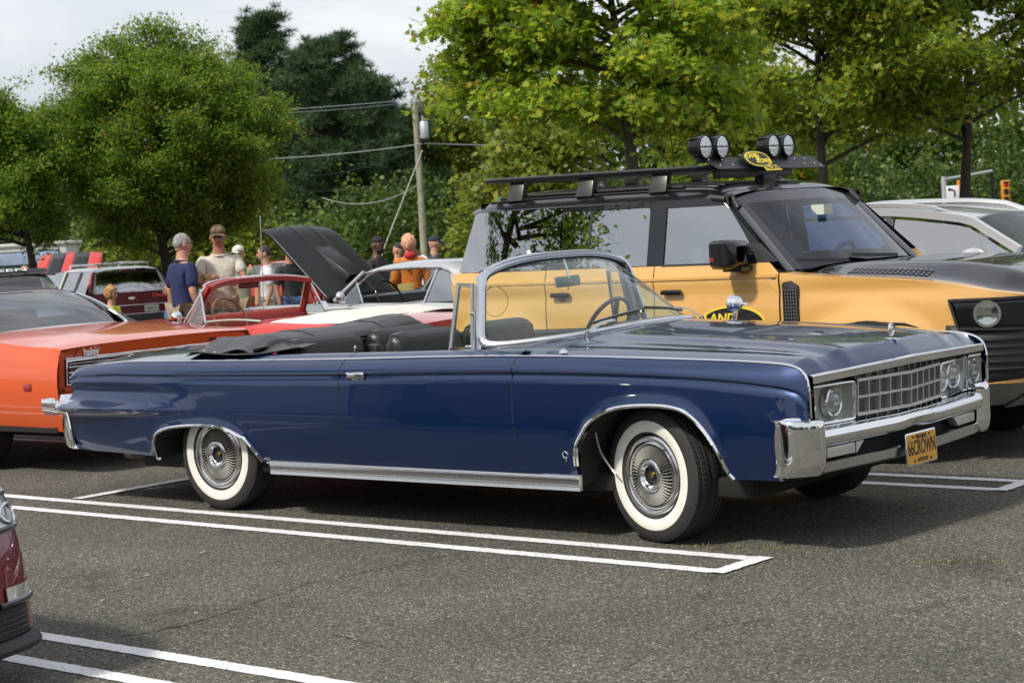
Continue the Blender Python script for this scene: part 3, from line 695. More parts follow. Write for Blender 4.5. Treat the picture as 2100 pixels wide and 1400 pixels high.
# ---- windscreen
ss = lin(-1, 1, 49)
wg = [[wsb(s).lerp(wst(s), t) + Vector((.045 * math.sin(math.pi * t) * (1 - abs(s) ** 4), 0, 0)) for t in lin(0, 1, 13)] for s in ss]
surf('windscreen_glass', wg, GLASS('windscreen_tint', (.80, .92, .86), 1.5, boost=1.7), imp, 0, (1, 0, .5))
loop = [wsb(s) for s in lin(-1, 1, 65)] + [wsb(1).lerp(wst(1), t) for t in lin(.06, .94, 12)] + [wst(s) for s in lin(1, -1, 41)] + [wst(-1).lerp(wsb(-1), t) for t in lin(.06, .94, 12)]
def smooth_loop(P, it=4):
    for _ in range(it): P = [(P[i - 1] + P[i] * 2 + P[(i + 1) % len(P)]) / 4 for i in range(len(P))]
    return P
loop = smooth_loop(loop); cen = Vector((-1.0, 0, 1.22))
def outn(P):
    out = []
    for i, p in enumerate(P):
        T = (P[(i + 1) % len(P)] - P[i - 1]).normalized(); d = p - cen
        n_ = d - T * d.dot(T); out.append(n_.normalized())
    return out
FR = M_('pale_windscreen_frame', (.62,.64,.68), .16, .9)
on = outn(loop)
sweep('windscreen_frame', loop, [(.004,-.022),(.004,.012),(.014,.020),(.034,.020),(.044,.006),(.040,-.016),(.026,-.026)], FR, imp, up=on, closed=True, angle=40)
sweep('windscreen_gasket', loop, [(-.010,-.008),(-.010,.010),(.006,.014),(.006,-.008)], M_('gasket', (.012,.012,.013), .5), imp, up=on, closed=True)
hd = [wst(s) + Vector((-.015, 0, .018)) for s in lin(-.98, .98, 31)]
sweep('header_rail', hd, [(-.018,-.03),(.014,-.028),(.020,0),(.014,.026),(-.018,.028)], M_('header_blue_grey', (.26,.29,.36), .2, .6), imp, up=(0, 0, 1))
# A pillar sleeves and quarter vents
for s in (-1, 1):
    pb, ptp = Vector((-1.215, s*.735, .965)), Vector((-1.25, s*.645, 1.372))
    sweep('pillar_sleeve', [pb.lerp(ptp, t) for t in lin(0, 1, 6)], [(-.03,-.016),(-.03,.014),(.02,.02),(.034,.0),(.02,-.02)], FR, imp, up=(1, 0, 0))
    v = empty('vent_window'); v.parent = imp
    q = [Vector((-1.405, s*.765, .972)), Vector((-1.245, s*.765, .972)), Vector((-1.285, s*.690, 1.325)), Vector((-1.385, s*.690, 1.33))]
    sweep('vent_frame', [q[0].lerp(q[3], t) for t in lin(0, 1, 5)], [(-.010,-.009),(-.010,.009),(.010,.009),(.010,-.009)], FR, v, up=(1, 0, 0))
    sweep('vent_frame', [q[1].lerp(q[2], t) for t in lin(0, 1, 5)], [(-.009,-.009),(-.009,.009),(.009,.009),(.009,-.009)], FR, v, up=(1, 0, 0))
    sweep('vent_frame', [q[3] + Vector((-.01,0,0)), q[2] + Vector((.01,0,0))], [(-.008,-.009),(-.008,.009),(.008,.009),(.008,-.009)], FR, v, up=(0, 0, 1))
    sweep('vent_frame', [q[0], q[1]], [(-.012,-.010),(-.012,.010),(.014,.010),(.014,-.010)], CHROME, v, up=(0, 0, 1))
    surf('vent_glass', [[q[0].lerp(q[1], a).lerp(q[3].lerp(q[2], a), b) for b in lin(0, 1, 3)] for a in lin(0, 1, 3)], GLASS('vent_tint', (.84,.90,.89), 1.5, boost=2.0), v)
    lathe('vent_latch', [(0,.02),(.008,.018),(.010,.008),(.006,0)], CHROME, v, 12, loc=(-1.262, s*.727, 1.17), rot=(0, 0, 0 if s < 0 else math.pi))
    box('vent_pivot', (.05, .02, .018), (-1.27, s*.765, .990), CHROME, v, .006)
# inside mirror
mi_ = empty('inside_mirror', (-1.16, 0, 1.30)); mi_.parent = imp
box('mirror_back', (.022, .25, .062), (0, 0, 0), M_('mirror_back_grey', (.10,.12,.12), .35), mi_, .02, rot=(0, R(-8), R(6)))
box('mirror_glass', (.004, .235, .050), (-.0125, 0, 0), MIRROR, mi_, .0, rot=(0, R(-8), R(6)))
tube('mirror_stalk', [(.005, 0, .02), (.0, 0, .07), (-.02, 0, .125)], .007, CHROME, mi_)
tube('mirror_toggle', [(0, 0, -.03), (0, 0, -.05)], .003, BLACKP, mi_)
# wipers and cowl vent
cv = [[Vector((wsb(s).x + .02 + k * .075, wsb(s).y, wsb(s).z + .002 - k * .012)) for k in (0, .5, 1)] for s in lin(-.62, .62, 31)]
surf('cowl_vent', cv, M_('cowl_vent_metal', (.60,.62,.64), .25, .9, bump=.0), imp, .004, (0, 0, 1))
sv, sf = [], []
for s in lin(-.60, .60, 70):
    b = wsb(s); k = len(sv)
    for dx in (.035, .085):
        for dy in (-.003, .003): sv.append((b.x + dx, b.y + dy, b.z + .0055 - dx * .16))
    sf.append((k, k + 1, k + 3, k + 2))
mesh('cowl_vent_slots', sv, sf, BLACKP, imp, False)
def wiper(base, elbow, tip0, tip1):
    wv = empty('wiper', (0, 0, 0)); wv.parent = imp
    lathe('wiper_pivot', [(0,.03),(.012,.028),(.016,.012),(.022,.0),(.022,-.02)], M_('dark_chrome', (.2,.2,.21), .2, 1), wv, 16, loc=base, rot=(R(-90), 0, 0))
    sweep('wiper_arm', spline([Vector(base) + Vector((0,0,.02)), Vector(base).lerp(Vector(elbow), .5) + Vector((0,0,.03)), elbow], 5), [(-.004,-.012),(-.004,.012),(.004,.009),(.004,-.009)], CHROMEW, wv, up=(.3, 0, 1), scale=[1.1 - .5 * i / 10 for i in range(11)])
    sweep('wiper_blade', spline([tip0, Vector(tip0).lerp(Vector(tip1), .5) + Vector((.004,0,.004)), tip1], 5), [(-.008,-.005),(-.008,.005),(.008,.003),(.008,-.003)], M_('wiper_metal', (.28,.28,.29), .3, .8), wv, up=(.6, 0, 1))
def wsp(s, t, o=.012):
    return wsb(s).lerp(wst(s), t) + Vector((.045 * math.sin(math.pi * t) + o, 0, o * .7))
wiper(wsb(-.68) + Vector((.05, 0, -.012)), wsp(-.40, .08), wsp(-.58, .10), wsp(-.06, .15))
wiper(wsb(.66) + Vector((.09, 0, -.008)), wsp(.40, .15), wsp(.02, .18), wsp(.58, .12))

# ---- interior
TRIM = M_('black_leather', (.014,.014,.016), .36, bump=.0015, bscale=60)
surf('dashboard', [[Vector((wsb(s).x + a - (.0), wsb(s).y * .96, wsb(s).z + b)) for a, b in ((-.02,-.03),(-.10,.0),(-.20,.0),(-.30,-.02),(-.33,-.06),(-.31,-.20),(-.28,-.32))] for s in lin(-.86, .86, 25)], TRIM, imp, 0, (0, 0, 1), 60)
sw = empty('steering_wheel', (-1.20, .40, 1.0)); sw.parent = imp; sw.rotation_euler = (0, R(-62), 0)
SWM = M_('steering_wheel_black', (.02,.02,.022), .3, 0, .5)
tube('rim', [(.195 * math.cos(a), .195 * math.sin(a), 0) for a in [i * 2 * math.pi / 40 for i in range(40)]], .013, SWM, sw, 8, closed=True)
for a in (R(0), R(125), R(235)): sweep('spoke', [(.19 * math.cos(a), .19 * math.sin(a), 0), (.04 * math.cos(a), .04 * math.sin(a), -.04)], [(-.006,-.016),(-.006,.016),(.006,.016),(.006,-.016)], SWM, sw)
lathe('hub', [(0,.0),(.045,-.005),(.05,-.03),(.04,-.06),(.03,-.25)], SWM, sw, 20, rot=(R(-90), 0, 0))
def seat(name, x, ya, yb, ztop, base=True):
    st = empty(name); st.parent = imp
    def back(u, v):                       # u across, v around section
        y = lerp(ya, yb, u); e = max(0, 1 - (2 * abs(u - .5)) ** 6) ** .5
        sec = [(-.11,.45),(-.145,.65),(-.155,.85),(-.145,.95),(-.10,.995),(-.03,1.0),(.03,.97),(.055,.88),(.06,.70),(.08,.50)]
        a = v * (len(sec) - 1); i = min(int(a), len(sec) - 2); q = a - i
        sx_ = lerp(sec[i][0], sec[i + 1][0], q); sz_ = lerp(sec[i][1], sec[i + 1][1], q)
        zz = .45 + (ztop - .45) * (sz_ - .45) / .55
        return Vector((x - .04 + (sx_ + .04) * (.02 + .98 * e), y, lerp(.45, zz, .88 + .12 * e)))
    surf('backrest', [[back(u, v) for v in lin(0, 1, 28)] for u in [0,.004,.012,.025,.045,.075] + lin(.12, .88, 17) + [.925,.955,.975,.988,.996,1]], TRIM, st, 0, None, 70)
    for q_ in (.3, .5, .7): tube('backrest_seam', [back(q_, v) for v in lin(.05, .42, 12)], .0022, TRIM, st, 5)
    for q_ in (.06, .94): tube('backrest_piping', [back(q_, v) for v in lin(.02, .9, 20)], .006, TRIM, st, 5)
    box('cushion', (.55, abs(yb - ya), .16), (x + .32, (ya + yb) / 2, .46), TRIM, st, .05)
seat('front_seat', -1.93, -.64, -.06, 1.065); seat('front_seat', -1.95, .06, .64, 1.065)
seat('rear_seat', -2.76, -.66, -.05, 1.035); seat('rear_seat', -2.76, .05, .66, 1.035)
box('rear_armrest', (.1, .09, .4), (-2.72, 0, .75), TRIM, imp, .03)
for s in (-1, 1):
    surf('door_lining', [[Vector((x, s * y, z)) for y, z in ((.80, zt(x) + .028), (.765, zt(x) + .012), (.75, .85), (.74, .40))] for x in lin(-2.9, -.85, 20)], TRIM, imp, 0, (0, -s, 0))
    box('seat_knob', (.012, .012, .035), (-2.12, s * .785, .985), CHROME, imp, .004)
box('carpet', (2.3, 1.5, .03), (-1.9, 0, .37), M_('dark_carpet', (.02,.02,.022), .95), imp)
# folded-top boot: padded vinyl cover with a loose near corner
def boot(u, v):
    y = lerp(-.86, .86, u); q = abs(2 * u - 1)
    sec = [(-3.62,.955),(-3.50,1.0),(-3.32,1.035),(-3.15,1.055),(-3.02,1.05),(-2.93,1.02),(-2.90,.97)]
    a = v * (len(sec) - 1); i = min(int(a), len(sec) - 2); k = a - i
    x = lerp(sec[i][0], sec[i + 1][0], k); z = lerp(sec[i][1], sec[i + 1][1], k)
    x += .10 * q ** 3 * (1 - v) + .02 * math.sin(9 * u + 3 * v)
    edge_drop = sst((q - .70) / .30)
    z = lerp(z, .953 + .02 * v + .012 * math.sin(14 * v), edge_drop * .92)
    z += .032 * sst((u - .45) / .4) * math.sin(math.pi * min(1, v * 1.05)) * (1 - edge_drop)
    n_ = mnoise.noise(Vector((x * 3.1, y * 2.3, 4.2))) * .014 + mnoise.noise(Vector((x * 9, y * 7, 1.2))) * .006
    return Vector((x, y, z + n_ + .006))
for u0 in (.33, .67): tube('boot_seam', [boot(u0, v) + Vector((0, 0, .003)) for v in lin(.02, .98, 20)], .004, VINYL, imp, 5)
tube('boot_piping', [boot(u, .03) + Vector((0, 0, .003)) for u in lin(0.02, .98, 50)], .007, VINYL, imp, 6)
surf('top_boot', [[boot(u, v) for v in lin(0, 1, 26)] for u in lin(0, 1, 70)], VINYL, imp, .006, (0, 0, 1), 80)
def flap(u, v):                           # flap hanging over the near quarter
    x = lerp(-3.50, -2.60, u); wv = .014 * math.sin(7 * u + 1) + .008 * mnoise.noise(Vector((u * 6, v * 4, 9)))
    y = -lerp(.60, .875 - .06 * abs(2 * u - 1) ** 3 - .05 * sst((u - .55) / .45), v)
    z = lerp(1.03 - .05 * sst((u - .35) / .65), .958 - .0 * u, sst(v)) + wv * (1 - .5 * v) + .006 + .02 * sst((u-.75)/.25) * v
    return Vector((x + .05 * (1 - v) * (1 - u) , y, z))
tube('flap_piping', [flap(u, .985) + Vector((0, -.003, .002)) for u in lin(0, 1, 40)], .006, VINYL, imp, 6)
surf('boot_flap', [[flap(u, v) for v in lin(0, 1, 14)] for u in lin(0, 1, 36)], VINYL, imp, .006, (0, -.3, 1), 80)
for k in range(5):
    p = flap(.12 + .13 * k, .88); lathe('boot_snap', [(0,.007),(.006,.006),(.008,.002),(.008,-.003)], CHROME, imp, 10, loc=p, rot=(R(-60), 0, 0))
for k in range(8):
    p = boot(.5 + .055 * k, .10); lathe('boot_snap', [(0,.007),(.006,.006),(.008,.002),(.008,-.003)], CHROME, imp, 10, loc=p, rot=(R(-80), 0, 0))

# ---- ornaments and door mirror
orn = empty('hood_ornament', (.895, 0, hoodz(.895, 0))); orn.parent = imp
tube('ring', [(0.0, .021 * math.cos(a), .050 + .030 * math.sin(a)) for a in [i * 2 * math.pi / 28 for i in range(28)]], .0055, CHROME, orn, 8, up=(1, 0, 0), closed=True)
ellip('eagle', (.006, .010, .022), (0, 0, .050), CHROME, orn); box('eagle_wing', (.005, .034, .008), (0, 0, .056), CHROME, orn, .002)
surf('spear', [[Vector((x, k * math.cos(a), .4 * k * math.sin(a) + .003)) for a in lin(0, math.pi, 8)] for x, k in ((-.13,.002),(-.08,.008),(-.03,.013),(.01,.014),(.04,.008),(.05,.001))], CHROME, orn, 0, (0, 0, 1), 60)
dm = empty('door_mirror', (-.56, .80, .985)); dm.parent = imp
hexa('foot', [(-.05,-.022,-.012),(.04,-.022,-.012),(.04,.022,-.012),(-.05,.022,-.012),(-.03,-.014,.008),(.02,-.014,.008),(.02,.014,.008),(-.03,.014,.008)], CHROME, dm, .004)
sweep('stem', [(-.01, 0, 0), (.0, .0, .05), (.012, .0, .10)], [(-.012,-.006),(-.012,.006),(.012,.006),(.012,-.006)], CHROME, dm, up=(1, 0, 0))
lathe('head', [(0,.034),(.022,.032),(.036,.022),(.044,.004),(.046,-.022),(.049,-.026),(.049,-.034),(.044,-.036)], CHROME, dm, 32, loc=(.012, 0, .120), rot=(0, 0, R(78)))
lathe('glass', [(0,-.034),(.045,-.034)], MIRROR, dm, 32, loc=(.012, 0, .120), rot=(0, 0, R(78)))
box('head_bar', (.09, .02, .016), (.045, 0, .115), CHROME, dm, .005)

# ---- wheels
WWALL = M_('white_sidewall', (.74, .73, .66), .55, var=.06, vscale=8, bump=.0003, bscale=40)
WCHR = M_('wheel_chrome', (.66,.66,.67), .14, 1.0)
FINM = M_('wheel_fin_metal', (.72,.71,.66), .35, .55)
def tyre_mod(i, j, r): return r
def make_wheel(name, loc, steer, side):
    wl = empty(name, loc, 0); wl.parent = imp; wl.rotation_euler = (0, 0, steer if side < 0 else steer + math.pi)
    RT, Wd = .347, .105
    prof = [(.200,.070),(.205,.088),(.218,.097),(.222,.098)]
    wwp = [(.2215,.0985),(.235,.103),(.255,.1055),(.272,.1045),(.278,.103)]
    outer = [(.277,.1025),(.290,.1030),(.298,.1015),(.312,.0985),(.328,.0915),(.338,.084)]
    lathe('tyre_bead', prof, RUBBER, wl, 64); lathe('whitewall', wwp, WWALL, wl, 72)
    tread = outer[:]
    hs = [.080, .068, .066, .058, .056, .034, .032, .024, .022, .002, -.002, -.022, -.024, -.032, -.034, -.056, -.058, -.066, -.068, -.080]
    gro = {2, 3, 6, 7, 10 - 0, 9, 12, 13, 16, 17}
    for q, h_ in enumerate(hs):
        r = RT - .012 * (h_ / .08) ** 2 - (.007 if q in gro else 0); tread.append((r, h_))
    tread += [(.338,-.084),(.328,-.0915),(.298,-.10),(.24,-.10),(.20,-.08),(.10,-.06),(.0,-.06)]
    no = len(outer)
    def rm(i, j, r):
        k = j - no
        if 0 <= k < 20 and k not in gro:
            ph = (i + (k // 2) * 2) % 3
            if ph == 0: return r - .0032
        return r
    lathe('tyre', tread, RUBBER, wl, 240, 25, rm)
    cv_ = empty('wheel_cover', (0, 0, 0)); cv_.parent = wl
    lathe('cover_dish', [(.207,.080),(.207,.094),(.198,.100),(.186,.101),(.176,.094),(.172,.096),(.162,.097),(.158,.088),(.150,.078),(.09,.074),(.0,.07)], WCHR, cv_, 72)
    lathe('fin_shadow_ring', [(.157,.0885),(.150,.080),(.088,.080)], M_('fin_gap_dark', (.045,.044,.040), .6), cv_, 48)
    fv, ff = [], []
    for k in range(48):
        a = 2 * math.pi * k / 48; n0 = len(fv)
        for r, hb, da in ((.086,.105,.0),(.10,.108,.006),(.13,.103,.02),(.152,.096,.05)):
            for d_, hh in ((-.012, hb - .020), (.0, hb), (.026, hb - .010)):
                aa = a + da + d_ * (.115 / r); fv.append((r * math.cos(aa), -hh, r * math.sin(aa)))
        for q in range(3):
            for w_ in range(2): b0 = n0 + q * 3 + w_; ff.append((b0, b0 + 1, b0 + 4, b0 + 3))
    mesh('cover_fins', fv, ff, FINM, cv_, True, 20)
    lathe('hub_ring', [(.088,.098),(.086,.110),(.078,.116),(.068,.116),(.060,.110),(.056,.098),(.050,.094)], WCHR, cv_, 48)
    lathe('hub_dish', [(.056,.096),(.052,.084),(.030,.080),(.0,.080)], M_('hub_dark', (.05,.055,.065), .3, .6), cv_, 40)
    lathe('hub_emblem', [(0,.094),(.010,.093),(.016,.088),(.017,.078)], M_('gold_emblem', (.30,.19,.05), .35, .8), cv_, 24)
    tube('emblem_ring', [(.016 * math.cos(a), -.0925, .016 * math.sin(a)) for a in [i * 2 * math.pi / 20 for i in range(20)]], .0018, M_('emblem_dark', (.05,.03,.01), .4), cv_, 5, up=(0, 1, 0), closed=True)
    tube('valve', [(.183 * math.cos(R(48)), -.10, .183 * math.sin(R(48))), (.186 * math.cos(R(48)), -.118, .186 * math.sin(R(48)))], .004, BLACKP, cv_, 6)
    return wl
make_wheel('wheel', (0, -.770, .345), R(-13), -1); make_wheel('wheel', (0, .770, .345), R(-13), 1)
make_wheel('wheel', (-3.277, -.765, .345), 0, -1); make_wheel('wheel', (-3.277, .765, .345), 0, 1)
# torn arch trim hanging behind the front wheel
sweep('loose_trim', spline([(-.33, -.90, .56), (-.32, -.88, .46), (-.28, -.86, .38), (-.245, -.86, .345)], 5), [(-.002,-.0045),(-.002,.0045),(.002,.0045),(.002,-.0045)], M_('dull_strip', (.30,.30,.29), .4, .8), imp, up=(1, -1, 0))
# ================================================================== generic car pieces
PRIV = GLASS('privacy_glass', (.035, .037, .04), 1.9, boost=4.6)
GLC = GLASS('side_glass', (.72, .82, .79), 1.6, boost=4.0)
GLW = GLASS('sky_side_glass', (.60, .74, .70), 1.6, boost=8.0)
GBLACK = M_('gloss_black_paint', (.004,.004,.005), .35, 0, 1.0, .012, spec=.2, bump=.0006, bscale=2, bdetail=1)
SATIN = M_('satin_black', (.016,.016,.017), .5)
SILVERP = M_('silver_paint', (.52,.53,.545), .3, .4, 1.0, .02)
ALLOY = M_('alloy_wheel', (.35,.35,.36), .3, .9)
def archz(x, arches, zb):
    z = zb
    for xc, zc, r in arches:
        d = r * r - (x - xc) ** 2
        if d > 0: z = max(z, zc + math.sqrt(d) * 1.0)
    return z
def body_side(parent, mat, x0, x1, Yf, ztf, arches, zb, name='body_side', n=60, rows=18, thick=.006, both=True, capz=None):
    xs = set(lin(x0, x1, n))
    for xc, zc, r in arches:
        for k in range(33):
            a = math.pi * k / 32; xx = xc - r * math.cos(a)
            if x0 < xx < x1: xs.add(xx)
    g = []
    for x in sorted(xs):
        zlo = archz(x, arches, zb(x) if callable(zb) else zb); zhi = ztf(x)
        g.append([Vector((x, -Yf(x, z), z)) for z in [lerp(zhi, zlo, (i / (rows - 1)) ** 1.0) for i in range(rows)]])
    o = surf(name, g, mat, parent, thick, (0, -1, 0), 30)
    if both: mirror_y(o)
    return o
def wheel_simple(parent, x, y, r, wd=.2, rim=.62, cap=ALLOY, spokes=5, white=False):
    s = -1 if y < 0 else 1
    wl = empty('wheel', (x, y, r)); wl.parent = parent; wl.rotation_euler = (0, 0, 0 if s < 0 else math.pi); h = wd / 2
    lathe('tyre', [(r*rim,h*.8),(r*.72,h),(r*.86,h),(r*.95,h*.88),(r,h*.6),(r,-h*.6),(r*.95,-h*.88),(r*.8,-h),(r*.5,-h*.8),(0,-h*.7)], RUBBER, wl, 48)
    lathe('rim', [(r*rim,h*.82),(r*rim*.93,h*.9),(r*rim*.88,h*.6),(r*.2,h*.45),(r*.16,h*.75),(0,h*.78)], cap, wl, 40)
    for k in range(spokes):
        a = 2 * math.pi * k / spokes; d = Vector((math.cos(a), 0, math.sin(a))); q = Vector((-math.sin(a), 0, math.cos(a))) * r * .07
        P = [d * r * .12 + q, d * r * rim * .92 + q * 1.2, d * r * rim * .92 - q * 1.2, d * r * .12 - q]
        slab('spoke', [p + Vector((0, -h * .85, 0)) for p in P], (0, -1, 0), h * .25, cap, wl)
    if white: lathe('whitewall', [(r*.66,h*1.02),(r*.78,h*1.03)], WWALL, wl, 48)
    return wl
def quadgrid(a, b, c, d, n=6, m=6, bulge=(0, 0, 0)):      # a-b bottom, d-c top
    a, b, c, d = map(Vector, (a, b, c, d)); B = Vector(bulge)
    return [[a.lerp(b, u).lerp(d.lerp(c, u), v) + B * (4 * u * (1 - u) * 4 * v * (1 - v)) for v in lin(0, 1, m)] for u in lin(0, 1, n)]
def loop_sweep(name, pts, prof, mat, parent, up, n=1): return sweep(name, pts, prof, mat, parent, up=up, closed=True)

# ================================================================== tan and black four-by-four beside the convertible
dfd = empty('off_road_vehicle', car2w(0, 3.0), -CTH, 'boxy golden-tan off-roader with black roof and hood and a roof rack', 'suv')
TAN = M_('tan_gold_paint', (.66, .37, .105), .4, .0, 1.0, .03, bump=.0008, bscale=2, bdetail=1)
def Yd(x, z):
    W = ps(x, [(-3.9,.93),(-3.80,.965),(-3.5,.985),(-2,.995),(-.2,.995),(.2,.975),(.42,.91),(.56,.80),(.62,.70)])
    y = W
    if z > 1.19: y = W - .03 * (z - 1.19) / .1
    elif z < .95: y = W - .02 * ((.95 - z) / .4) ** 2
    y += -.012 * math.exp(-((z - 1.10) / .05) ** 2)
    for xc in (-.35, -3.37):
        r = math.hypot(x - xc, z - .40); y += .035 * sst((.66 - r) / .20)
    return y
DAR = [(-.35,.40,.47),(-3.37,.40,.47)]
dzt = lambda x: 1.295 if x < -1.02 else ps(x, [(-1.02,1.225),(-.6,1.19),(-.2,1.165),(.2,1.12),(.42,1.075),(.54,1.05),(.62,1.03)])
dd = empty('front_door'); dd.parent = dfd; rd = empty('rear_door'); rd.parent = dfd
g = .004
body_side(dd, TAN, -2.0 + g, -1.005 - g, Yd, dzt, [], .48, 'door_skin', 14, both=False, thick=.01)
body_side(rd, TAN, -2.95 + g, -2.0 - g, Yd, dzt, [(-3.37,.40,.55)], .48, 'door_skin', 14, both=False, thick=.01)
body_side(dfd, TAN, -3.88, -2.95 - g, Yd, dzt, DAR[1:], .48, 'rear_panel', 14, both=False, thick=.01)
body_side(dfd, TAN, -1.0 + g, .62, Yd, dzt, DAR[:1], .50, 'front_fender', 44, both=False, thick=.01)
body_side(dfd, TAN, -3.88, .62, lambda x, z: Yd(x, z), dzt, DAR, .48, 'far_side', 60, both=False).data.transform(Matrix.Scale(-1, 4, (0, 1, 0)))
for s in (-1, 1): surf('inner_shell', [[Vector((x, s * (Yd(x, 1.0) - .06), z)) for z in (.5, .9, 1.28 if x < -1 else dzt(x) - .04)] for x in lin(-3.86, .5, 20)], DARK, dfd)
# upper belt step
sweep('belt_step', [Vector((x, -Yd(x, 1.19) - .001, 1.205)) for x in lin(-3.86, -1.02, 20)], [(-.01,-.012),(.004,-.010),(.004,.008),(-.01,.012)], TAN, dfd, up=(0, -1, 0))
# greenhouse
def Sg(x, z, o=0.0):
    t = (z - 1.295) / (1.735 - 1.295); W = ps(x, [(-3.9,.90),(-3.75,.945),(-3.5,.962),(-1,.965)])
    return Vector((x, -(W - .095 * t - o), z))
xr0 = lambda z: lerp(-3.80, -3.66, (z - 1.295) / .44)       # raked tail
xA = lambda z: lerp(-1.04, -1.50, (z - 1.295) / .44)
def pane(name, xa, xb, za, zb_, mat, parent, o=0.0, thick=.004, n=8):
    fa = xa if callable(xa) else (lambda z: xa); fb = xb if callable(xb) else (lambda z: xb)
    return surf(name, [[Sg(lerp(fa(z), fb(z), u), z, o) for z in lin(za, zb_, 7)] for u in lin(0, 1, n)], mat, parent, thick, (0, -1, 0))
ds = [pane('quarter_glass', xr0, -2.945, 1.300, 1.735, PRIV, dfd, 0, 0), pane('black_panel', -2.94, -2.84, 1.30, 1.735, PRIV, dfd, 0, 0), pane('rear_side_glass', -2.83, -2.585, 1.30, 1.71, PRIV, rd, .002, 0),
      pane('rear_door_glass', -2.57, -2.07, 1.30, 1.695, PRIV, rd, .004, 0), pane('door_pillar', -2.065, -1.93, 1.30, 1.735, GBLACK, rd, .0), pane('door_frame', -2.83, -2.06, 1.70, 1.735, GBLACK, rd, .0), pane('window_post', -2.588, -2.568, 1.30, 1.71, SATIN, rd, .002)]
xf_ = lambda z: lerp(-1.175, -1.44, max(0, (z - 1.30) / .385) ** 1.15)
ds += [pane('front_door_glass', -1.925, xf_, 1.30, 1.69, GLW, dd, .008, 0), pane('door_frame', -1.93, lambda z: -1.45, 1.685, 1.735, GBLACK, dd)]
ds += [pane('door_frame', lambda z: xf_(min(z, 1.685)) + .0, lambda z: xA(z) - .0, 1.295, 1.735, GBLACK, dd, .001)]
ds += [pane('window_seal', -1.945, lambda z: xf_(z), 1.292, 1.304, SATIN, dd, -.004)]
for o in ds:
    c = mirror_y(o)
# roof
def roofp(x, t):                          # t -1..1 across
    e = lerp(.868, .80, sst((x + 1.62) / .2)); zc = ps(x, [(-3.70,1.80),(-3.60,1.85),(-3.3,1.872),(-2.4,1.868),(-1.75,1.845),(-1.50,1.795),(-1.44,1.765)])
    a = abs(t); y = e * t; z = zc - (zc - 1.735) * (a ** 5) * 1.0
    return Vector((x, y, z))
surf('roof', [[roofp(x, t) for t in lin(-1, 1, 41)] for x in [-3.70,-3.68,-3.64,-3.6,-3.5,-3.3,-3.0,-2.6,-2.2,-1.9,-1.75,-1.65,-1.57,-1.5,-1.46]], GBLACK, dfd, .01, (0, 0, 1), 40)
surf('tail_door', [[Vector((lerp(-3.90, -3.70, sst((z - 1.0) / .85)) - .02 * (1 - t * t), t * .92, z)) for z in (.5, .8, 1.1, 1.29)] for t in lin(-1, 1, 13)], TAN, dfd, .01, (-1, 0, 0))
surf('tail_glass', [[Vector((lerp(-3.815, -3.67, (z - 1.295) / .45) - .02 * (1 - t * t), t * lerp(.89, .80, (z - 1.29) / .5), z)) for z in (1.295, 1.45, 1.6, 1.75, 1.80)] for t in lin(-1, 1, 13)], GBLACK, dfd, .006, (-1, 0, 0))
lathe('spare_wheel', [(.39,-.02),(.40,.06),(.40,.18),(.36,.22),(.27,.225),(.26,.20),(0,.19)], SATIN, dfd, 48, loc=(-3.92, .08, 1.05), rot=(0, 0, R(-90)))
for zz, nm in ((1.62, 'roof_gutter'),): pass
tube('roof_seam', [roofp(x, -.86) + Vector((0, -.002, .004)) for x in lin(-3.6, -1.6, 20)], .006, SATIN, dfd)
sweep('roof_panel_line', [roofp(x, t) + Vector((0, -.001, .002)) for x, t in ((-3.50,-.94),(-3.48,-.96),(-3.40,-.972),(-2.9,-.970),(-2.72,-.955),(-2.66,-.90))], circ(.003, 5), SATIN, dfd)
# windscreen and pillars
wl_ = [Vector((-1.0 + .10 * (1 - t * t), t * .80, 1.235 + .012 * (1 - t * t))) for t in lin(-1, 1, 21)]
wt_ = [Vector((-1.50 + .06 * (1 - t * t), t * .74, 1.755 + .015 * (1 - t * t))) for t in lin(-1, 1, 21)]
surf('windscreen_surround', [[a.lerp(b, v) for v in lin(0, 1, 8)] for a, b in zip(wl_[:2] , wt_[:2])], GBLACK, dfd, .01, (1, 0, 0)); surf('windscreen_surround', [[a.lerp(b, v) for v in lin(0, 1, 8)] for a, b in zip(wl_[-2:], wt_[-2:])], GBLACK, dfd, .01, (1, 0, 0))
surf('windscreen_header', [[a.lerp(b, v) for v in (.86, .93, 1.0)] for a, b in zip(wl_[1:-1], wt_[1:-1])], GBLACK, dfd, .01, (1, 0, 0))
surf('windscreen_glass', [[a.lerp(b, v) for v in lin(0.0, .86, 8)] for a, b in zip(wl_[1:-1], wt_[1:-1])], GLASS('blue_windscreen', (.22,.38,.84), 1.5, boost=1.4), dfd, 0, (1, 0, .5))
for s in (-1, 1):
    sweep('a_pillar', [Vector((lerp(-.99, -1.50, t), s * lerp(.86, .765, t), lerp(1.225, 1.745, t))) for t in lin(0, 1, 6)], [(-.05,-.05),(-.05,.045),(.006,.045),(.012,0),(.006,-.05)], GBLACK, dfd, up=(1, 0, .75))
    # corner sail by the mirror
    q = [Sg(-1.175, 1.30), Sg(-1.03, 1.30), Sg(-1.17, 1.42), Sg(-1.26, 1.42)]
    if s < 0: slab('mirror_sail', q, (0, -1, 0), .02, SATIN, dfd)
for s in (-1, 1):
    q_ = [Sg(-1.68, 1.735), Sg(-1.56, 1.735), Sg(-1.47, 1.72), Vector((-1.47, -.79, 1.74)), Vector((-1.40, -.80, 1.66))]
    tube('roof_corner', [Vector((p.x, s * -p.y, p.z)) for p in q_[1:]], .024, SATIN, dfd, 8)
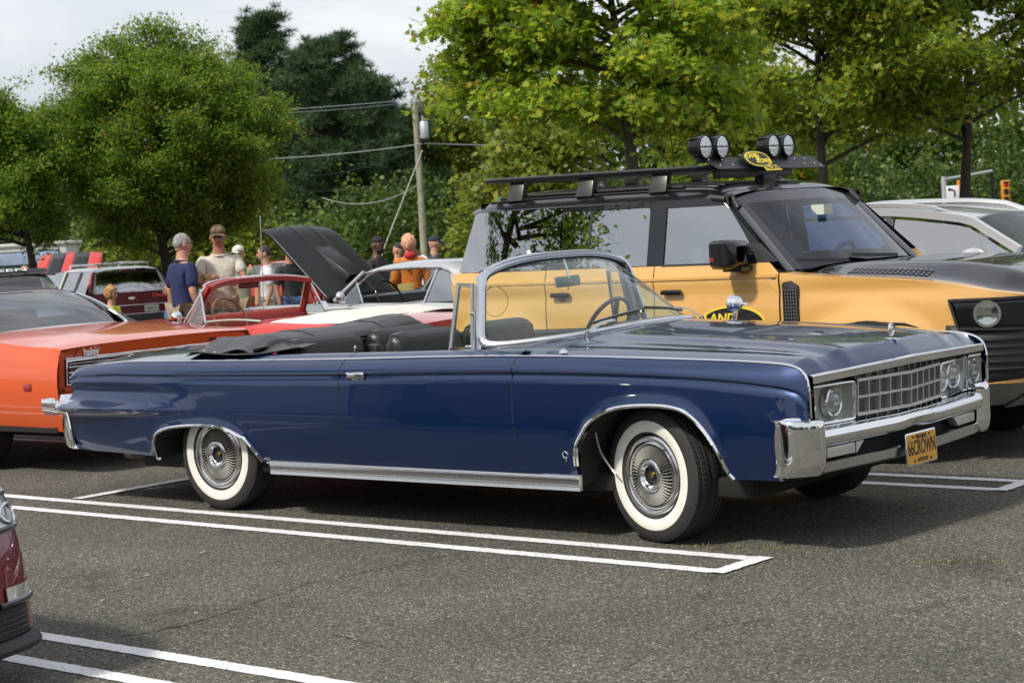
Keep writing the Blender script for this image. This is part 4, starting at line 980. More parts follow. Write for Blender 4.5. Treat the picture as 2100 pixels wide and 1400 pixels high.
sweep('sensor_box', [(-1.24, -.06, 1.62), (-1.24, .06, 1.62)], [(-.04,-.05),(-.04,.05),(.03,.05),(.03,-.05)], M_('pale_box', (.55,.58,.50), .5), dfd)
# hood with raised centre and cheek of black plates
def dhood(x, y):
    e = Yd(x, 1.0) - .09; q = abs(y) / .86
    zc = ps(x, [(-1.0,1.235),(-.6,1.262),(0,1.245),(.35,1.20),(.52,1.14),(.60,1.06)])
    ze = dzt(x) + .004
    return ze + (zc - ze) * (1 - sst((q - .62) / .38) ** .8)
surf('hood', [[Vector((x, y * min(1, (Yd(x, 1.1) - .035) / .86), dhood(x, y))) for y in lin(-.86, .86, 45)] for x in lin(-1.0, .61, 36)], GBLACK, dfd, .01, (0, 0, 1), 40)
surf('fender_shoulder', [[Vector((x, -lerp(Yd(x, dzt(x)), min(.86, Yd(x, 1.1) - .035), t), dzt(x) + .004 * t)) for t in lin(0, 1, 4)] for x in lin(-1.0, .61, 30)], TAN, dfd, .006, (0, 0, 1))
surf('fender_shoulder', [[Vector((x, lerp(Yd(x, dzt(x)), min(.86, Yd(x, 1.1) - .035), t), dzt(x) + .004 * t)) for t in lin(0, 1, 4)] for x in lin(-1.0, .61, 30)], TAN, dfd, .006, (0, 0, 1))
for i in range(16):
    for j in range(3):
        x = -.60 + i * .036; y = -.70 - j * .036
        box('tread_stud', (.026, .026, .004), (x, y, dhood(x, y) + .003), GBLACK, dfd, rot=(R(14), R(2.5), 0))
for s in (-.45, .25): 
    sweep('wiper', [Vector((-.87, s + .1, 1.27)), Vector((-.90, s - .2, 1.285)), Vector((-.93, s - .42, 1.30))], [(-.010,-.012),(-.010,.012),(.012,.010),(.012,-.010)], SATIN, dfd)
surf('cowl', [[Vector((x, y, lerp(1.235, 1.262, (x + 1.02) / .14) - .03 * (abs(y) / .85) ** 3)) for y in lin(-.86, .86, 9)] for x in (-1.02, -.95, -.88)], SATIN, dfd, .004, (0, 0, 1))
# fender vent
vg_ = empty('fender_vent'); vg_.parent = dfd
vq = [(-.955, 1.165), (-.905, 1.172), (-.855, 1.14), (-.855, .845), (-.975, .845), (-.975, 1.155)]
slab('vent_frame', [(x, -Yd(x, z) - .012, z) for x, z in vq], (0, -1, 0), .02, SATIN, vg_, .003)
for k in range(6): box('vent_bar', (.004, .010, .26), (-.965 + k * .020, -Yd(-.92, 1.0) - .016, .985), M_('vent_grey', (.10,.10,.10), .5), vg_)
for k in range(12): box('vent_bar', (.105, .010, .004), (-.914, -Yd(-.92, 1.0) - .015, .865 + k * .0225), M_('vent_grey', (.10,.10,.10), .5), vg_)
# front: lamp, grille, bumper
hlp = empty('headlight'); hlp.parent = dfd
def fp(x, z): return Vector((x, -Yd(x, z) - .004, z))
lampg = []
for u in lin(0, 1, 14):
    row = []
    for v in lin(0, 1, 7):
        x = lerp(.245, .618, u) - (1 - u) * v * .05; z = lerp(lerp(.850, .835, u), 1.022, v); row.append(Vector((x, -Yd(x, z) - .016, z)))
    lampg.append(row)
lf = [lampg[i][0] for i in range(14)] + [lampg[13][j] for j in range(1, 7)] + [lampg[i][6] for i in range(12, -1, -1)] + [lampg[0][j] for j in range(5, 0, -1)]
sweep('lamp_frame', [p + Vector((.002, -.004, 0)) for p in lf], [(-.010,-.010),(-.010,.010),(.008,.008),(.008,-.008)], SATIN, hlp, up=(0.4, -1, 0), closed=True)
surf('lamp_surround', lampg, GBLACK, hlp, .02, (0, -1, 0))
lc = Vector((.415, -Yd(.415, .93) - .020, .935)); ln = Vector((.50, -.86, 0)).normalized()
for r0, r1, nm, mt in ((.082,.066,'lamp_ring', M_('lamp_ring_grey', (.5,.5,.5), .2, .9)),(.064,.0,'lamp_lens', BULB)):
    lathe(nm, [(r1, .012),(r0, .012),(r0 + .004, -.03)] if r1 else [(0,.014),(.04,.013),(.066,.010)], mt, hlp, 36, loc=lc, rot=(0, 0, math.atan2(ln.y, ln.x) + R(90)))
lathe('reflector', [(0,.002),(.03,.004),(.066,.009)], CHROME, hlp, 30, loc=lc, rot=(0, 0, math.atan2(ln.y, ln.x) + R(90)))
def nosep(y): return .645 - .10 * (abs(y) / .75) ** 3
surf('grille', [[Vector((nosep(y) + dx, y, z)) for z, dx in ((.50,.02),(.60,.06),(.70,.05),(.76,.01),(.85,.0),(.95,-.005),(1.02,-.02))] for y in lin(-.74, .74, 21)], GBLACK, dfd, .02, (1, 0, 0))
surf('lower_bumper', [[fp_ for fp_ in [Vector((x + dx, -Yd(x, .7) - dy, z)) for z, dx, dy in ((.46,-.06,-.03),(.55,.0,.012),(.66,.012,.014),(.76,.008,.008),(.87,.004,.006))]] for x in lin(.16, .60, 12)], SATIN, dfd, .02, (0, -1, 0))
for k in range(5): sweep('bumper_slat', [Vector((x + .01, -Yd(x, .7) - .018, .60 + k * .045)) for x in lin(.36, .60, 8)], [(-.006,-.008),(-.006,.008),(.006,.006),(.006,-.006)], M_('vent_dark', (.010,.010,.010), .5), dfd)
surf('skid_plate', [[Vector((x + dx, -Yd(x, .7) + dy, z)) for z, dx, dy in ((.36,-.14,.10),(.42,-.06,.05),(.50,.0,.0))] for x in lin(.20, .62, 8)] , M_('skid_grey', (.25,.245,.24), .5, .3), dfd, .01, (0, -1, 0))
surf('skid_plate', [[Vector((nosep(y) + dx, y, z)) for z, dx in ((.34,-.16),(.42,-.02),(.50,.03))] for y in lin(-.72, .72, 9)], M_('skid_grey', (.25,.245,.24), .5, .3), dfd, .01, (1, 0, 0))
textmesh('nose_lettering', 'DEFENDER', .06, M_('nose_letter', (.28,.28,.29), .3, .6), dfd, basis((.585, -.35, 1.035), (0, 1, 0), (-.35, 0, 1)), .002, sx=1.5)
# arch cladding
for s, nm in ((-1, 'arch_cladding'), (1, 'arch_cladding')):
    for xc in (-.35, -3.37):
        P = [Vector((xc + .485 * math.cos(a), s * (Yd(xc + .485 * math.cos(a), .40 + .485 * math.sin(a)) + .003), .40 + .485 * math.sin(a))) for a in lin(R(5), R(175), 25)]
        sweep(nm, P, [(-.02,-.03),(.008,-.03),(.012,.0),(.008,.025),(-.02,.025)], SATIN, dfd, up=(0, s, 0))
slab('arch_cap', [(x, -Yd(x, .9) - .010, z) for x, z in ((-.64,.865),(-.54,.893),(-.33,.905),(-.10,.893),(.0,.86),(-.3,.86))], (0, -1, 0), .02, SATIN, dfd, .003)
for xc in (-.35, -3.37):
    for s in (-1, 1): wheel_simple(dfd, xc, s * .86, .40, .25, .62, M_('black_alloy', (.03,.03,.03), .35, .5), 6)
box('chassis', (4.3, 1.6, .2), (-1.75, 0, .50), DARK, dfd, .04)
# mirror
mr = empty('door_mirror', (-1.30, -1.10, 1.36)); mr.parent = dfd
def mshape(v): return v
mg = []
for x, k in ((-.085,.80),(-.08,.93),(-.06,.98),(0,1.0),(.05,.95),(.085,.80),(.10,.55)):
    mg.append([Vector((x, (.125 * c) * k, .095 * s_ * k)) for c, s_ in ((1,.8),(.8,1),(0,1.03),(-.8,1),(-1,.8),(-1,0),(-1,-.7),(-.75,-1),(0,-1.05),(.8,-1),(1,-.7),(1,0))])
surf('housing', mg, GBLACK, mr, 0, None, 40, cv=True); mesh('mirror_glass', [(-.083, .11 * c, .08 * s_) for c, s_ in ((1,.8),(-1,.8),(-1,-.8),(1,-.8))], [(0,1,2,3)], MIRROR, mr, False)
hexa('arm', [(-.06,.0,-.115),(.09,.0,-.115),(.10,.20,-.105),(-.03,.20,-.105),(-.06,.0,-.085),(.09,.0,-.085),(.09,.20,-.07),(-.03,.20,-.07)], GBLACK, mr, .006)
box('side_repeater', (.03, .012, .03), (-.06, -.118, -.03), M_('amber_red', (.25,.03,.02), .2), mr, .004)
# door handle, fuel flap, badge, sticker
hd_ = empty('door_handle', (-2.80, -Yd(-2.8, 1.11), 1.118)); hd_.parent = rd
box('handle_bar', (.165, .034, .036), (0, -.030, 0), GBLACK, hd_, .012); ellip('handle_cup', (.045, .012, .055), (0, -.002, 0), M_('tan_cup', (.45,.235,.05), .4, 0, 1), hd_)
for xx, zz in ((-.060, 1.118),):
    hb = empty('door_handle', (-1.84, -Yd(-1.8, 1.11), 1.118)); hb.parent = dd
    box('handle_bar', (.165, .034, .036), (0, -.030, 0), GBLACK, hb, .012)
tube('fuel_flap_line', [Vector((-3.42 + .115 * math.cos(a), -Yd(-3.42 + .115 * math.cos(a), 1.09 + .11 * math.sin(a)) - .001, 1.085 + .11 * math.sin(a))) for a in [i * 2 * math.pi / 28 for i in range(28)]], .0025, M_('gap_brown', (.08,.045,.015), .8), dfd, 5, up=(0, -1, 0), closed=True)
lathe('window_sticker', [(0,.003),(.020,.003),(.022,.001)], M_('white_sticker', (.75,.76,.76), .4), dfd, 20, loc=Sg(-3.12, 1.425))
YEL = M_('emblem_yellow', (.80, .62, .04), .4); EBK = M_('emblem_black', (.012,.012,.012), .4)
def oval(cx, cz, a, b, y, n=36): return [Vector((cx + a * math.cos(t), y, cz + b * math.sin(t))) for t in [i * 2 * math.pi / n for i in range(n)]]
eb = empty('door_emblem'); eb.parent = dd
ey = -Yd(-1.35, .90) - .004
slab('emblem_plate', oval(-1.37, .90, .255, .118, ey), (0, -1, 0), .004, YEL, eb); slab('emblem_field', oval(-1.37, .90, .242, .106, ey - .002), (0, -1, 0), .003, EBK, eb)
textmesh('emblem_word', 'LAND', .085, YEL, eb, basis((-1.47, ey - .003, .935), (1, 0, 0), (0, 0, 1)), .001, sx=1.1, shear=.15, off=.002)
textmesh('emblem_word', 'ROVER', .085, YEL, eb, basis((-1.30, ey - .003, .86), (1, 0, 0), (0, 0, 1)), .001, sx=1.1, shear=.15, off=.002)
slab('emblem_slash', [Vector((x, ey - .003, z)) for x, z in ((-1.36,.955),(-1.34,.955),(-1.35,.90),(-1.30,.915),(-1.42,.835),(-1.44,.835),(-1.385,.893),(-1.40,.893))], (0, -1, 0), .001, YEL, eb)
# interior
for x, y in ((-1.75,-.42),(-1.75,.42),(-2.65,-.42),(-2.65,.42)):
    st = empty('seat'); st.parent = dfd
    box('backrest', (.16, .50, .62), (x - .1, y, 1.10), M_('seat_grey', (.10,.105,.10), .7), st, .06, rot=(0, R(-8), 0)); box('headrest', (.09, .26, .18), (x - .15, y, 1.50), M_('seat_grey', (.10,.105,.10), .7), st, .04); box('cushion', (.5, .5, .15), (x + .15, y, .80), M_('seat_grey', (.10,.105,.10), .7), st, .05)
dst = empty('steering_wheel', (-1.36, .40, 1.20)); dst.parent = dfd; dst.rotation_euler = (0, R(-65), 0)
tube('rim', [(.185 * math.cos(a), .185 * math.sin(a), 0) for a in [i * 2 * math.pi / 32 for i in range(32)]], .017, M_('wheel_grey', (.05,.055,.07), .5), dst, 8, closed=True)
for a in (R(90), R(270), R(180)): sweep('spoke', [(.18 * math.cos(a), .18 * math.sin(a), 0), (.03 * math.cos(a), .03 * math.sin(a), -.02)], [(-.008,-.02),(-.008,.02),(.008,.02),(.008,-.02)], M_('wheel_grey', (.05,.055,.07), .5), dst)
surf('dashboard', [[Vector((x, y, z)) for x, z in ((-.98,1.20),(-1.10,1.235),(-1.22,1.215),(-1.24,1.10),(-1.20,.85))] for y in lin(-.82, .82, 7)], SATIN, dfd, 0, (0, 0, 1))
box('cabin_floor', (2.9, 1.7, .05), (-2.3, 0, .62), DARK, dfd)
# roof rack with lamp bar
rk = empty('roof_rack'); rk.parent = dfd
RKM = M_('rack_black', (.02,.02,.021), .42, .2)
rx0, rx1, rz0, rz1 = -3.70, -1.76, 1.962, 1.945
prt = [Vector((rx0, -.60, rz0)), Vector((rx0 + .05, -.70, rz0)), Vector((rx0 + .12, -.73, rz0)), Vector((rx1 - .2, -.73, rz1)), Vector((rx1 - .05, -.68, rz1)), Vector((rx1, -.58, rz1))]
full = prt + [Vector((p.x, -p.y, p.z)) for p in reversed(prt)]
sweep('rail', full, [(-.020,-.012),(-.016,.030),(.006,.040),(.018,.020),(.020,-.012)], RKM, rk, up=(0, 0, 1), closed=True)
for k in range(9): 
    y = -.60 + 1.2 * k / 8; hexa('slat', [(rx0+.04,y-.03,rz0-.010),(rx1-.03,y-.03,rz1-.010),(rx1-.03,y+.03,rz1-.010),(rx0+.04,y+.03,rz0-.010),(rx0+.04,y-.03,rz0+.008),(rx1-.03,y-.03,rz1+.008),(rx1-.03,y+.03,rz1+.008),(rx0+.04,y+.03,rz0+.008)], RKM, rk)
for x in (-3.36, -2.72, -2.08):
    for s in (-1, 1):
        zr = roofp(x, .84).z; zt_ = lerp(rz0, rz1, (x - rx0) / (rx1 - rx0)) - .012
        hexa('rack_foot', [(x-.075,s*.75-.03,zr-.012),(x+.075,s*.75-.03,zr-.012),(x+.075,s*.75+.03,zr-.012),(x-.075,s*.75+.03,zr-.012),(x-.065,s*.70-.03,zt_),(x+.065,s*.70-.03,zt_),(x+.065,s*.70+.03,zt_),(x-.065,s*.70+.03,zt_)], M_('foot_grey', (.07,.068,.062), .35, .6), rk, .008)
for s in (-1, 1): tube('roof_track', [Vector((x, s * .70, roofp(x, .80).z + .008)) for x in lin(-3.55, -1.9, 12)], .012, SATIN, rk)
lathe('shark_fin', [(0,.06),(.02,.055),(.05,.02),(.06,0)], SATIN, dfd, 16, loc=(-3.12, 0, 1.872), rot=(R(-90), 0, 0))
lb = empty('lamp_bar'); lb.parent = dfd
px_ = -1.70
pan = [Vector((px_ - .02, -.78, 2.012)), Vector((px_ + .06, -.66, 1.930)), Vector((px_ + .06, .76, 1.922)), Vector((px_ - .02, .70, 2.008))]
slab('lamp_panel', pan, (.7, 0, .4), .006, M_('panel_black', (.012,.012,.013), .4), lb)
for y, z in ((-.68,1.995),(-.52,1.995),(-.60,1.955),(-.44,1.955),(.42,1.99),(.56,1.99),(.50,1.952),(.64,1.952),(.70,1.935)):
    lathe('panel_bolt', [(0,.004),(.006,.003),(.007,0)], CHROME, lb, 8, loc=(px_ + .06 - (z - 1.926) * .98 + .003, y, z), rot=(0, 0, R(90)))
box('bar_mount', (.06, .95, .055), (px_ - .02, -.10, 1.895), SATIN, lb, .006); box('bar_mount', (.08, .16, .06), (px_ + .0, .02, 1.855), SATIN, lb, .006)
for y in (-.72, -.515, .145, .345):
    lm = empty('spot_lamp', (px_ - .01, y, 2.085)); lm.parent = lb; lm.rotation_euler = (0, 0, R(90))
    lathe('lamp_body', [(.0,-.10),(.055,-.098),(.07,-.06),(.080,.0),(.084,.022),(.080,.026),(.073,.020)], M_('lamp_body_black', (.015,.015,.016), .35, .4), lm, 32)
    lathe('lamp_lens', [(0,.021),(.04,.020),(.073,.017)], M_('lens_silver', (.62,.65,.68), .12, .85, 1.0, bump=.004, bscale=60), lm, 32)
    for k in range(8):
        a = k * math.pi / 4; q = Vector((math.cos(a), 0, math.sin(a))); sweep('cooling_fin', [q * .078 + Vector((0, .01, 0)), q * .070 + Vector((0, .085, 0))], [(-.006,-.004),(-.006,.004),(.008,.004),(.008,-.004)], M_('lamp_body_black', (.015,.015,.016), .35, .4), lm, up=tuple(q))
    sweep('lens_bar', [(-.07, -.024, 0), (.07, -.024, 0)], circ(.004, 6), SATIN, lm); box('lamp_bracket', (.03, .06, .05), (0, .03, -.085), SATIN, lm, .004)
# LAND ROVER TROPHY plaque on the lamp panel
em = basis((px_ + .056, -.10, 1.968), (0, 1, 0), (-.80, 0, 1)) @ Matrix.Scale(.92, 4); pq = empty('trophy_plaque'); pq.parent = lb
def lp(pts, dz=0): return [em @ Vector((a, b, dz)) for a, b in pts]
ov = [(-.03 + .165 * math.copysign(abs(math.cos(t)) ** .8, math.cos(t)), .03 + .075 * math.copysign(abs(math.sin(t)) ** .8, math.sin(t))) for t in [i * 2 * math.pi / 40 for i in range(40)]]
nrm_ = em.to_3x3() @ Vector((0, 0, 1))
slab('plaque_edge', lp([(a * 1.12 , b * 1.12) for a, b in ov], .003), nrm_, .008, EBK, pq); slab('plaque_yellow', lp(ov, .006), nrm_, .004, YEL, pq); slab('plaque_field', lp([(-.03 + (a + .03) * .90, .03 + (b - .03) * .84) for a, b in ov], .008), nrm_, .004, EBK, pq)
slab('plaque_tail', lp([(-.03, -.04), (.16, -.035), (.20, -.085), (-.02, -.088)], .0055), nrm_, .005, YEL, pq)
textmesh('plaque_word', 'LAND', .062, YEL, pq, em @ Matrix.Translation((-.085, .058, .009)), .001, sx=1.05, shear=.1, off=.0015); textmesh('plaque_word', 'ROVER', .062, YEL, pq, em @ Matrix.Translation((.025, .004, .009)), .001, sx=1.0, shear=.1, off=.0015)
slab('plaque_slash', lp([(-.035,.07),(-.02,.07),(-.03,.035),(.0,.045),(-.075,-.01),(-.09,-.01),(-.05,.028),(-.065,.028)], .0095), nrm_, .001, YEL, pq)
textmesh('plaque_word', 'TROPHY', .050, EBK, pq, em @ Matrix.Translation((.085, -.062, .0065)), .001, sx=1.15, off=.001)

# ================================================================== silver crossover behind it
suv = empty('crossover_car', car2w(0, 5.78), -CTH, 'silver crossover with bright roof rails, beyond the golden-tan off-roader', 'car')
def Yv(x, z):
    W = ps(x, [(-3.75,.80),(-3.4,.90),(-2.5,.945),(-.3,.945),(.2,.90),(.55,.78),(.72,.5)])
    return W - (.05 * ((z - .75) / .4) ** 2 if z > .75 else .03 * ((.75 - z) / .4) ** 2)
vzt = lambda x: ps(x, [(-3.75,1.12),(-2.4,1.155),(-1.2,1.12),(-.7,1.085),(.1,1.02),(.5,.92),(.72,.80)])
VAR = [(0 - .25,.36,.40),(-2.95,.36,.40)]
body_side(suv, SILVERP, -3.75, .72, Yv, vzt, VAR, .32, 'body_side', 60)
surf('hood', [[Vector((x, t * (Yv(x, vzt(x))), vzt(x) + .075 * (1 - abs(t) ** 2.2) * sst((.74 - x) / .4))) for t in lin(-1, 1, 21)] for x in lin(-.75, .72, 20)], SILVERP, suv, .006, (0, 0, 1))
surf('nose', [[Vector((x_, t * .5, z)) for x_, z in ((.72,.80),(.76,.65),(.74,.45),(.66,.32))] for t in lin(-1, 1, 7)], SILVERP, suv, .006, (1, 0, 0))
def Sv(x, z): t = (z - 1.12) / .40; return Vector((x, -(.90 - .17 * t - (.10 * sst((-3.0 - x) / .7))), z))
zroof = lambda x: ps(x, [(-3.62,1.40),(-3.3,1.52),(-2.6,1.60),(-1.9,1.585),(-1.30,1.52),(-1.15,1.495)])
surf('roof', [[Vector((x, t * (.74 - .10 * sst((-3.0 - x) / .7)), zroof(x) - .07 * abs(t) ** 3.5)) for t in lin(-1, 1, 21)] for x in lin(-3.62, -1.14, 24)], SILVERP, suv, .006, (0, 0, 1))
topz = lambda x: zroof(min(x, -1.14)) - .085 if x < -1.14 else lerp(zroof(-1.14) - .085, 1.12, (x + 1.14) / .52)
for s in (-1, 1):
    def gl(name, xa, xb, mat):
        gq = []
        for u in lin(0, 1, 9):
            x = lerp(xa, xb, u); z1 = topz(x); z0 = vzt(x) + .012; gq.append([Vector((p.x, s * -p.y, p.z)) for p in [Sv(x, lerp(z0, max(z1, z0 + .01), v)) for v in lin(0, 1, 5)]])
        surf(name, gq, mat, suv, 0, (0, s, 0))
    gl('front_side_glass', -1.78, -.76, GLW); gl('rear_side_glass', -2.72, -1.86, GLW); gl('quarter_glass', -3.35, -2.78, PRIV)
    for x in (-1.82, -2.75): sweep('door_pillar', [Vector((p.x, s * -p.y, p.z)) for p in (Sv(x, vzt(x)), Sv(x, topz(x)))], [(-.01,-.03),(-.01,.03),(.006,.03),(.006,-.03)], SATIN, suv, up=(0, s, 0))
    arc = [Vector((p.x, s * -p.y, p.z)) for p in [Sv(x, topz(x) + .012) for x in lin(-3.3, -.70, 26)]]
    sweep('window_trim', arc, [(-.008,-.012),(.006,-.012),(.006,.012),(-.008,.012)], CHROME, suv, up=(0, s, 0))
    sweep('cant_rail', [p + Vector((0, -s * .02, .035)) for p in arc], [(-.03,-.04),(.018,-.035),(.02,.03),(-.03,.04)], SILVERP, suv, up=(0, s, 0))
    rl = [Vector((x, s * .66, zroof(x) - .03 + .055 * min(1, min((x + 3.35) / .2, (-1.25 - x) / .25)))) for x in [-3.35,-3.28,-3.2,-3.1] + lin(-3.0, -1.6, 14) + [-1.5,-1.42,-1.35,-1.28,-1.25]]
    sweep('roof_rail', rl, [(-.016,-.014),(-.016,.014),(.010,.018),(.018,0),(.010,-.018)], M_('rail_silver', (.72,.73,.74), .25, .8), suv)
    mrr = empty('door_mirror', (-1.0, s * 1.0, 1.17)); mrr.parent = suv
    ellip('housing', (.10, .13, .085), (0, 0, 0), SILVERP, mrr); box('arm', (.05, .10, .04), (0, -s * .1, -.04), SATIN, mrr, .01)
wb_ = [Vector((-.68 + .14 * (1 - t * t), t * .80, 1.10 + .015 * (1 - t * t))) for t in lin(-1, 1, 15)]; wt2 = [Vector((-1.16 + .06 * (1 - t * t), t * .68, 1.475 + .03 * (1 - t * t))) for t in lin(-1, 1, 15)]
surf('windscreen_glass', [[a.lerp(b, v) for v in lin(0, 1, 8)] for a, b in zip(wb_, wt2)], GLASS('dark_screen', (.45,.52,.50), 1.5, boost=2.0), suv, 0, (1, 0, .5))
for s in (-1, 1): sweep('a_pillar', [Vector((lerp(-.64, -1.18, t), s * lerp(.82, .69, t), lerp(1.09, 1.475, t))) for t in lin(0, 1, 6)], [(-.03,-.03),(-.03,.03),(.03,.03),(.03,-.03)], SILVERP, suv, up=(1, 0, .5))
surf('tail', [[Vector((x_, t * .8, z)) for x_, z in ((-3.70,.40),(-3.80,.6),(-3.78,1.0),(-3.70,1.15),(-3.60,1.40))] for t in lin(-1, 1, 7)], SILVERP, suv, .006, (-1, 0, 0))
for xc in (-.25, -2.95):
    for s in (-1, 1): wheel_simple(suv, xc, s * .82, .36, .22)
box('chassis', (3.9, 1.5, .2), (-1.5, 0, .42), DARK, suv, .04); surf('dashboard', [[Vector((x, y, z)) for x, z in ((-.66,1.08),(-.9,1.09),(-.95,.9))] for y in lin(-.78, .78, 5)], SATIN, suv)
for y in (-.4, .4): box('seat', (.16, .48, .70), (-1.95, y, 1.05), M_('seat_beige', (.30,.27,.22), .7), suv, .06)
tube('steering_wheel', [(-1.05 + .07 * math.sin(a), .38 + .18 * math.cos(a), 1.08 + .17 * math.sin(a)) for a in [i * 2 * math.pi / 28 for i in range(28)]], .016, SATIN, suv, 8, up=(1, 0, 0), closed=True)
# ================================================================== 1960s-70s cars behind
def place(x, y): p = car2w(x, y); p.z = gz(p.y); return p
class Shell: pass
def shell(root, paint, WP, ZT, ZC, arches, zb=.30, zm=.62, tt=.05, tl=.06, et=.05, deck=None, hoodr=None, seg=None):
    """sides + tops of a separate-fender car; returns functions"""
    S = Shell(); x0, x1 = WP[0][0], WP[-1][0]
    S.W = lambda x: ps(x, WP); S.zt = lambda x: ps(x, ZT); S.zc = lambda x: ps(x, ZC)
    def Y(x, z):
        d = (z - zm) / max(.05, S.zt(x) - zm) if z > zm else (zm - z) / (zm - zb + .02)
        return S.W(x) - (tt * d ** 2.2 if z > zm else tl * d ** 2)
    S.Y = Y; S.e = lambda x: Y(x, S.zt(x))
    cuts = [x0] + (seg or []) + [x1]
    names = ['rear_quarter', 'door', 'front_fender'] if len(cuts) == 4 else ['body_side'] * (len(cuts) - 1)
    for a, b, nm in zip(cuts, cuts[1:], names): body_side(root, paint, a + .003, b - .003, Y, S.zt, [q for q in arches if a < q[0] < b], zb, nm, 30)
    def top(x, t):
        q = abs(t); return Vector((x, t * S.e(x), S.zt(x) + (S.zc(x) - S.zt(x)) * (1 - q ** 2.6) + .012 * math.exp(-((q - .93) / .05) ** 2) * (1 - q) / .07 * 0))
    S.top = top
    for rng_, nm in ((deck, 'trunk_lid'), (hoodr, 'hood')):
        if rng_: surf(nm, [[top(x, t) for t in lin(-1, 1, 31)] for x in lin(rng_[0], rng_[1], 22)], paint, root, .006, (0, 0, 1), 40)
    for s in (-1, 1): surf('inner_shell', [[Vector((x, s * (Y(x, .7) - .05), z)) for z in (.32, .6, S.zt(x) - .05)] for x in lin(x0 + .1, x1 - .1, 12)], DARK, root)
    box('underbody', (x1 - x0 - .5, 1.3, .14), ((x0 + x1) / 2, 0, .32), DARK, root, .03)
    return S
def endcap(root, S, x, dx, paint, name, zb=.34, n=15, bul=.04):
    surf(name, [[Vector((x + dx * (.0 + bul * math.sin(math.pi * v)), t * lerp(S.e(x), S.Y(x, zb), v), lerp(S.top(x, t).z, zb, v))) for v in lin(0, 1, 8)] for t in lin(-1, 1, n)], paint, root, .006, (dx, 0, 0))
def bumper(root, x, w_, z, dx, hgt=.11, wrap=.25, mat=CHROME, name='bumper'):
    P = [Vector((x - dx * wrap, -w_, z)), Vector((x - dx * .06, -w_ + .01, z)), Vector((x, -w_ + .10, z)), Vector((x + dx * .03, -w_ * .5, z)), Vector((x + dx * .04, 0, z))]
    P = P + [Vector((p.x, -p.y, p.z)) for p in reversed(P[:-1])]
    Q = spline(P, 5); up = []
    return sweep(name, Q, [(-hgt/2,-.03),(-hgt/2,.02),(-hgt*.2,.035),(hgt*.2,.035),(hgt/2,.02),(hgt/2,-.03)] if dx > 0 else [(-hgt/2,.03),(-hgt/2,-.02),(-hgt*.2,-.035),(hgt*.2,-.035),(hgt/2,-.02),(hgt/2,.03)], mat, root, up=(0, 0, 1), angle=45)

# ---- orange hardtop coupe, tail towards us
OR = M_('orange_paint', (.62, .085, .012), .4, 0, 1.0, .02, bump=.0008, bscale=2, bdetail=1)
orc = empty('hardtop_coupe', place(-9.95, .80), -CTH + math.pi, 'bright orange 1970s hardtop coupe with black vinyl roof, tail towards the blue convertible', 'car')
S = shell(orc, OR, [(-4.20,.965),(-4.05,.975),(-3.6,.98),(-2.5,.975),(-1,.96),(.3,.94),(.95,.88)], [(-4.20,.925),(-4.12,.94),(-3.8,.955),(-3.2,1.0),(-2.6,1.01),(-1.6,.965),(0,.95),(.95,.88)],
          [(-4.20,.945),(-4.0,.975),(-3.2,1.03),(-2.9,1.04),(-1.3,1.02),(-.8,1.01),(0,1.0),(.95,.92)], [(0,.34,.40),(-2.95,.34,.37)], .33, .66, .055, .07, deck=(-4.20, -2.92), hoodr=(-.85, .95), seg=[-2.1, -.85])
endcap(orc, S, .95, 1, OR, 'nose', .36)
# tail: upper lip, recessed black panel with chrome outline, lower panel
def tp_(y, z, o=0.0): return Vector((-4.205 + .03 * (abs(y) / .91) ** 2 + (.925 - z) * .10 + o, y, z))
surf('trunk_lip', [[tp_(y, lerp(S.top(-4.2, y / .91).z if abs(y) < .91 else .925, .848, v)) for v in lin(0, 1, 4)] for y in lin(-.91, .91, 41)], OR, orc, .006, (-1, 0, 0))
surf('tail_panel', [[tp_(y, z, .035) for z in lin(.64, .855, 5)] for y in lin(-.89, .89, 21)], SATIN, orc, .004, (-1, 0, 0))
surf('valance', [[tp_(y, z) for z in lin(.36, .655, 6)] for y in lin(-.91, .91, 21)], OR, orc, .006, (-1, 0, 0))
for s in (-1, 1):
    surf('quarter_end', [[tp_(s * y, z) for z in lin(.61, .93, 6)] for y in lin(.862, .912, 4)], OR, orc, .02, (-1, 0, 0))
    lp_ = [tp_(s * y, z, -.006) for y, z in ((.85,.836),(.60,.842),(.30,.843),(.24,.83),(.24,.685),(.30,.670),(.6,.666),(.85,.666))]
    tube('tail_trim', lp_, .009, CHROME, orc, 6, up=(1, 0, 0), closed=True)
    lm = empty('tail_lamp'); lm.parent = orc
    surf('red_lens', [[tp_(s * y, z, .012) for z in lin(.69, .815, 4)] for y in lin(.36, .82, 6)], M_('tail_red_dark', (.10,.006,.005), .2, 0, 1), lm, .02, (-1, 0, 0))
    for z in (.715, .752, .79): tube('lens_bar', [tp_(s * y, z, .002) for y in lin(.34, .83, 8)], .006, CHROMEW, lm, 6, up=(1, 0, 0))
    tube('lens_outline', [tp_(s * y, z, .0) for y, z in ((.83,.815),(.5,.818),(.38,.81),(.34,.75),(.38,.695),(.5,.687),(.83,.687))], .006, CHROME, lm, 6, up=(1, 0, 0), closed=True)
    box('side_marker', (.085, .008, .045), (-3.86, s * (S.Y(-3.86, .65) + .003), .655), M_('marker_red', (.30,.01,.008), .2, 0, 1), orc, .004)
    box('side_marker_frame', (.095, .006, .055), (-3.86, s * (S.Y(-3.86, .65) + .001), .655), M_('marker_frame', (.15,.03,.02), .3), orc, .004)
bumper(orc, -4.23, .94, .535, -1, .14, .22, name='rear_bumper')
tube('trunk_seam', [tp_(y, .852, -.005) for y in lin(-.86, .86, 20)], .009, CHROME, orc, 6)
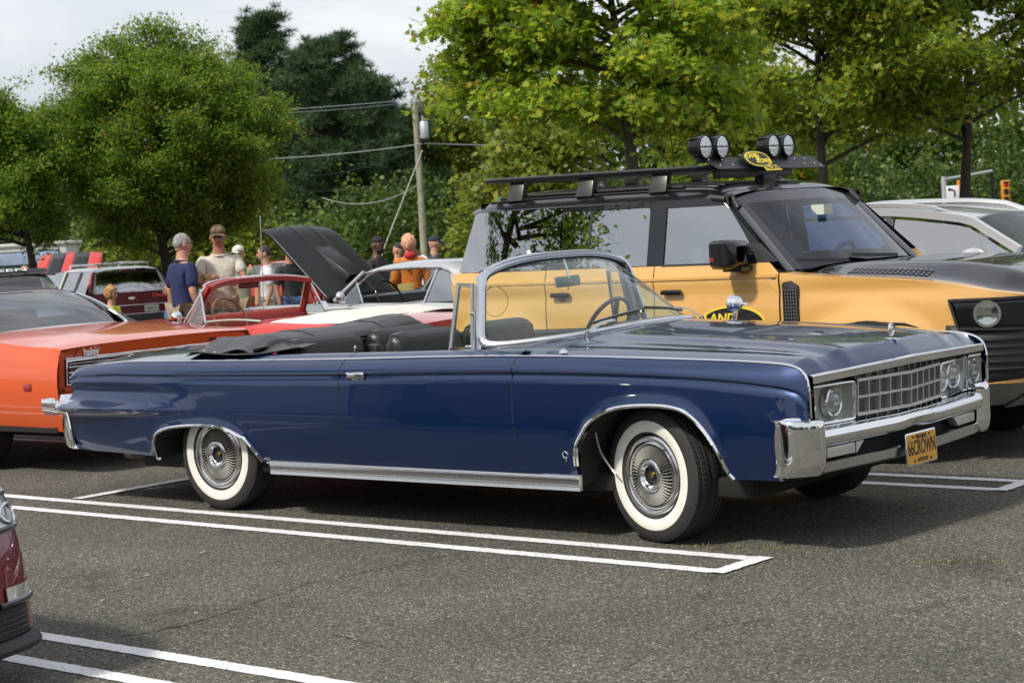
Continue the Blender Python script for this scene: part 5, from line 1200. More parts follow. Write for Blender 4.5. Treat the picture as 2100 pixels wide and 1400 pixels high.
tube('trunk_gap', [S.top(-4.2, .83) + Vector((-.004,0,-.005)), tp_(.79, .853, -.003)], .003, BLACKP, orc, 5)
textmesh('boot_script', 'haley', .078, M_('script_white', (.80,.82,.85), .3), orc, basis(tp_(.64, .889, -.008), (0, -1, 0), (.1, 0, 1)), .003, sx=.85, off=.002)
sweep('deck_emblem', [tp_(-.50, .885, -.006), tp_(-.60, .885, -.006)], [(-.008,-.003),(-.008,.003),(.008,.003),(.008,-.003)], CHROME, orc)
# roof, rear window
VRF = M_('black_vinyl_roof', (.02,.02,.021), .55, bump=.002, bscale=150)
def oroof(x, t): e = ps(x, [(-2.45,.60),(-2.2,.63),(-1.3,.62)]); zc = ps(x, [(-2.45,1.325),(-2.2,1.362),(-1.7,1.372),(-1.3,1.345)]); return Vector((x, e * t, zc - .055 * abs(t) ** 3))
surf('roof', [[oroof(x, t) for t in lin(-1, 1, 25)] for x in lin(-2.45, -1.28, 14)], VRF, orc, .01, (0, 0, 1))
rwb = [Vector((-3.02 + .07 * (1 - t * t) * -1 + .07, .66 * t, 1.035 - .02 * t * t)) for t in lin(-1, 1, 15)]; rwt = [oroof(-2.45, t) + Vector((-.01, 0, -.008)) for t in lin(-1, 1, 15)]
surf('rear_window', [[a.lerp(b, v) + Vector((-.03 * math.sin(math.pi * v), 0, .02 * math.sin(math.pi * v))) for v in lin(0, 1, 8)] for a, b in zip(rwb, rwt)], GLASS('rear_glass', (.42,.50,.56), 1.5, boost=5.5), orc, 0, (-1, 0, .5))
for s in (-1, 1):
    a, b = Vector((-3.02, s*.665, 1.018)), Vector((-2.45, s*.60, 1.275)); 
    tube('rear_window_trim', [a.lerp(b, t) + Vector((-.03 * math.sin(math.pi * t), 0, .02 * math.sin(math.pi * t))) for t in lin(0, 1, 8)], .013, CHROME, orc, 6)
    surf('sail_panel', [[Vector(p) for p in r_] for r_ in quadgrid((-3.05, s*.80, .99), (-2.35, s*.84, .99), (-2.10, s*.63, 1.31), (-2.46, s*.605, 1.285), 6, 6, (0, s*.02, .01))], VRF, orc, .01, (0, s, .3))
    surf('sail_inner', [[Vector(p) for p in r_] for r_ in quadgrid((-3.05, s*.80, .992), (-3.04, s*.66, 1.022), (-2.455, s*.60, 1.28), (-2.46, s*.605, 1.283), 4, 6)], VRF, orc, .0, (-1, 0, .3))
    surf('side_glass', [[Vector(p) for p in r_] for r_ in quadgrid((-2.33, s*.835, .985), (-.95, s*.80, .97), (-1.35, s*.615, 1.29), (-2.10, s*.63, 1.305), 6, 5, (0, s*.02, 0))], GLC, orc)
    tube('a_pillar', [Vector((-.92, s*.78, .97)), Vector((-1.30, s*.615, 1.30))], .025, OR, orc)
tube('rear_window_trim', rwb, .011, CHROME, orc, 6); tube('rear_window_trim', rwt, .009, CHROME, orc, 6)
surf('tulip_panel', [[a.lerp(Vector((-2.92, a.y * 1.2, S.top(-2.95, min(1, abs(a.y) * 1.2 / S.e(-2.95))).z)), v) for v in (0, .5, 1)] for a in rwb], OR, orc, 0, (0, 0, 1))
surf('windscreen_glass', quadgrid((-.88, -.76, .99), (-.88, .76, .99), (-1.30, .60, 1.33), (-1.30, -.60, 1.33), 8, 6, (.1, 0, .03)), GLS, orc)
box('rear_seat', (.2, 1.3, .5), (-2.45, 0, .85), TRIM, orc, .06, rot=(0, R(-15), 0)); box('parcel_shelf', (.5, 1.3, .03), (-2.75, 0, .985), TRIM, orc); surf('dashboard', quadgrid((-.95,-.75,.97),(-.95,.75,.97),(-1.2,.75,.95),(-1.2,-.75,.95)), TRIM, orc)
for y in (-.4, .4): box('front_seat', (.18, .55, .62), (-1.75, y, .85), TRIM, orc, .06)
box('cabin_floor', (2.4, 1.5, .05), (-1.9, 0, .42), DARK, orc)
for xc in (0, -2.95):
    for s in (-1, 1): wheel_simple(orc, xc, s * .80, .34, .22, .58, M_('steel_wheel', (.28,.28,.28), .3, .8), 5)

# ---- red convertible
RED = M_('red_paint', (.50, .020, .010), .4, 0, 1.0, .02, bump=.0008, bscale=2, bdetail=1)
REDT = M_('red_vinyl', (.28, .018, .012), .45, bump=.001, bscale=60)
rc = empty('red_convertible', place(-8.46, 3.13), -CTH + math.pi, 'bright red 1960s convertible with white top cover and red interior, behind the orange coupe', 'car')
S = shell(rc, RED, [(-3.74,.74),(-3.5,.80),(-2.8,.85),(-1,.865),(.4,.84),(.85,.76)], [(-3.74,.86),(-3.5,.875),(-2.7,.885),(-2.2,.90),(-1.8,.87),(-1,.885),(0,.88),(.6,.85),(.85,.80)],
          [(-3.74,.90),(-3.2,.94),(-2.9,.945),(-1.0,.955),(0,.94),(.85,.85)], [(0,.32,.36),(-2.74,.32,.36)], .28, .60, .09, .06, deck=(-3.74, -2.95), hoodr=(-.80, .85), seg=[-2.05, -.85])
endcap(rc, S, .85, 1, RED, 'nose'); endcap(rc, S, -3.74, -1, RED, 'tail'); bumper(rc, -3.78, .80, .50, -1, .10, name='rear_bumper'); bumper(rc, .92, .80, .48, 1, .10, name='front_bumper')
for s in (-1, 1):
    o = surf('body_top', [[Vector((x, s * lerp(S.e(x), .70, t), S.zt(x) + .03 * sst(t * 1.5))) for t in lin(0, 1, 5)] for x in lin(-3.0, -.8, 24)], RED, rc, .004, (0, 0, 1))
    surf('door_lining', [[Vector((x, s * y, z)) for y, z in ((.70, S.zt(x) + .03), (.68, .80), (.68, .35))] for x in lin(-2.2, -.85, 10)], REDT, rc)
def boot2(u, v):
    y = lerp(-.69, .69, u); q = abs(2 * u - 1); x = lerp(-3.12, -2.12 - .10 * (1 - q), v)
    z = .945 + .055 * math.sin(math.pi * min(1, v * 1.1)) * (1 - q ** 6) + .008 * mnoise.noise(Vector((x * 5, y * 4, 2))) - .03 * q ** 8
    return Vector((x, y, z))
surf('top_cover', [[boot2(u, v) for v in lin(0, 1, 14)] for u in lin(0, 1, 40)], M_('white_vinyl', (.66,.64,.57), .45, bump=.002, bscale=20), rc, .01, (0, 0, 1), 80)
def rwb_(s): a = abs(s); return Vector((-.80 - .32 * a ** 3, .70 * s, .955 - .02 * a ** 2))
def rwt_(s): a = abs(s); return Vector((-1.22 - .10 * a ** 3, .615 * s, 1.285 - .045 * a ** 3))
surf('windscreen_glass', [[rwb_(s).lerp(rwt_(s), v) for v in lin(0, 1, 6)] for s in lin(-1, 1, 21)], GLS, rc, 0, (1, 0, 0))
sweep('windscreen_header', [rwt_(s) + Vector((-.02, 0, .0)) for s in lin(-1, 1, 21)], [(-.035,-.05),(-.03,.04),(.0,.05),(.014,.0),(.006,-.05)], REDT, rc, up=(0, 0, 1))
tube('header_trim', [rwt_(s) + Vector((.03, 0, .012)) for s in lin(-1.02, 1.02, 21)], .014, CHROME, rc, 6)
for s in (-1, 1):
    tube('a_pillar', [rwb_(s).lerp(rwt_(s), t) for t in lin(-.05, 1.02, 8)], .022, CHROME, rc); sweep('pillar_lining', [rwb_(s).lerp(rwt_(s), t) + Vector((-.035, -s * .01, 0)) for t in lin(0, 1, 6)], [(-.02,-.02),(-.02,.02),(.02,.02),(.02,-.02)], REDT, rc, up=(1, 0, 0))
    q = [Vector((-1.16, s*.73, .925)), Vector((-1.42, s*.73, .925)), Vector((-1.40, s*.725, .935)), Vector((-1.30, s*.66, 1.225))]
    tube('vent_frame', [q[1], q[3]], .009, CHROME, rc, 6); mesh('vent_glass', [q[0], q[1], q[3]], [(0, 1, 2)], GLC, rc, False)
    tube('door_glass_edge', [Vector((x, s * .715, .945 + .015 * math.sin(math.pi * (x + 2.1) / .7))) for x in lin(-2.1, -1.42, 8)], .008, M_('green_glass_edge', (.45,.55,.48), .2), rc, 6)
    surf('door_glass', [[Vector((x, s * .715, z)) for z in (.90, .945 + .015 * math.sin(math.pi * (x + 2.1) / .7))] for x in lin(-2.1, -1.42, 8)], GLC, rc)
lathe('door_mirror', [(0,.03),(.04,.028),(.055,.01),(.055,-.02),(.05,-.024)], CHROME, rc, 24, loc=(-1.25, .90, 1.0), rot=(0, 0, R(-80))); lathe('mirror_glass', [(0,-.022),(.05,-.0235)], MIRROR, rc, 24, loc=(-1.25, .90, 1.0), rot=(0, 0, R(-80))); tube('mirror_stem', [(-1.22, .84, .90), (-1.24, .90, .96)], .008, CHROME, rc)
mi2 = empty('inside_mirror', (-1.20, .0, 1.225)); mi2.parent = rc; box('mirror_back', (.02, .24, .055), (0, 0, 0), M_('mirror_red_brown', (.16,.03,.02), .4), mi2, .02); tube('mirror_stalk', [(0, 0, 0), (.0, 0, .06)], .006, CHROME, mi2)
surf('dashboard', [[Vector((x, y, z)) for x, z in ((-.86,.945),(-1.02,.985),(-1.16,.975),(-1.20,.90),(-1.14,.65))] for y in lin(-.72, .72, 7)], REDT, rc, 0, (0, 0, 1), 60)
tube('steering_wheel', [(-1.32 + .08 * math.sin(a), .36 + .185 * math.cos(a), .965 + .165 * math.sin(a)) for a in [i * 2 * math.pi / 30 for i in range(30)]], .011, M_('wood_rim', (.30,.14,.04), .3, 0, .6), rc, 8, up=(1, 0, 0), closed=True)
for y in (-.36, .36): box('front_seat', (.16, .52, .50), (-2.0, y, .70), REDT, rc, .06)
box('rear_seat', (.2, 1.2, .4), (-2.4, 0, .70), REDT, rc, .06); box('cabin_floor', (2.0, 1.4, .04), (-1.7, 0, .34), DARK, rc)
for s_, a_ in ((-.35, .25), (.25, .25)): tube('wiper', [rwb_(s_) + Vector((.03, 0, .01)), rwb_(s_ + a_).lerp(rwt_(s_ + a_), .10) + Vector((.02, 0, .01)), rwb_(s_ + .65).lerp(rwt_(s_ + .65), .16) + Vector((.02, 0, .01))], .007, BLACKP, rc, 6)
tube('aerial', [(-.62, -.70, .92), (-.66, -.70, 1.85)], .0045, CHROME, rc, 6)
for xc in (0, -2.74):
    for s in (-1, 1): wheel_simple(rc, xc, s * .74, .32, .19, .6, CHROME, 5)

# ---- silver coupe with its black hood up
sv_ = empty('silver_coupe', place(-9.42, 6.18), -CTH + math.pi, 'silver-white 1960s coupe with its black scooped hood raised, behind the red convertible', 'car')
SIL = M_('pale_silver_paint', (.46,.47,.48), .3, .35, 1.0, .02)
S = shell(sv_, SIL, [(-3.74,.74),(-3.5,.80),(-2.8,.85),(-1,.865),(.4,.84),(.85,.76)], [(-3.74,.86),(-3.5,.875),(-2.7,.89),(-2.2,.905),(-1.8,.88),(-1,.89),(0,.885),(.6,.86),(.85,.80)],
          [(-3.74,.90),(-3.2,.94),(-2.9,.955),(-1.0,.96),(0,.94),(.85,.85)], [(0,.32,.36),(-2.74,.32,.36)], .28, .60, .09, .06, deck=(-3.74, -2.75), seg=[-2.05, -.85])
endcap(sv_, S, .85, 1, SIL, 'nose'); endcap(sv_, S, -3.74, -1, SIL, 'tail'); bumper(sv_, -3.78, .80, .50, -1, .10, name='rear_bumper'); bumper(sv_, .92, .80, .48, 1, .10, name='front_bumper')
for s in (-1, 1): surf('body_top', [[Vector((x, s * lerp(S.e(x), .66, t), S.zt(x) + .025 * sst(t * 1.5))) for t in lin(0, 1, 5)] for x in lin(-2.8, .82, 30)], SIL, sv_, .004, (0, 0, 1))
def sroof(x, t): e = ps(x, [(-2.70,.56),(-2.3,.60),(-1.4,.60),(-1.2,.58)]); zc = ps(x, [(-2.72,1.215),(-2.5,1.275),(-2.1,1.312),(-1.7,1.318),(-1.35,1.30),(-1.2,1.275)]); return Vector((x, e * t, zc - .07 * abs(t) ** 3))
surf('roof', [[sroof(x, t) for t in lin(-1, 1, 25)] for x in lin(-2.72, -1.2, 18)], SIL, sv_, .01, (0, 0, 1))
for s in (-1, 1):
    surf('c_pillar', quadgrid((-3.0, s*.72, .93), (-2.62, s*.78, .91), (-2.40, s*.60, 1.235), (-2.72, s*.555, 1.16), 6, 6, (0, s*.02, 0)), SIL, sv_, .01, (0, s, 0))
    surf('quarter_glass', quadgrid((-2.60, s*.775, .915), (-2.22, s*.77, .91), (-2.28, s*.62, 1.215), (-2.40, s*.605, 1.225), 4, 4), PRIV, sv_)
    tube('window_post', [Vector((-2.20, s*.775, .905)), Vector((-2.27, s*.625, 1.225))], .012, CHROME, sv_, 6)
    tube('drip_rail', [Vector((-.98, s*.70, .93)), Vector((-1.30, s*.62, 1.19)), Vector((-1.45, s*.61, 1.235)), Vector((-1.9, s*.615, 1.25)), Vector((-2.30, s*.61, 1.24)), Vector((-2.45, s*.62, 1.19)), Vector((-2.66, s*.74, .93))], .014, CHROME, sv_, 6)
    tube('a_pillar', [Vector((-.86, s*.68, .94)), Vector((-1.22, s*.585, 1.225))], .024, SIL, sv_)
    tube('vent_post', [Vector((-1.32, s*.735, .91)), Vector((-1.18, s*.66, 1.12))], .008, CHROME, sv_, 6); mesh('vent_glass', [Vector((-1.32, s*.735, .91)), Vector((-.98, s*.715, .92)), Vector((-1.18, s*.66, 1.12))], [(0, 1, 2)], GLC, sv_, False)
surf('windscreen_glass', quadgrid((-.84, -.66, .955), (-.84, .66, .955), (-1.20, .57, 1.255), (-1.20, -.57, 1.255), 8, 6, (.06, 0, .02)), GLS, sv_); surf('rear_window', quadgrid((-3.02, -.62, .95), (-3.02, .62, .95), (-2.72, .54, 1.19), (-2.72, -.54, 1.19), 8, 6), GLS, sv_)
hr = empty('hood'); hr.parent = sv_
BHD = M_('black_hood_paint', (.008,.008,.010), .45, 0, .12, .15, spec=.3)
phi = R(39); hx, hz_ = -.80, .955
def hp(u, y, o=0.0):                      # u along hood from hinge
    y0 = y; y = y * .74 + .17
    c = .05 * (1 - (abs(y0) / .72) ** 2) - .05 * max(0, (u - 1.05) / .2) ** 2 + o
    return Vector((hx + u * math.cos(phi) - c * math.sin(phi), y, hz_ + u * math.sin(phi) + c * math.cos(phi)))
surf('hood_skin', [[hp(u, y * (1 - .08 * u), .012 * math.exp(-((abs(y) - .22) / .02) ** 2)) for y in lin(-.72, .72, 49)] for u in lin(0, 1.27, 24)], BHD, hr, .035, (-.6, 0, 1), 35)
sc_ = [hp(.30, y, .0) for y in (-.20, .20)]
hexa('hood_scoop', [hp(.20,-.20,-.01), hp(.20,.20,-.01), hp(.80,.17,-.01), hp(.80,-.17,-.01), hp(.20,-.18,.10), hp(.20,.18,.10), hp(.80,.14,.015), hp(.80,-.14,.015)], BHD, hr, .008)
tube('hood_prop', [(-.45, .55, .9), (-.25, .52, 1.3)], .008, CHROMEW, sv_, 6)
box('engine', (.8, .6, .3), (-.1, 0, .68), M_('engine_blue_grey', (.05,.06,.09), .5, .3), sv_, .04); lathe('air_cleaner', [(0,.08),(.17,.075),(.18,.05),(.18,0)], CHROME, sv_, 30, loc=(-.1, 0, .84), rot=(R(-90), 0, 0)); box('engine_bay', (1.4, 1.3, .05), (.0, 0, .5), DARK, sv_)
surf('dashboard', [[Vector((x, y, z)) for x, z in ((-.88,.95),(-1.05,.985),(-1.18,.965),(-1.20,.70))] for y in lin(-.70, .70, 7)], TRIM, sv_, 0, (0, 0, 1), 60)
tube('steering_wheel', [(-1.34 + .08 * math.sin(a), .36 + .18 * math.cos(a), .96 + .16 * math.sin(a)) for a in [i * 2 * math.pi / 28 for i in range(28)]], .011, SWM, sv_, 8, up=(1, 0, 0), closed=True)
for y in (-.36, .36): box('front_seat', (.16, .5, .5), (-2.05, y, .68), TRIM, sv_, .06)
box('cabin_floor', (2.0, 1.4, .04), (-1.7, 0, .34), DARK, sv_)
lathe('door_mirror', [(0,.03),(.04,.028),(.055,.01),(.055,-.02),(.05,-.024)], CHROME, sv_, 20, loc=(-1.15, .88, .99), rot=(0, 0, R(-80))); tube('mirror_stem', [(-1.13, .82, .90), (-1.14, .88, .95)], .008, CHROME, sv_)
for xc in (0, -2.74):
    for s in (-1, 1): wheel_simple(sv_, xc, s * .74, .32, .19, .6, ALLOY, 5)

# ---- maroon station wagon, rear end towards us
MAR = M_('maroon_paint', (.13, .008, .012), .4, 0, 1.0, .02)
wp = at(268, 600, 38.5); wg_ = empty('station_wagon', (wp.x, 38.5, gz(38.5)), R(90 + 28), 'maroon and white station wagon seen from behind, beside the seated woman', 'car')
S = shell(wg_, MAR, [(0,.88),(.3,.94),(1.5,.97),(4.5,.96),(5.2,.88)], [(0,.95),(.3,.97),(2,.96),(5.2,.88)], [(0,.98),(2,1.0),(3.6,1.02),(5.2,.92)], [(1.05,.34,.38),(3.9,.34,.38)], .34, .66, .06, .07, hoodr=(3.5, 5.2))
endcap(wg_, S, 5.2, 1, MAR, 'nose'); WHT = M_('white_car_paint', (.70,.70,.69), .35, 0, 1.0, .03)
surf('tailgate', [[Vector((-.02 + .03 * v, t * .88, lerp(.98, .55, v))) for v in lin(0, 1, 5)] for t in lin(-1, 1, 9)], MAR, wg_, .006, (-1, 0, 0)); surf('rear_valance', [[Vector((.02, t * .86, z)) for z in (.30, .55)] for t in lin(-1, 1, 5)], SATIN, wg_)
tube('tailgate_trim', [(-.035, y, .73) for y in (-.80, .80)], .012, CHROME, wg_); tube('tailgate_trim', [(-.035, y, .55) for y in (-.86, .86)], .012, CHROME, wg_)
for s in (-1, 1): box('tail_lamp', (.04, .16, .15), (-.02, s * .80, .645), M_('marker_red', (.30,.01,.008), .2, 0, 1), wg_, .01)
box('licence_plate', (.01, .30, .14), (-.035, -.40, .64), M_('plate_pale', (.55,.56,.50), .5), wg_, .004); textmesh('plate_number', 'HXR 71', .09, PT, wg_, basis((-.042, -.40, .64), (0, -1, 0), (0, 0, 1)), .001, sx=.7)
box('tailgate_handle', (.03, .14, .06), (-.045, 0, .86), CHROME, wg_, .01); textmesh('tailgate_script', 'Chevelle', .09, CHROME, wg_, basis((-.03, -.58, .90), (0, -1, 0), (0, 0, 1)), .004, shear=.3)
bumper(wg_, -.10, .93, .44, -1, .16, .2, SATIN, 'rear_bumper')
zro = lambda x: ps(x, [(.15,1.46),(.4,1.50),(2.0,1.51),(3.0,1.47)])
surf('roof', [[Vector((x, t * .68, zro(x) - .07 * abs(t) ** 4)) for t in lin(-1, 1, 15)] for x in lin(.13, 3.05, 12)], WHT, wg_, .01, (0, 0, 1))
surf('rear_window', quadgrid((.0, -.74, 1.0), (.0, .74, 1.0), (.20, .62, 1.42), (.20, -.62, 1.42), 8, 5, (-.04, 0, 0)), PRIV, wg_)
for s in (-1, 1):
    surf('d_pillar', quadgrid((-.01, s*.87, .97), (.0, s*.74, .99), (.20, s*.62, 1.43), (.16, s*.69, 1.43), 4, 5), MAR, wg_, .02, (-1, 0, 0)); tube('window_trim', [Vector((-.02, s*.75, 1.0)), Vector((.19, s*.63, 1.43))], .02, M_('pale_trim', (.7,.7,.7), .3, .5), wg_, 6)
    surf('side_glass', quadgrid((.12, s*.90, .97), (3.4, s*.90, .96), (2.95, s*.69, 1.42), (.28, s*.69, 1.43), 8, 4), PRIV, wg_)
    for x in (1.0, 2.1): tube('side_pillar', [Vector((x, s*.905, .96)), Vector((x - .05, s*.70, 1.43))], .035, WHT, wg_, 6)
    tube('rack_rail', [(.3, s*.52, 1.50), (.35, s*.52, 1.56), (2.4, s*.52, 1.57), (2.45, s*.52, 1.5)], .016, CHROME, wg_, 6)
for x in (.35, 2.3): tube('rack_bar', [(x, -.52, 1.56), (x, .52, 1.56)], .016, CHROME, wg_, 6)
tube('window_trim', [(-.025, -.74, 1.0), (-.025, .74, 1.0)], .014, CHROME, wg_, 6); surf('windscreen_glass', quadgrid((3.55,-.75,1.0),(3.55,.75,1.0),(3.05,.62,1.43),(3.05,-.62,1.43)), GLS, wg_)
for xc in (1.05, 3.9):
    for s in (-1, 1): wheel_simple(wg_, xc, s * .80, .34, .2, .58, CHROME, 5)

# ---- red car with striped hood raised, beyond the wagon
hp0 = at(148, 560, 45); rs = empty('striped_hood_car', (hp0.x, 45, gz(45)), R(82), 'red car with its black-striped hood raised, left of the station wagon', 'car')
S = shell(rs, RED, [(-3.7,.76),(-3.2,.88),(-1,.92),(.3,.90),(.9,.78)], [(-3.7,.95),(-2,1.0),(-.8,.98),(.9,.82)], [(-3.7,1.0),(-2.6,1.04),(-1,1.04),(.9,.88)], [(0,.34,.38),(-2.7,.34,.38)], .30, .62, .08, .06, deck=(-3.7, -2.8))
endcap(rs, S, .9, 1, RED, 'nose'); endcap(rs, S, -3.7, -1, RED, 'tail')
surf('roof', [[Vector((x, t * .62, ps(x, [(-2.8,1.05),(-2.3,1.32),(-1.8,1.38),(-1.3,1.32),(-.7,1.02)]) - .05 * abs(t) ** 3)) for t in lin(-1, 1, 11)] for x in lin(-2.8, -.7, 16)], PRIV, rs, .01, (0, 0, 1))
hd2 = empty('hood'); hd2.parent = rs; ph2 = R(44)
def hq(u, y, o=0): return Vector((-.75 + u * math.cos(ph2) - o * math.sin(ph2), y, 1.02 + u * math.sin(ph2) + o * math.cos(ph2)))
for ya, yb, m_ in ((-.85,-.52,RED),(-.52,-.12,GBLACK),(-.12,.12,RED),(.12,.52,GBLACK),(.52,.85,RED)):
    surf('hood_stripe' if m_ is GBLACK else 'hood_skin', [[hq(u, lerp(ya, yb, k) * (1 - .1 * u), .05 * (1 - (lerp(ya, yb, k) / .85) ** 2)) for k in lin(0, 1, 5)] for u in lin(0, 1.15, 6)], m_, hd2, .03, (-1, 0, 1))
for xc in (0, -2.7):
    for s in (-1, 1): wheel_simple(rs, xc, s * .80, .34, .22)
# ---- car with a lettered sun strip, behind the orange coupe
lp0 = at(20, 600, 24.5); ls = empty('banner_car', (lp0.x, 24.5, gz(24.5)), R(-70), 'grey coupe with a lettered banner across its windscreen, behind the orange coupe', 'car')
ls.scale = (1.06, 1.06, 1.06)
GRY = M_('grey_paint', (.16,.17,.18), .35, .3, 1.0, .03)
S = shell(ls, GRY, [(-3.7,.78),(-3.2,.90),(-1,.94),(.3,.92),(.9,.78)], [(-3.7,.95),(-2,.98),(-.8,.95),(.9,.75)], [(-3.7,1.0),(-2.6,1.02),(-1,1.02),(.9,.80)], [(0,.34,.38),(-2.7,.34,.38)], .26, .60, .08, .06, deck=(-3.7, -2.8), hoodr=(-.8, .9))
endcap(ls, S, .9, 1, GRY, 'nose', .25); endcap(ls, S, -3.7, -1, GRY, 'tail')
surf('roof', [[Vector((x, t * .62, ps(x, [(-2.9,1.02),(-2.3,1.34),(-1.9,1.42),(-1.45,1.40)]) - .07 * abs(t) ** 3)) for t in lin(-1, 1, 15)] for x in lin(-2.9, -1.45, 14)], GRY, ls, .01, (0, 0, 1))
surf('windscreen_glass', quadgrid((-.72, -.74, .98), (-.72, .74, .98), (-1.45, .58, 1.37), (-1.45, -.58, 1.37), 8, 6, (.05, 0, .04)), GLASS('dark_screen', (.45,.52,.50), 1.5, boost=2.0), ls)
bq = [Vector((-1.36, -.62, 1.330)), Vector((-1.36, .62, 1.330)), Vector((-1.46, .60, 1.384)), Vector((-1.46, -.60, 1.384))]
surf('banner', [[p + Vector((.018, 0, .024)) for p in r_] for r_ in quadgrid(*bq, 6, 3, (.02, 0, .012))], EBK, ls)
textmesh('banner_lettering', 'SALEEN', .085, M_('script_white', (.8,.82,.85), .3), ls, basis((-1.375, 0, 1.400), (0, 1, 0), (-.85, 0, .5)), .002, sx=2.6)
for s in (-1, 1): surf('side_glass', quadgrid((-2.7, s*.82, .97), (-.85, s*.80, .96), (-1.45, s*.60, 1.34), (-2.3, s*.61, 1.30), 5, 4), PRIV, ls)
for xc in (0, -2.7):
    for s in (-1, 1): wheel_simple(ls, xc, s * .82, .34, .22)
# ---- red modern vehicle far behind the people
rp0 = at(575, 600, 35.5); rm_ = empty('red_hatchback', (rp0.x, 35.5, gz(35.5)), R(78), 'plain red hatchback seen from behind, past the men standing by the raised hood', 'car')
S = shell(rm_, RED, [(0,.80),(.3,.88),(1.5,.90),(3.4,.88),(4.1,.72)], [(0,.98),(1.5,.98),(4.1,.80)], [(0,1.0),(1,1.02),(2.9,1.04),(4.1,.86)], [(.75,.33,.36),(3.3,.33,.36)], .30, .65, .06, .06, hoodr=(2.9, 4.1))
endcap(rm_, S, 0, -1, RED, 'tailgate'); endcap(rm_, S, 4.1, 1, RED, 'nose'); surf('roof', [[Vector((x, t * .60, ps(x, [(.2,1.42),(.8,1.47),(1.8,1.44)]) - .05 * abs(t) ** 4)) for t in lin(-1, 1, 11)] for x in lin(.2, 1.9, 8)], RED, rm_, .01, (0, 0, 1))
surf('rear_window', quadgrid((-.02, -.72, 1.02), (-.02, .72, 1.02), (.2, .56, 1.40), (.2, -.56, 1.40), 6, 4, (-.03, 0, 0)), GLC, rm_); surf('windscreen_glass', quadgrid((2.8, -.74, 1.02), (2.8, .74, 1.02), (1.9, .58, 1.42), (1.9, -.58, 1.42), 6, 4), GLS, rm_)
for s in (-1, 1): surf('side_glass', quadgrid((.1, s*.85, .98), (2.75, s*.84, .98), (1.85, s*.62, 1.38), (.3, s*.62, 1.38), 6, 4), GLC, rm_); box('tail_lamp', (.05, .16, .22), (-.03, s * .74, .88), M_('marker_red', (.30,.01,.008), .2, 0, 1), rm_, .02); tube('c_pillar', [(.0, s*.80, 1.0), (.22, s*.60, 1.40)], .05, RED, rm_)
for xc in (.75, 3.3):
    for s in (-1, 1): wheel_simple(rm_, xc, s * .75, .33, .2)

# ---- dark red car nose cut by the left edge, nearest to us
DR = M_('dark_red_paint', (.16, .008, .010), .35, .15, 1.0, .02)
fr_ = empty('dark_red_car', place(-.62 - .80, -5.10), -CTH, 'dark red modern car whose front corner enters at the lower left edge', 'car')
def Yr(x, z): W = ps(x, [(-3.9,.80),(-3.4,.92),(-1,.95),(.2,.94),(.55,.90),(.80,.80),(.92,.66)]); return W - (.06 * ((z - .6) / .3) ** 2 if z > .6 else .02 * ((.6 - z) / .4) ** 2)
rzt = lambda x: ps(x, [(-3.9,1.0),(-1,.96),(.2,.90),(.6,.84),(.92,.745)])
body_side(fr_, DR, -3.9, .60, Yr, rzt, [(0,.35,.40),(-3.0,.35,.40)], .22, 'body_side', 50)
surf('hood', [[Vector((x, t * Yr(x, rzt(x)), rzt(x) + .06 * (1 - abs(t) ** 2.2))) for t in lin(-1, 1, 31)] for x in lin(-1.0, .93, 24)], DR, fr_, .006, (0, 0, 1))
def nz_(a, z, o=0.0):                     # nose surface by plan angle a (0 front .. 1 corner)
    y = .95 * math.sin(a * math.pi / 2); x = .60 + .36 * max(0, math.cos(a * math.pi / 2)) ** .75
    bul = ps(z, [(.10,.03),(.20,.05),(.35,.035),(.50,.01),(.62,-.04),(.76,-.12)])
    return Vector((x + bul + o, y * (1 + .0 * z), z))
for s in (-1, 1):
    flip = lambda p: Vector((p.x, s * p.y, p.z))
    surf('bumper_cover', [[flip(nz_(a, z)) for z in lin(.20, .745, 24)] for a in lin(0, 1, 40)], DR, fr_, .01, (1, s * .5, 0), 40)
    h2 = empty('headlight'); h2.parent = fr_
    surf('lamp_glass', [[flip(nz_(a, z, .012)) for z in lin(.60, .715, 5)] for a in lin(.50, .93, 14)], M_('lamp_clear', (.45,.47,.50), .06, .6, 1.0), h2, .01, (1, s * .5, 0))
    tube('lamp_brow', [flip(nz_(a, .72, .012)) for a in lin(.48, .95, 12)], .012, GBLACK, h2); tube('lamp_under', [flip(nz_(a, .595, .012)) for a in lin(.48, .95, 12)], .010, GBLACK, h2)
    tube('lamp_ring', [flip(nz_(.72 + .09 * math.cos(q), .648 + .034 * math.sin(q), .02)) for q in [i * 2 * math.pi / 20 for i in range(20)]], .007, CHROME, h2, 6, up=(1, 0, 0), closed=True)
    surf('fog_lamp', [[flip(nz_(a, z, .010)) for z in lin(.335, .385, 4)] for a in lin(.55, .90, 10)], M_('fog_clear', (.62,.62,.58), .15, .4, 1.0), fr_, .01, (1, s * .5, 0))
    tube('fog_trim', [flip(nz_(a, .325, .012)) for a in lin(.50, .95, 10)], .012, GBLACK, fr_)
    surf('lower_grille', [[flip(nz_(a, z, .006)) for z in lin(.20, .32, 5)] for a in lin(0, .70, 14)], M_('mesh_black', (.008,.008,.008), .5, bump=.01, bscale=70), fr_, .004, (1, s * .4, 0))
    surf('splitter', [[flip(Vector((nz_(a, .17).x + k, nz_(a, .17).y * (1 + .03 * (k > 0)), z))) for k, z in ((-.10,.19),(.0,.19),(.02,.155),(.015,.135),(-.10,.12))] for a in lin(0, 1, 30)], SATIN, fr_, 0, (0, 0, 1), 40)
    surf('skirt', [[flip(nz_(a, z, -.01)) for z in (.13, .21)] for a in lin(0, 1, 20)], SATIN, fr_, .01)
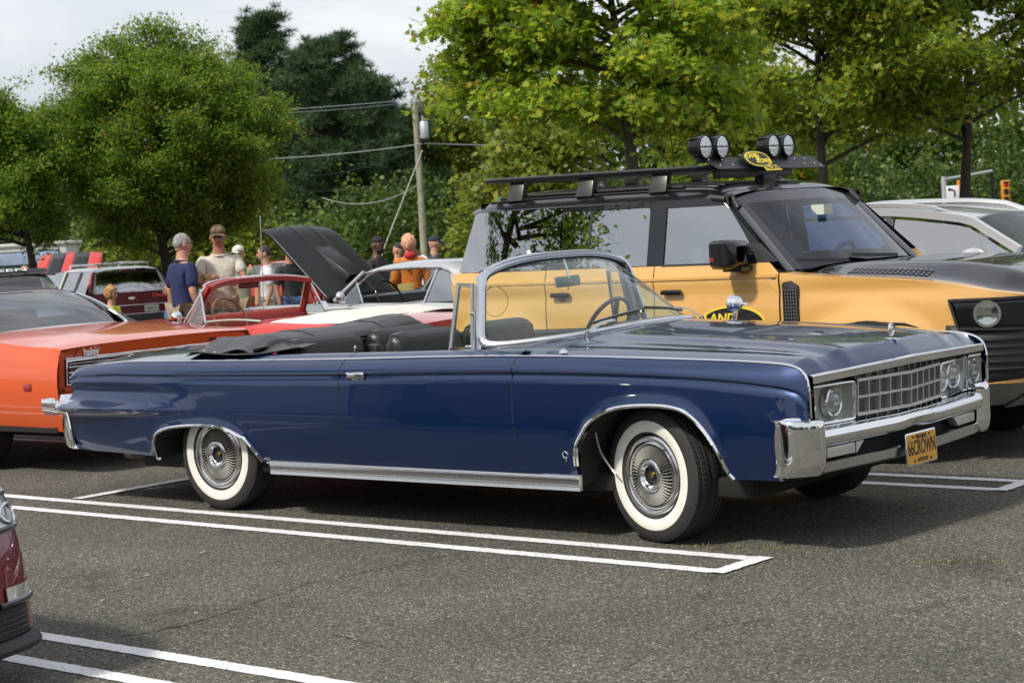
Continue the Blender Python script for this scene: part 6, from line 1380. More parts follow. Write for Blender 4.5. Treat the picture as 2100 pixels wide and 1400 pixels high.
for z in (.225,.245,.265,.285,.305): tube('grille_wire', [nz_(a, z, .010) for a in lin(0, .68, 14)], .003, M_('wire_grey', (.03,.03,.03), .4), fr_, 5); tube('grille_wire', [Vector((p.x, -p.y, p.z)) for p in [nz_(a, z, .010) for a in lin(0, .68, 14)]], .003, M_('wire_grey', (.03,.03,.03), .4), fr_, 5)
surf('roof', [[Vector((x, t * .62, ps(x, [(-3.2,1.02),(-2.6,1.35),(-2.0,1.45),(-1.5,1.40),(-.9,1.0)]) - .06 * abs(t) ** 3)) for t in lin(-1, 1, 11)] for x in lin(-3.2, -.9, 16)], PRIV, fr_, .01, (0, 0, 1))
surf('rear_deck', [[Vector((x, t * Yr(x, .95), .98 + .03 * (1 - t * t))) for t in lin(-1, 1, 9)] for x in lin(-3.9, -3.1, 5)], DR, fr_, .006, (0, 0, 1)); surf('tail', [[Vector((-3.9 - .03, t * .8, z)) for z in (.3, .7, .99)] for t in lin(-1, 1, 5)], DR, fr_, .006)
for xc in (0, -3.0):
    for s in (-1, 1): wheel_simple(fr_, xc, s * .83, .35, .25, .66, M_('black_alloy', (.03,.03,.03), .35, .5), 5)
box('underbody', (4.0, 1.5, .1), (-1.6, 0, .25), DARK, fr_, .03)

# ---- vendor trailer far left
tp0 = at(70, 560, 52); tr_ = empty('vendor_trailer', (tp0.x, 52, gz(52)), R(4), 'pale vendor trailer with an open serving hatch, far left behind the trees', 'trailer')
TW = M_('trailer_white', (.55,.56,.54), .5, var=.08, vscale=2)
box('trailer_body', (4.4, 2.2, 1.7), (-1.3, 1.2, 1.25), TW, tr_, .05); box('roof_edge', (4.6, 2.3, .10), (-1.3, 1.2, 2.12), M_('trailer_trim', (.62,.62,.58), .5), tr_, .03)
box('hatch_opening', (2.1, .05, .80), (-.35, .085, 1.55), M_('hatch_dark', (.03,.06,.06), .7), tr_, .01); box('hatch_panel', (2.05, .03, .32), (-.35, .045, 1.75), M_('hatch_blue', (.28,.36,.48), .5, var=.3, vscale=3), tr_, .01); box('counter', (2.2, .3, .05), (-.35, -.06, 1.12), TW, tr_, .01)
box('counter_cloth', (.9, .02, .35), (-.6, .04, 1.33), M_('teal_cloth', (.02,.22,.20), .7), tr_, .005); box('side_panel', (1.5, .03, 1.5), (-2.5, .085, 1.25), M_('panel_silver', (.42,.43,.42), .45, var=.1), tr_, .01)
for k in range(4):
    fx = -2.05 + k * .13; slab('flame_decal', [Vector((fx + a, .065, .55 + b)) for a, b in ((-.05,0),(-.03,.25),(-.05,.45),(.0,.62),(.01,.40),(.04,.25),(.05,0))], (0, -1, 0), .004, M_('decal_white', (.8,.8,.8), .5), tr_)
for x in (-2.0, -.9): lathe('trailer_wheel', [(0,.12),(.2,.12),(.33,.10),(.33,-.1)], RUBBER, tr_, 24, loc=(x, .2, .33))
# ================================================================== people
def skinmesh(name, V, E_, rad, mat, parent, sub=2, root=0):
    me = bpy.data.meshes.new(name); me.from_pydata([tuple(v) for v in V], E_, [])
    o = mkobj(name, me, mat, parent); md = o.modifiers.new('skin', 'SKIN'); md.use_smooth_shade = True; md.branch_smoothing = .6
    for i, r in enumerate(rad): me.skin_vertices[0].data[i].radius = r if isinstance(r, tuple) else (r, r)
    me.skin_vertices[0].data[root].use_root = True
    s = o.modifiers.new('sub', 'SUBSURF'); s.levels = sub; s.render_levels = sub
    # bake, so nothing depends on modifiers at render time
    dg = bpy.context.evaluated_depsgraph_get(); m2 = bpy.data.meshes.new_from_object(o.evaluated_get(dg)); o.modifiers.clear(); o.data = m2
    m2.polygons.foreach_set('use_smooth', [True] * len(m2.polygons)); return o
SK = {'fair': M_('skin_fair', (.48,.25,.17), .5, bump=.0), 'tan': M_('skin_tan', (.36,.17,.10), .5), 'brown': M_('skin_brown', (.12,.055,.03), .5)}
def cloth(name, c): return M_(name, c, .85, bump=.012, bscale=14, bdetail=3, var=.10, vscale=9)
def person(label, loc, rz, H=1.75, skin='fair', shirt=None, pants=None, build=1.0, J=None, sleeve=.9, hair=None, hairc=(.05,.035,.02), cap=None, specs=None, belly=0.0, headturn=(0, 0), shoes=(.03,.03,.03), group='people at the car show', hood=None, beard=None, cat='person'):
    p = empty('person', loc, rz, label, cat, group); k = H / 1.75; b = build
    D = dict(pel=(0,0,.96), sp=(0,.0,1.14), ch=(0,.01,1.34), nk=(0,.01,1.475), hb=(0,-.005,1.535), hd=(0,-.015,1.615),
             sl=(.168*b,.01,1.40), sr=(-.168*b,.01,1.40), el=(.225*b,.04,1.12), er=(-.225*b,.04,1.12), wl=(.235*b,-.05,.87), wr=(-.235*b,-.05,.87),
             hl=(.095,0,.92), hr=(-.095,0,.92), kl=(.11,-.01,.50), kr=(-.11,-.01,.50), al=(.12,.02,.09), ar=(-.12,.02,.09), tl=(.13,-.16,.035), tr=(-.13,-.16,.035))
    D.update(J or {}); D = {a: Vector(v) * k for a, v in D.items()}
    order = ['pel','sp','ch','nk','hb','hd','sl','el','wl','sr','er','wr','hl','kl','al','tl','hr','kr','ar','tr']; ix = {n: i for i, n in enumerate(order)}
    ed = [('pel','sp'),('sp','ch'),('ch','nk'),('nk','hb'),('hb','hd'),('ch','sl'),('sl','el'),('el','wl'),('ch','sr'),('sr','er'),('er','wr'),('pel','hl'),('hl','kl'),('kl','al'),('al','tl'),('pel','hr'),('hr','kr'),('kr','ar'),('ar','tr')]
    rd = dict(pel=(.145,.105), sp=(.135,.10), ch=(.15,.105), nk=.066, hb=.066, hd=.07, sl=.062, el=.043, wl=.028, sr=.062, er=.043, wr=.028, hl=.085, kl=.056, al=.036, tl=.03, hr=.085, kr=.056, ar=.036, tr=.03)
    sc2 = lambda r, q=1.0: (r[0]*k*q*b, r[1]*k*q*b) if isinstance(r, tuple) else r*k*q
    bd = skinmesh('body', [D[n] for n in order], [(ix[a], ix[c]) for a, c in ed], [sc2(rd[n], .78 if n in ('pel','sp','ch','sl','sr') else .96) for n in order], SK[skin], p)
    # head with brow, nose, jaw
    hm = Matrix.Rotation(headturn[0], 4, 'Z') @ Matrix.Rotation(headturn[1], 4, 'X'); hc = D['hd'] + Vector((0, 0, .0))
    hd = empty('head', hc); hd.parent = p; hd.rotation_euler = (headturn[1], 0, headturn[0])
    def hf(v):
        x, y, z = v; y2 = y * (1 + .12 * (z > .2) * (y > 0)); x2 = x * (1 - .22 * max(0, -z) ** 1.5); 
        if y < -.3 and z < -.2: y2 = y * (1 - .0) - .04
        return Vector((x2, y2, z))
    ellip('skull', (.075*k, .095*k, .118*k), (0, 0, .012*k), SK[skin], hd, 20, 14, fn=hf)
    hexa('nose', [(-.016*k,-.088*k,-.018*k),(.016*k,-.088*k,-.018*k),(.010*k,-.115*k,-.022*k),(-.010*k,-.115*k,-.022*k),(-.008*k,-.085*k,.03*k),(.008*k,-.085*k,.03*k),(.006*k,-.096*k,.03*k),(-.006*k,-.096*k,.03*k)], SK[skin], hd, .003)
    for s in (-1, 1):
        ellip('ear', (.010*k, .020*k, .030*k), (s*.079*k, .008*k, .005*k), SK[skin], hd, 10, 8); ellip('eye', (.012*k,.006*k,.006*k), (s*.030*k,-.090*k,.022*k), M_('eye_dark', (.02,.015,.012), .3), hd, 8, 6)
        ellip('brow', (.018*k,.006*k,.004*k), (s*.030*k,-.090*k,.042*k), M_('brow_%d' % int(hairc[0]*1000), hairc, .8), hd, 8, 6)
    ellip('mouth', (.026*k,.006*k,.005*k), (0,-.092*k,-.050*k), M_('lip', (.28,.10,.08), .5), hd, 10, 6)
    if beard: ellip('beard', (.070*k,.075*k,.055*k), (0,-.028*k,-.068*k), M_('beard_dark', beard, .9, bump=.01, bscale=60), hd, 14, 10)
    HM = M_('hair_%d_%d' % (int(hairc[0]*1000), int(hairc[1]*1000)), hairc, .7, bump=.02, bscale=45, var=.4, vscale=30)
    if hair == 'short':
        ellip('hair', (.078*k,.098*k,.104*k), (0,.008*k,.030*k), HM, hd, 20, 14, fn=lambda v: Vector((v.x, max(v.y, -.72 + .5 * max(0, -v.z)) if v.z < .45 else v.y, max(v.z, -.45 if v.y > .1 else .05))))
    if hair in ('fluffy', 'bob'):
        n0 = 4.0 if hair == 'fluffy' else 2.0; zlow = -1.2 if hair == 'bob' else -.95
        ellip('hair', (.104*k,.120*k,.128*k), (0,.022*k,.030*k), HM, hd, 40, 26, fn=lambda v: (lambda q: Vector((q.x, max(q.y, -.60) if q.z < .35 else q.y, max(q.z, zlow))))(v * (1 + .16 * mnoise.noise(v * n0) + .07 * mnoise.noise(v * 9))))
    if cap:
        CM = M_('cap_%s' % cap[0], cap[1], .8, bump=.004, bscale=60, var=cap[2] if len(cap) > 2 else .05, vscale=16)
        ellip('cap_crown', (.081*k,.101*k,.082*k), (0,.004*k,.060*k), CM, hd, 20, 12, fn=lambda v: Vector((v.x, v.y, max(v.z, -.05))))
        surf('cap_brim', [[Vector((.070*k * t, (-.075 - .085 * u * (1 - .35 * t * t)) * k, (.058 - .016 * u - .018 * t * t) * k)) for u in lin(0, 1, 5)] for t in lin(-1, 1, 9)], CM, hd, .005, (0, 0, 1))
    if specs:
        SM = M_('specs_%s' % specs, (.02,.02,.022), .25) if specs != 'thin' else M_('specs_thin', (.08,.07,.06), .3, .5)
        for s in (-1, 1):
            if specs == 'dark': ellip('lens', (.026*k,.005*k,.017*k), (s*.031*k,-.099*k,.020*k), SM, hd, 12, 8)
            else: tube('rim', [(s*.031*k + .024*k*math.cos(a), -.099*k, .020*k + .016*k*math.sin(a)) for a in [i*2*math.pi/16 for i in range(16)]], .0022, SM, hd, 5, up=(0,1,0), closed=True)
            tube('temple', [(s*.056*k,-.095*k,.024*k),(s*.080*k,.0,.026*k)], .0025, SM, hd, 5)
    # hands: palm and five fingers
    for s, wk, ek in ((1,'wl','el'),(-1,'wr','er')):
        d = (D[wk] - D[ek]).normalized(); hnd = empty('hand', D[wk] + d * .04 * k); hnd.parent = p; hnd.rotation_euler = d.to_track_quat('-Z', 'Y').to_euler()
        ellip('palm', (.020*k,.040*k,.052*k), (0, 0, -.01*k), SK[skin], hnd, 10, 8)
        for q, (yy, L_) in enumerate(((-.027,.062),(-.009,.074),(.009,.070),(.026,.055))): tube('finger', [(0, yy*k, -.05*k), (.004*s*k, yy*k*1.05, -.05*k - L_*.55*k), (.016*s*k, yy*k, -.05*k - L_*k)], .0085*k, SK[skin], hnd, 6, up=(1,0,0))
        tube('thumb', [(0,-.034*k,.0), (.008*k,-.055*k,-.03*k), (.012*k,-.055*k,-.06*k)], .010*k, SK[skin], hnd, 6, up=(1,0,0))
    # clothes
    if shirt:
        el_ = D['sl'].lerp(D['el'], sleeve if sleeve <= 1 else 1.0); er_ = D['sr'].lerp(D['er'], sleeve if sleeve <= 1 else 1.0)
        V = [D['pel'] + Vector((0,0,-.30*k if not J or 'pel' not in J else -.02*k)), D['sp'], D['ch'], D['nk'] + Vector((0,0,-.045*k)), D['sl'], el_, D['sr'], er_]; E2 = [(0,1),(1,2),(2,3),(2,4),(4,5),(2,6),(6,7)]
        rr = [(.168*b*k,.125*b*k+belly),(.162*b*k,.125*b*k+belly),(.158*b*k,.125*b*k),(.098*k,.092*k),.076*k,.068*k,.076*k,.068*k]
        if sleeve > 1: V += [D['wl'], D['wr']]; E2 += [(5,8),(7,9)]; rr += [.05*k,.05*k]
        skinmesh('shirt', V, E2, rr, shirt, p, root=0)
        tube('collar', [D['nk'] + Vector((.078*k*math.cos(a), .076*k*math.sin(a), -.032*k + .012*k*math.sin(a))) for a in [i*2*math.pi/18 for i in range(18)]], .014*k, shirt, p, 6, closed=True)
    if pants:
        pm_, ln = pants
        V = [D['pel'], D['hl'], D['hl'].lerp(D['kl'], .5), D['kl'], D['hr'], D['hr'].lerp(D['kr'], .5), D['kr']]; E2 = [(0,1),(1,2),(2,3),(0,4),(4,5),(5,6)]; rr = [(.145*b*k,.110*b*k),.098*k,.098*k,.085*k,.105*k,.098*k,.085*k]
        if ln == 'long': V += [D['al'] + Vector((0,0,.03)), D['ar'] + Vector((0,0,.03))]; E2 += [(3,7),(6,8)]; rr += [.07*k,.07*k]
        skinmesh('trousers', V, E2, rr, pm_, p, root=0)
    SH = M_('shoe_%d' % int(shoes[0]*100), shoes, .6)
    for s, a_, t_ in ((1,'al','tl'),(-1,'ar','tr')):
        skinmesh('shoe', [D[a_] + Vector((0,.05*k,-.045*k)), D[a_].lerp(D[t_], .55) + Vector((0,0,-.005)), D[t_] + Vector((0,-.02,.005))], [(0,1),(1,2)], [(.045*k,.045*k),(.048*k,.042*k),(.045*k,.03*k)], SH, p, 1)
    if hood:
        skinmesh('hood', [D['nk'] + Vector((-.09*k,.03*k,-.01*k)), D['nk'] + Vector((0,.085*k,-.015*k)), D['nk'] + Vector((.09*k,.03*k,-.01*k))], [(0,1),(1,2)], [.05*k,.065*k,.05*k], hood, p)
    return p
def spot(px, Y): q = at(px, 560, Y); return Vector((q.x, Y, gz(Y)))
NAVY = cloth('navy_polo', (.010,.018,.075)); CREAM = cloth('cream_tee', (.56,.52,.45)); OLIVE = cloth('olive_tee', (.23,.25,.17)); WTEE = cloth('white_tee', (.66,.68,.72)); CHAR = cloth('charcoal_tee', (.030,.028,.032)); GRT = cloth('grey_tee', (.045,.045,.055)); ORH = cloth('orange_hoodie', (.62,.17,.015)); WTANK = cloth('white_tank', (.68,.68,.78)); YELT = cloth('yellow_top', (.55,.62,.03)); KHAK = cloth('khaki', (.26,.20,.13)); JEAN = cloth('blue_jeans', (.05,.12,.28)); WSH = cloth('white_shorts', (.62,.62,.58)); DKT = cloth('dark_trousers', (.03,.03,.035))
person('grey-haired man in navy polo shirt, seen from behind', spot(376, 20.4), R(128), 1.74, 'fair', NAVY, (KHAK, 'short'), 1.10, hair='short', hairc=(.30,.29,.28), belly=.02, specs='thin', headturn=(R(-8), 0))
person('man in cream tee and camouflage cap, arms crossed', spot(452, 20.7), R(12), 1.80, 'tan', CREAM, (KHAK, 'short'), 1.06, J=dict(el=(.25,-.12,1.15), er=(-.25,-.12,1.15), wl=(-.03,-.25,1.20), wr=(.06,-.27,1.15)), sleeve=.70, hair='short', hairc=(.06,.04,.03), cap=('camo', (.13,.085,.045), .75), specs='thin', belly=.03, headturn=(R(-6), R(4)))
person('man in olive tee, white cap and sunglasses', spot(492, 27), R(-12), 1.72, 'fair', OLIVE, (KHAK, 'short'), 1.02, cap=('white', (.62,.60,.54)), specs='dark', headturn=(R(-15), 0))
person('dark-haired man in white tee and pale shorts, in profile', spot(546, 27), R(-78), 1.70, 'fair', WTEE, (WSH, 'short'), .95, hair='short', hairc=(.05,.03,.02))
person('man in dark shirt and jeans standing behind the raised hood', spot(596, 26), R(40), 1.70, 'tan', cloth('dark_green_tee', (.02,.03,.028)), (JEAN, 'long'), 1.0, hair='short')
person('man in black cap and charcoal tee, left of the orange hoodie', spot(776, 27.5), R(62), 1.74, 'brown', CHAR, (DKT, 'long'), 1.1, cap=('black', (.010,.011,.014)), belly=.03, beard=(.02,.014,.01))
person('person in grey tee and dark cap, half hidden behind the orange hoodie', spot(818, 30), R(75), 1.66, 'fair', GRT, (DKT, 'long'), .95, cap=('slate', (.025,.027,.032)), headturn=(0, R(20)))
o_ = person('person with fluffy pink hair in orange hoodie, seen from behind', spot(842, 26.8), R(188), 1.72, 'fair', ORH, (DKT, 'long'), 1.05, sleeve=1.2, hair='fluffy', hairc=(.72,.36,.24), hood=cloth('red_hood', (.45,.03,.03)), J=dict(wl=(.22,-.20,.95), wr=(-.24,-.12,.90)))
HP = cloth('grey_print', (.33,.34,.36))
for sx in (-1, 1): slab('back_print', [Vector((sx * a, .146, z)) for a, z in ((.03,1.30),(.07,1.36),(.12,1.38),(.13,1.32),(.09,1.28),(.05,1.22))], (0, 1, 0), .006, HP, o_, .002)
slab('shopping_bag', [Vector((a, .17, z)) for a, z in ((-.02,1.06),(.20,1.05),(.23,.72),(-.02,.70))], (0, 1, 0), .01, cloth('bag_print', (.45,.35,.12)), o_, .003)
person('bearded man in white tank top bending forward', spot(880, 28.2), R(-75), 1.74, 'brown', WTANK, (DKT, 'long'), 1.1, sleeve=.10, hair='short', hairc=(.012,.009,.007), beard=(.012,.009,.007), J=dict(sp=(0,.02,1.14), ch=(0,-.06,1.33), nk=(0,-.15,1.455), hb=(0,-.20,1.50), hd=(0,-.27,1.545), sl=(.17,-.09,1.39), sr=(-.17,-.09,1.39), el=(.22,-.20,1.08), er=(-.22,-.20,1.08), wl=(.18,-.36,.92), wr=(-.18,-.36,.92)), headturn=(0, R(42)))
person('person in navy cap, mostly hidden behind the man in the white tank top', spot(893, 31), R(100), 1.74, 'fair', GRT, (DKT, 'long'), 1.0, cap=('navy', (.012,.018,.05)))
person('bald man whose head shows above the grey coupe', spot(50, 31), R(60), 1.66, 'tan', DKT, (DKT, 'long'), 1.05, specs='dark')
# seated woman in a folding chair, and a neighbour beside her
SEAT = dict(pel=(0,0,.46), sp=(0,.06,.64), ch=(0,.10,.84), nk=(0,.09,.99), hb=(0,.07,1.07), hd=(0,.06,1.16), sl=(.165,.10,.93), sr=(-.165,.10,.93), el=(.20,.02,.66), er=(-.20,.02,.66), wl=(.14,-.22,.66), wr=(-.14,-.22,.66), hl=(.09,-.02,.46), hr=(-.09,-.02,.46), kl=(.11,-.42,.50), kr=(-.11,-.42,.50), al=(.12,-.46,.09), ar=(-.12,-.46,.09), tl=(.13,-.62,.04), tr=(-.13,-.62,.04))
def chair(loc, rz, label):
    c = empty('camp_chair', loc, rz, label, 'chair', 'folding chairs'); FB = cloth('chair_fabric', (.015,.015,.017))
    surf('seat', quadgrid((-.25,-.30,.40),(.25,-.30,.40),(.25,.16,.36),(-.25,.16,.36), 6, 6, (0,0,-.04)), FB, c, .008); surf('backrest', quadgrid((-.25,.16,.36),(.25,.16,.36),(.27,.30,.92),(-.27,.30,.92), 6, 6, (0,.05,0)), FB, c, .008)
    for s in (-1, 1):
        tube('leg', [(s*.28,-.32,.0),(s*.26,.18,.38),(s*.27,.31,.94)], .012, BLACKP, c, 6); tube('leg', [(s*.28,.30,.0),(s*.26,-.32,.40)], .012, BLACKP, c, 6); box('armrest', (.06,.46,.02), (s*.29,-.05,.60), FB, c, .006); tube('arm_post', [(s*.28,-.26,.40),(s*.29,-.26,.60)], .010, BLACKP, c, 6)
    return c
sp = spot(232, 30.5); chair(sp, R(62), 'black folding chair under the woman in yellow')
person('blonde woman in yellow top and jeans sitting in a folding chair', sp + Vector((0, 0, -.0)), R(62), 1.68, 'fair', YELT, (JEAN, 'short'), .95, J=SEAT, sleeve=.12, hair='bob', hairc=(.36,.19,.07), specs='dark', shoes=(.4,.35,.3))
sp2 = spot(338, 29.5); chair(sp2, R(-66), 'black folding chair behind the man in navy')
person('seated person in khaki trousers, mostly hidden by the man in navy', sp2, R(-66), 1.70, 'tan', JEAN, (KHAK, 'long'), 1.0, J=SEAT, hair='short')
# ================================================================== trees, pole, signals
def leafmat(name, ramp, trans=.45, rough=.5):
    m_ = bpy.data.materials.new(name); m_.use_nodes = True; t = m_.node_tree; t.nodes.clear(); n = t.nodes.new; l = t.links.new
    g_ = n('ShaderNodeNewGeometry'); r_ = n('ShaderNodeValToRGB'); e = r_.color_ramp.elements
    e[0].position, e[0].color = ramp[0][0], (*ramp[0][1], 1); e[1].position, e[1].color = ramp[-1][0], (*ramp[-1][1], 1)
    for p_, c in ramp[1:-1]: q = e.new(p_); q.color = (*c, 1)
    l(g_.outputs['Random Per Island'], r_.inputs['Fac'])
    d = n('ShaderNodeBsdfPrincipled'); d.inputs['Roughness'].default_value = rough; d.inputs['Specular IOR Level'].default_value = .35; l(r_.outputs[0], d.inputs['Base Color'])
    tr = n('ShaderNodeBsdfTranslucent'); hs = n('ShaderNodeHueSaturation'); hs.inputs['Value'].default_value = 1.9; hs.inputs['Hue'].default_value = .485; l(r_.outputs[0], hs.inputs['Color']); l(hs.outputs[0], tr.inputs['Color'])
    mx_ = n('ShaderNodeMixShader'); mx_.inputs[0].default_value = trans; l(d.outputs[0], mx_.inputs[1]); l(tr.outputs[0], mx_.inputs[2])
    o = n('ShaderNodeOutputMaterial'); l(mx_.outputs[0], o.inputs[0]); return m_
STAR = np.array([(0,-.5,0),(.10,-.18,.02),(.42,-.30,.06),(.20,-.02,.02),(.48,.16,.07),(.16,.18,.02),(.22,.42,.05),(0,.55,.0),(-.22,.42,.05),(-.16,.18,.02),(-.48,.16,.07),(-.20,-.02,.02),(-.42,-.30,.06),(-.10,-.18,.02)])
STAR8 = np.array([(0,-.5,0),(.14,-.12,.02),(.46,-.18,.06),(.20,.10,.02),(.26,.42,.05),(0,.52,.0),(-.26,.42,.05),(-.20,.10,.02),(-.46,-.18,.06),(-.14,-.12,.02)])
OVAL = np.array([(0,-.5,0),(.20,-.05,.05),(0,.5,-.02),(-.20,-.05,.05)])
BLADE = np.array([(-.03,-.5,0),(.03,-.5,0),(0,.5,.03)])
def leaf_cloud(name, pts, size, T, mat, parent, r, up=.7, jit=.5, dirs=None):
    n = len(pts); k = len(T)
    nrm = r.normal(size=(n, 3)); nrm /= np.linalg.norm(nrm, axis=1)[:, None]; nrm = nrm * (1 - up * .6) + np.array([0, 0, up]); nrm /= np.linalg.norm(nrm, axis=1)[:, None]
    if dirs is None: a = r.normal(size=(n, 3)); a[:, 2] -= .35
    else: a = dirs
    if dirs is None: ax = a - nrm * np.sum(a * nrm, 1)[:, None]
    else: ax = a; nrm = np.cross(ax, r.normal(size=(n, 3))); nrm /= np.linalg.norm(nrm, axis=1)[:, None]
    ax /= np.linalg.norm(ax, axis=1)[:, None] + 1e-9
    bx_ = np.cross(ax, nrm); s = size * (1 + jit * r.uniform(-1, 1, n))
    P = pts[:, None, :] + s[:, None, None] * (T[None, :, 0:1] * bx_[:, None, :] + T[None, :, 1:2] * ax[:, None, :] + T[None, :, 2:3] * nrm[:, None, :])
    me = bpy.data.meshes.new(name); me.vertices.add(n * k); me.vertices.foreach_set('co', P.reshape(-1).astype(np.float32))
    me.loops.add(n * k); me.loops.foreach_set('vertex_index', np.arange(n * k, dtype=np.int32))
    me.polygons.add(n); me.polygons.foreach_set('loop_start', np.arange(0, n * k, k, dtype=np.int32))
    me.update(); me.validate()
    return mkobj(name, me, mat, parent)
def tubes(name, paths, mat, parent, n=5):
    V, F = [], []
    for path, r0, r1 in paths:
        fr = frames(path, (.3, .2, 1)); m_ = len(fr); k = len(V)
        for i, (p, T, U, B) in enumerate(fr):
            r_ = lerp(r0, r1, (i / (m_ - 1)) ** .8)
            for j in range(n): a = 2 * math.pi * j / n; V.append(p + U * (r_ * math.cos(a)) + B * (r_ * math.sin(a)))
        for i in range(m_ - 1):
            for j in range(n): F.append((k + i*n + j, k + i*n + (j+1) % n, k + (i+1)*n + (j+1) % n, k + (i+1)*n + j))
    return mesh(name, V, F, mat, parent, True, 180)
BARK = M_('bark_grey', (.10,.085,.068), .9, bump=.02, bscale=14, var=.4, vscale=9); BARKD = M_('bark_dark', (.045,.036,.028), .95, bump=.02, bscale=14, var=.4, vscale=8)
def bez(a, b, c, n=8): return [a.lerp(b, t).lerp(b.lerp(c, t), t) for t in lin(0, 1, n)]
def tree(name, label, base, group, cc, cr_, trunk_top, tr_r, limbs, twigs, per, size, T, mat, seed, bark=BARK, lift=.25, spread=.14, inner=.35, droop=0.0, up=.6, stems=None, low=-1.0, tlen=.34, flat=.6, even=False):
    r = np.random.default_rng(seed); rnd = random.Random(seed)
    o = empty(name, base, 0, label, 'tree', group); C_ = Vector(cc); paths = []; pts = []
    tt = Vector((rnd.uniform(-.1, .1), rnd.uniform(-.1, .1), trunk_top)); trunk = [Vector((0, 0, -.1)), Vector((rnd.uniform(-.03,.03), 0, trunk_top * .3)), Vector((rnd.uniform(-.06,.06), rnd.uniform(-.05,.05), trunk_top * .65)), tt]
    tubes('trunk', [(spline(trunk, 4), tr_r * 1.15, tr_r * .75)], bark, o, 12)
    top = C_ + Vector((0, 0, cr_[2] * .55)); leader = [tt, tt.lerp(top, .5) + Vector((rnd.uniform(-.2,.2), rnd.uniform(-.2,.2), 0)), top]; paths.append((spline(leader, 5), tr_r * .75, .02))
    for i in range(limbs):
        for _ in range(50):
            d = Vector((rnd.gauss(0, 1), rnd.gauss(0, 1), rnd.gauss(0, .9))).normalized()
            if d.z > low: break
        if even:
            zz = 1 - (1 - low) * (i + .5) / limbs; ph = i * 2.39996 + rnd.uniform(-.25, .25); rr = math.sqrt(max(0, 1 - zz * zz)); d = Vector((rr * math.cos(ph), rr * math.sin(ph), zz))
        e = C_ + Vector((d.x * cr_[0], d.y * cr_[1], d.z * cr_[2])) * (rnd.uniform(.70, 1.04) if even else rnd.uniform(.72, 1.02))
        hh = min(max(e.z - (e - C_).to_2d().length * (lift + .25), trunk_top * .72), top.z * .9)
        if hh <= trunk_top: st = trunk[2].lerp(tt, (hh - trunk_top * .65) / max(.01, trunk_top * .35)) if hh > trunk_top * .65 else trunk[2]
        else: st = tt.lerp(top, (hh - trunk_top) / max(.01, top.z - trunk_top))
        L_ = (e - st).length; mid = st.lerp(e, .5) + Vector((rnd.uniform(-.1, .1) * L_, rnd.uniform(-.1, .1) * L_, L_ * lift * rnd.uniform(.3, 1)))
        if droop: e = e - Vector((0, 0, droop * rnd.random() * 2 * ((e - C_).to_2d().length / cr_[0]) ** 2))
        pb = bez(st, mid, e, 9); paths.append((pb, max(.018, tr_r * .30 * min(1, L_ / cr_[0])), .006))
        for j in range(twigs):
            t = inner + (1 - inner) * rnd.random() ** .75; q = pb[min(8, int(t * 8))].lerp(pb[min(8, int(t * 8) + 1)], t * 8 - int(t * 8)) if t < 1 else pb[8]
            td = Vector((rnd.gauss(0, 1), rnd.gauss(0, 1), rnd.gauss(.1, flat))).normalized() * tlen * cr_[0] * rnd.uniform(.5, 1.1); te = q + td
            w_ = [q, q.lerp(te, .5) + Vector((0, 0, .06 * tlen)), te - Vector((0, 0, droop * .3))]
            if rnd.random() < .6: paths.append((w_, .010, .004))
            a = np.array(w_[0]); b_ = np.array(w_[2]); m_ = rnd.randint(int(per * .7), int(per * 1.3)); u = r.uniform(.15, 1.08, (m_, 1)); pts.append(a + (b_ - a) * u + r.normal(size=(m_, 3)) * np.array([spread, spread, spread * .7]))
    tubes('branches', paths, bark, o, 5); P = np.concatenate(pts); leaf_cloud('crown', P, size, T, mat, o, r, up); return o
ZEL = leafmat('zelkova_leaf', [(0,(.058,.130,.014)),(.45,(.105,.205,.020)),(.80,(.165,.255,.026)),(.965,(.24,.28,.03)),(.992,(.24,.17,.03)),(1,(.25,.09,.02))])
OAK = leafmat('oak_leaf', [(0,(.10,.19,.016)),(.4,(.18,.29,.024)),(.75,(.26,.35,.03)),(.97,(.38,.39,.035)),(.995,(.28,.22,.03)),(1,(.22,.06,.02))], .5)
OAK2 = leafmat('oak_leaf_far', [(0,(.085,.15,.014)),(.4,(.15,.235,.02)),(.75,(.22,.29,.026)),(.96,(.32,.32,.03)),(1,(.27,.17,.025))], .5)
PIN = leafmat('pine_needle', [(0,(.022,.055,.018)),(.5,(.040,.085,.028)),(1,(.07,.115,.04))], .2)
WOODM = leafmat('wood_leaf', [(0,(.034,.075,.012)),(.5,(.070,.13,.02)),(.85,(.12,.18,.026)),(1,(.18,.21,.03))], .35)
YELM = leafmat('yellow_green_leaf', [(0,(.075,.125,.014)),(.5,(.14,.195,.022)),(.88,(.22,.25,.03)),(1,(.30,.25,.03))], .4)
# round zelkova on the left and its neighbour
b1 = at(352, 560, 39); tree('zelkova_tree', 'large rounded green tree behind the men, left of the utility pole', (b1.x, 39, gz(39)), 'parking lot trees', (-.05,0,3.95), (2.62,2.3,2.34), 1.25, .17, 140, 28, 50, .080, OVAL, ZEL, 3, lift=.10, spread=.115, inner=.45, low=-.85, tlen=.19, bark=BARKD, flat=.5, even=True)
b2 = at(70, 560, 37); tree('zelkova_tree', 'dark green tree cut by the left edge, in front of the vendor trailer', (b2.x, 37, gz(37)), 'parking lot trees', (-.65,0,3.35), (1.45,1.6,1.85), 1.3, .13, 70, 24, 46, .084, OVAL, ZEL, 5, lift=.10, spread=.115, inner=.40, low=-.62, tlen=.24, bark=BARKD, flat=.5, even=True)
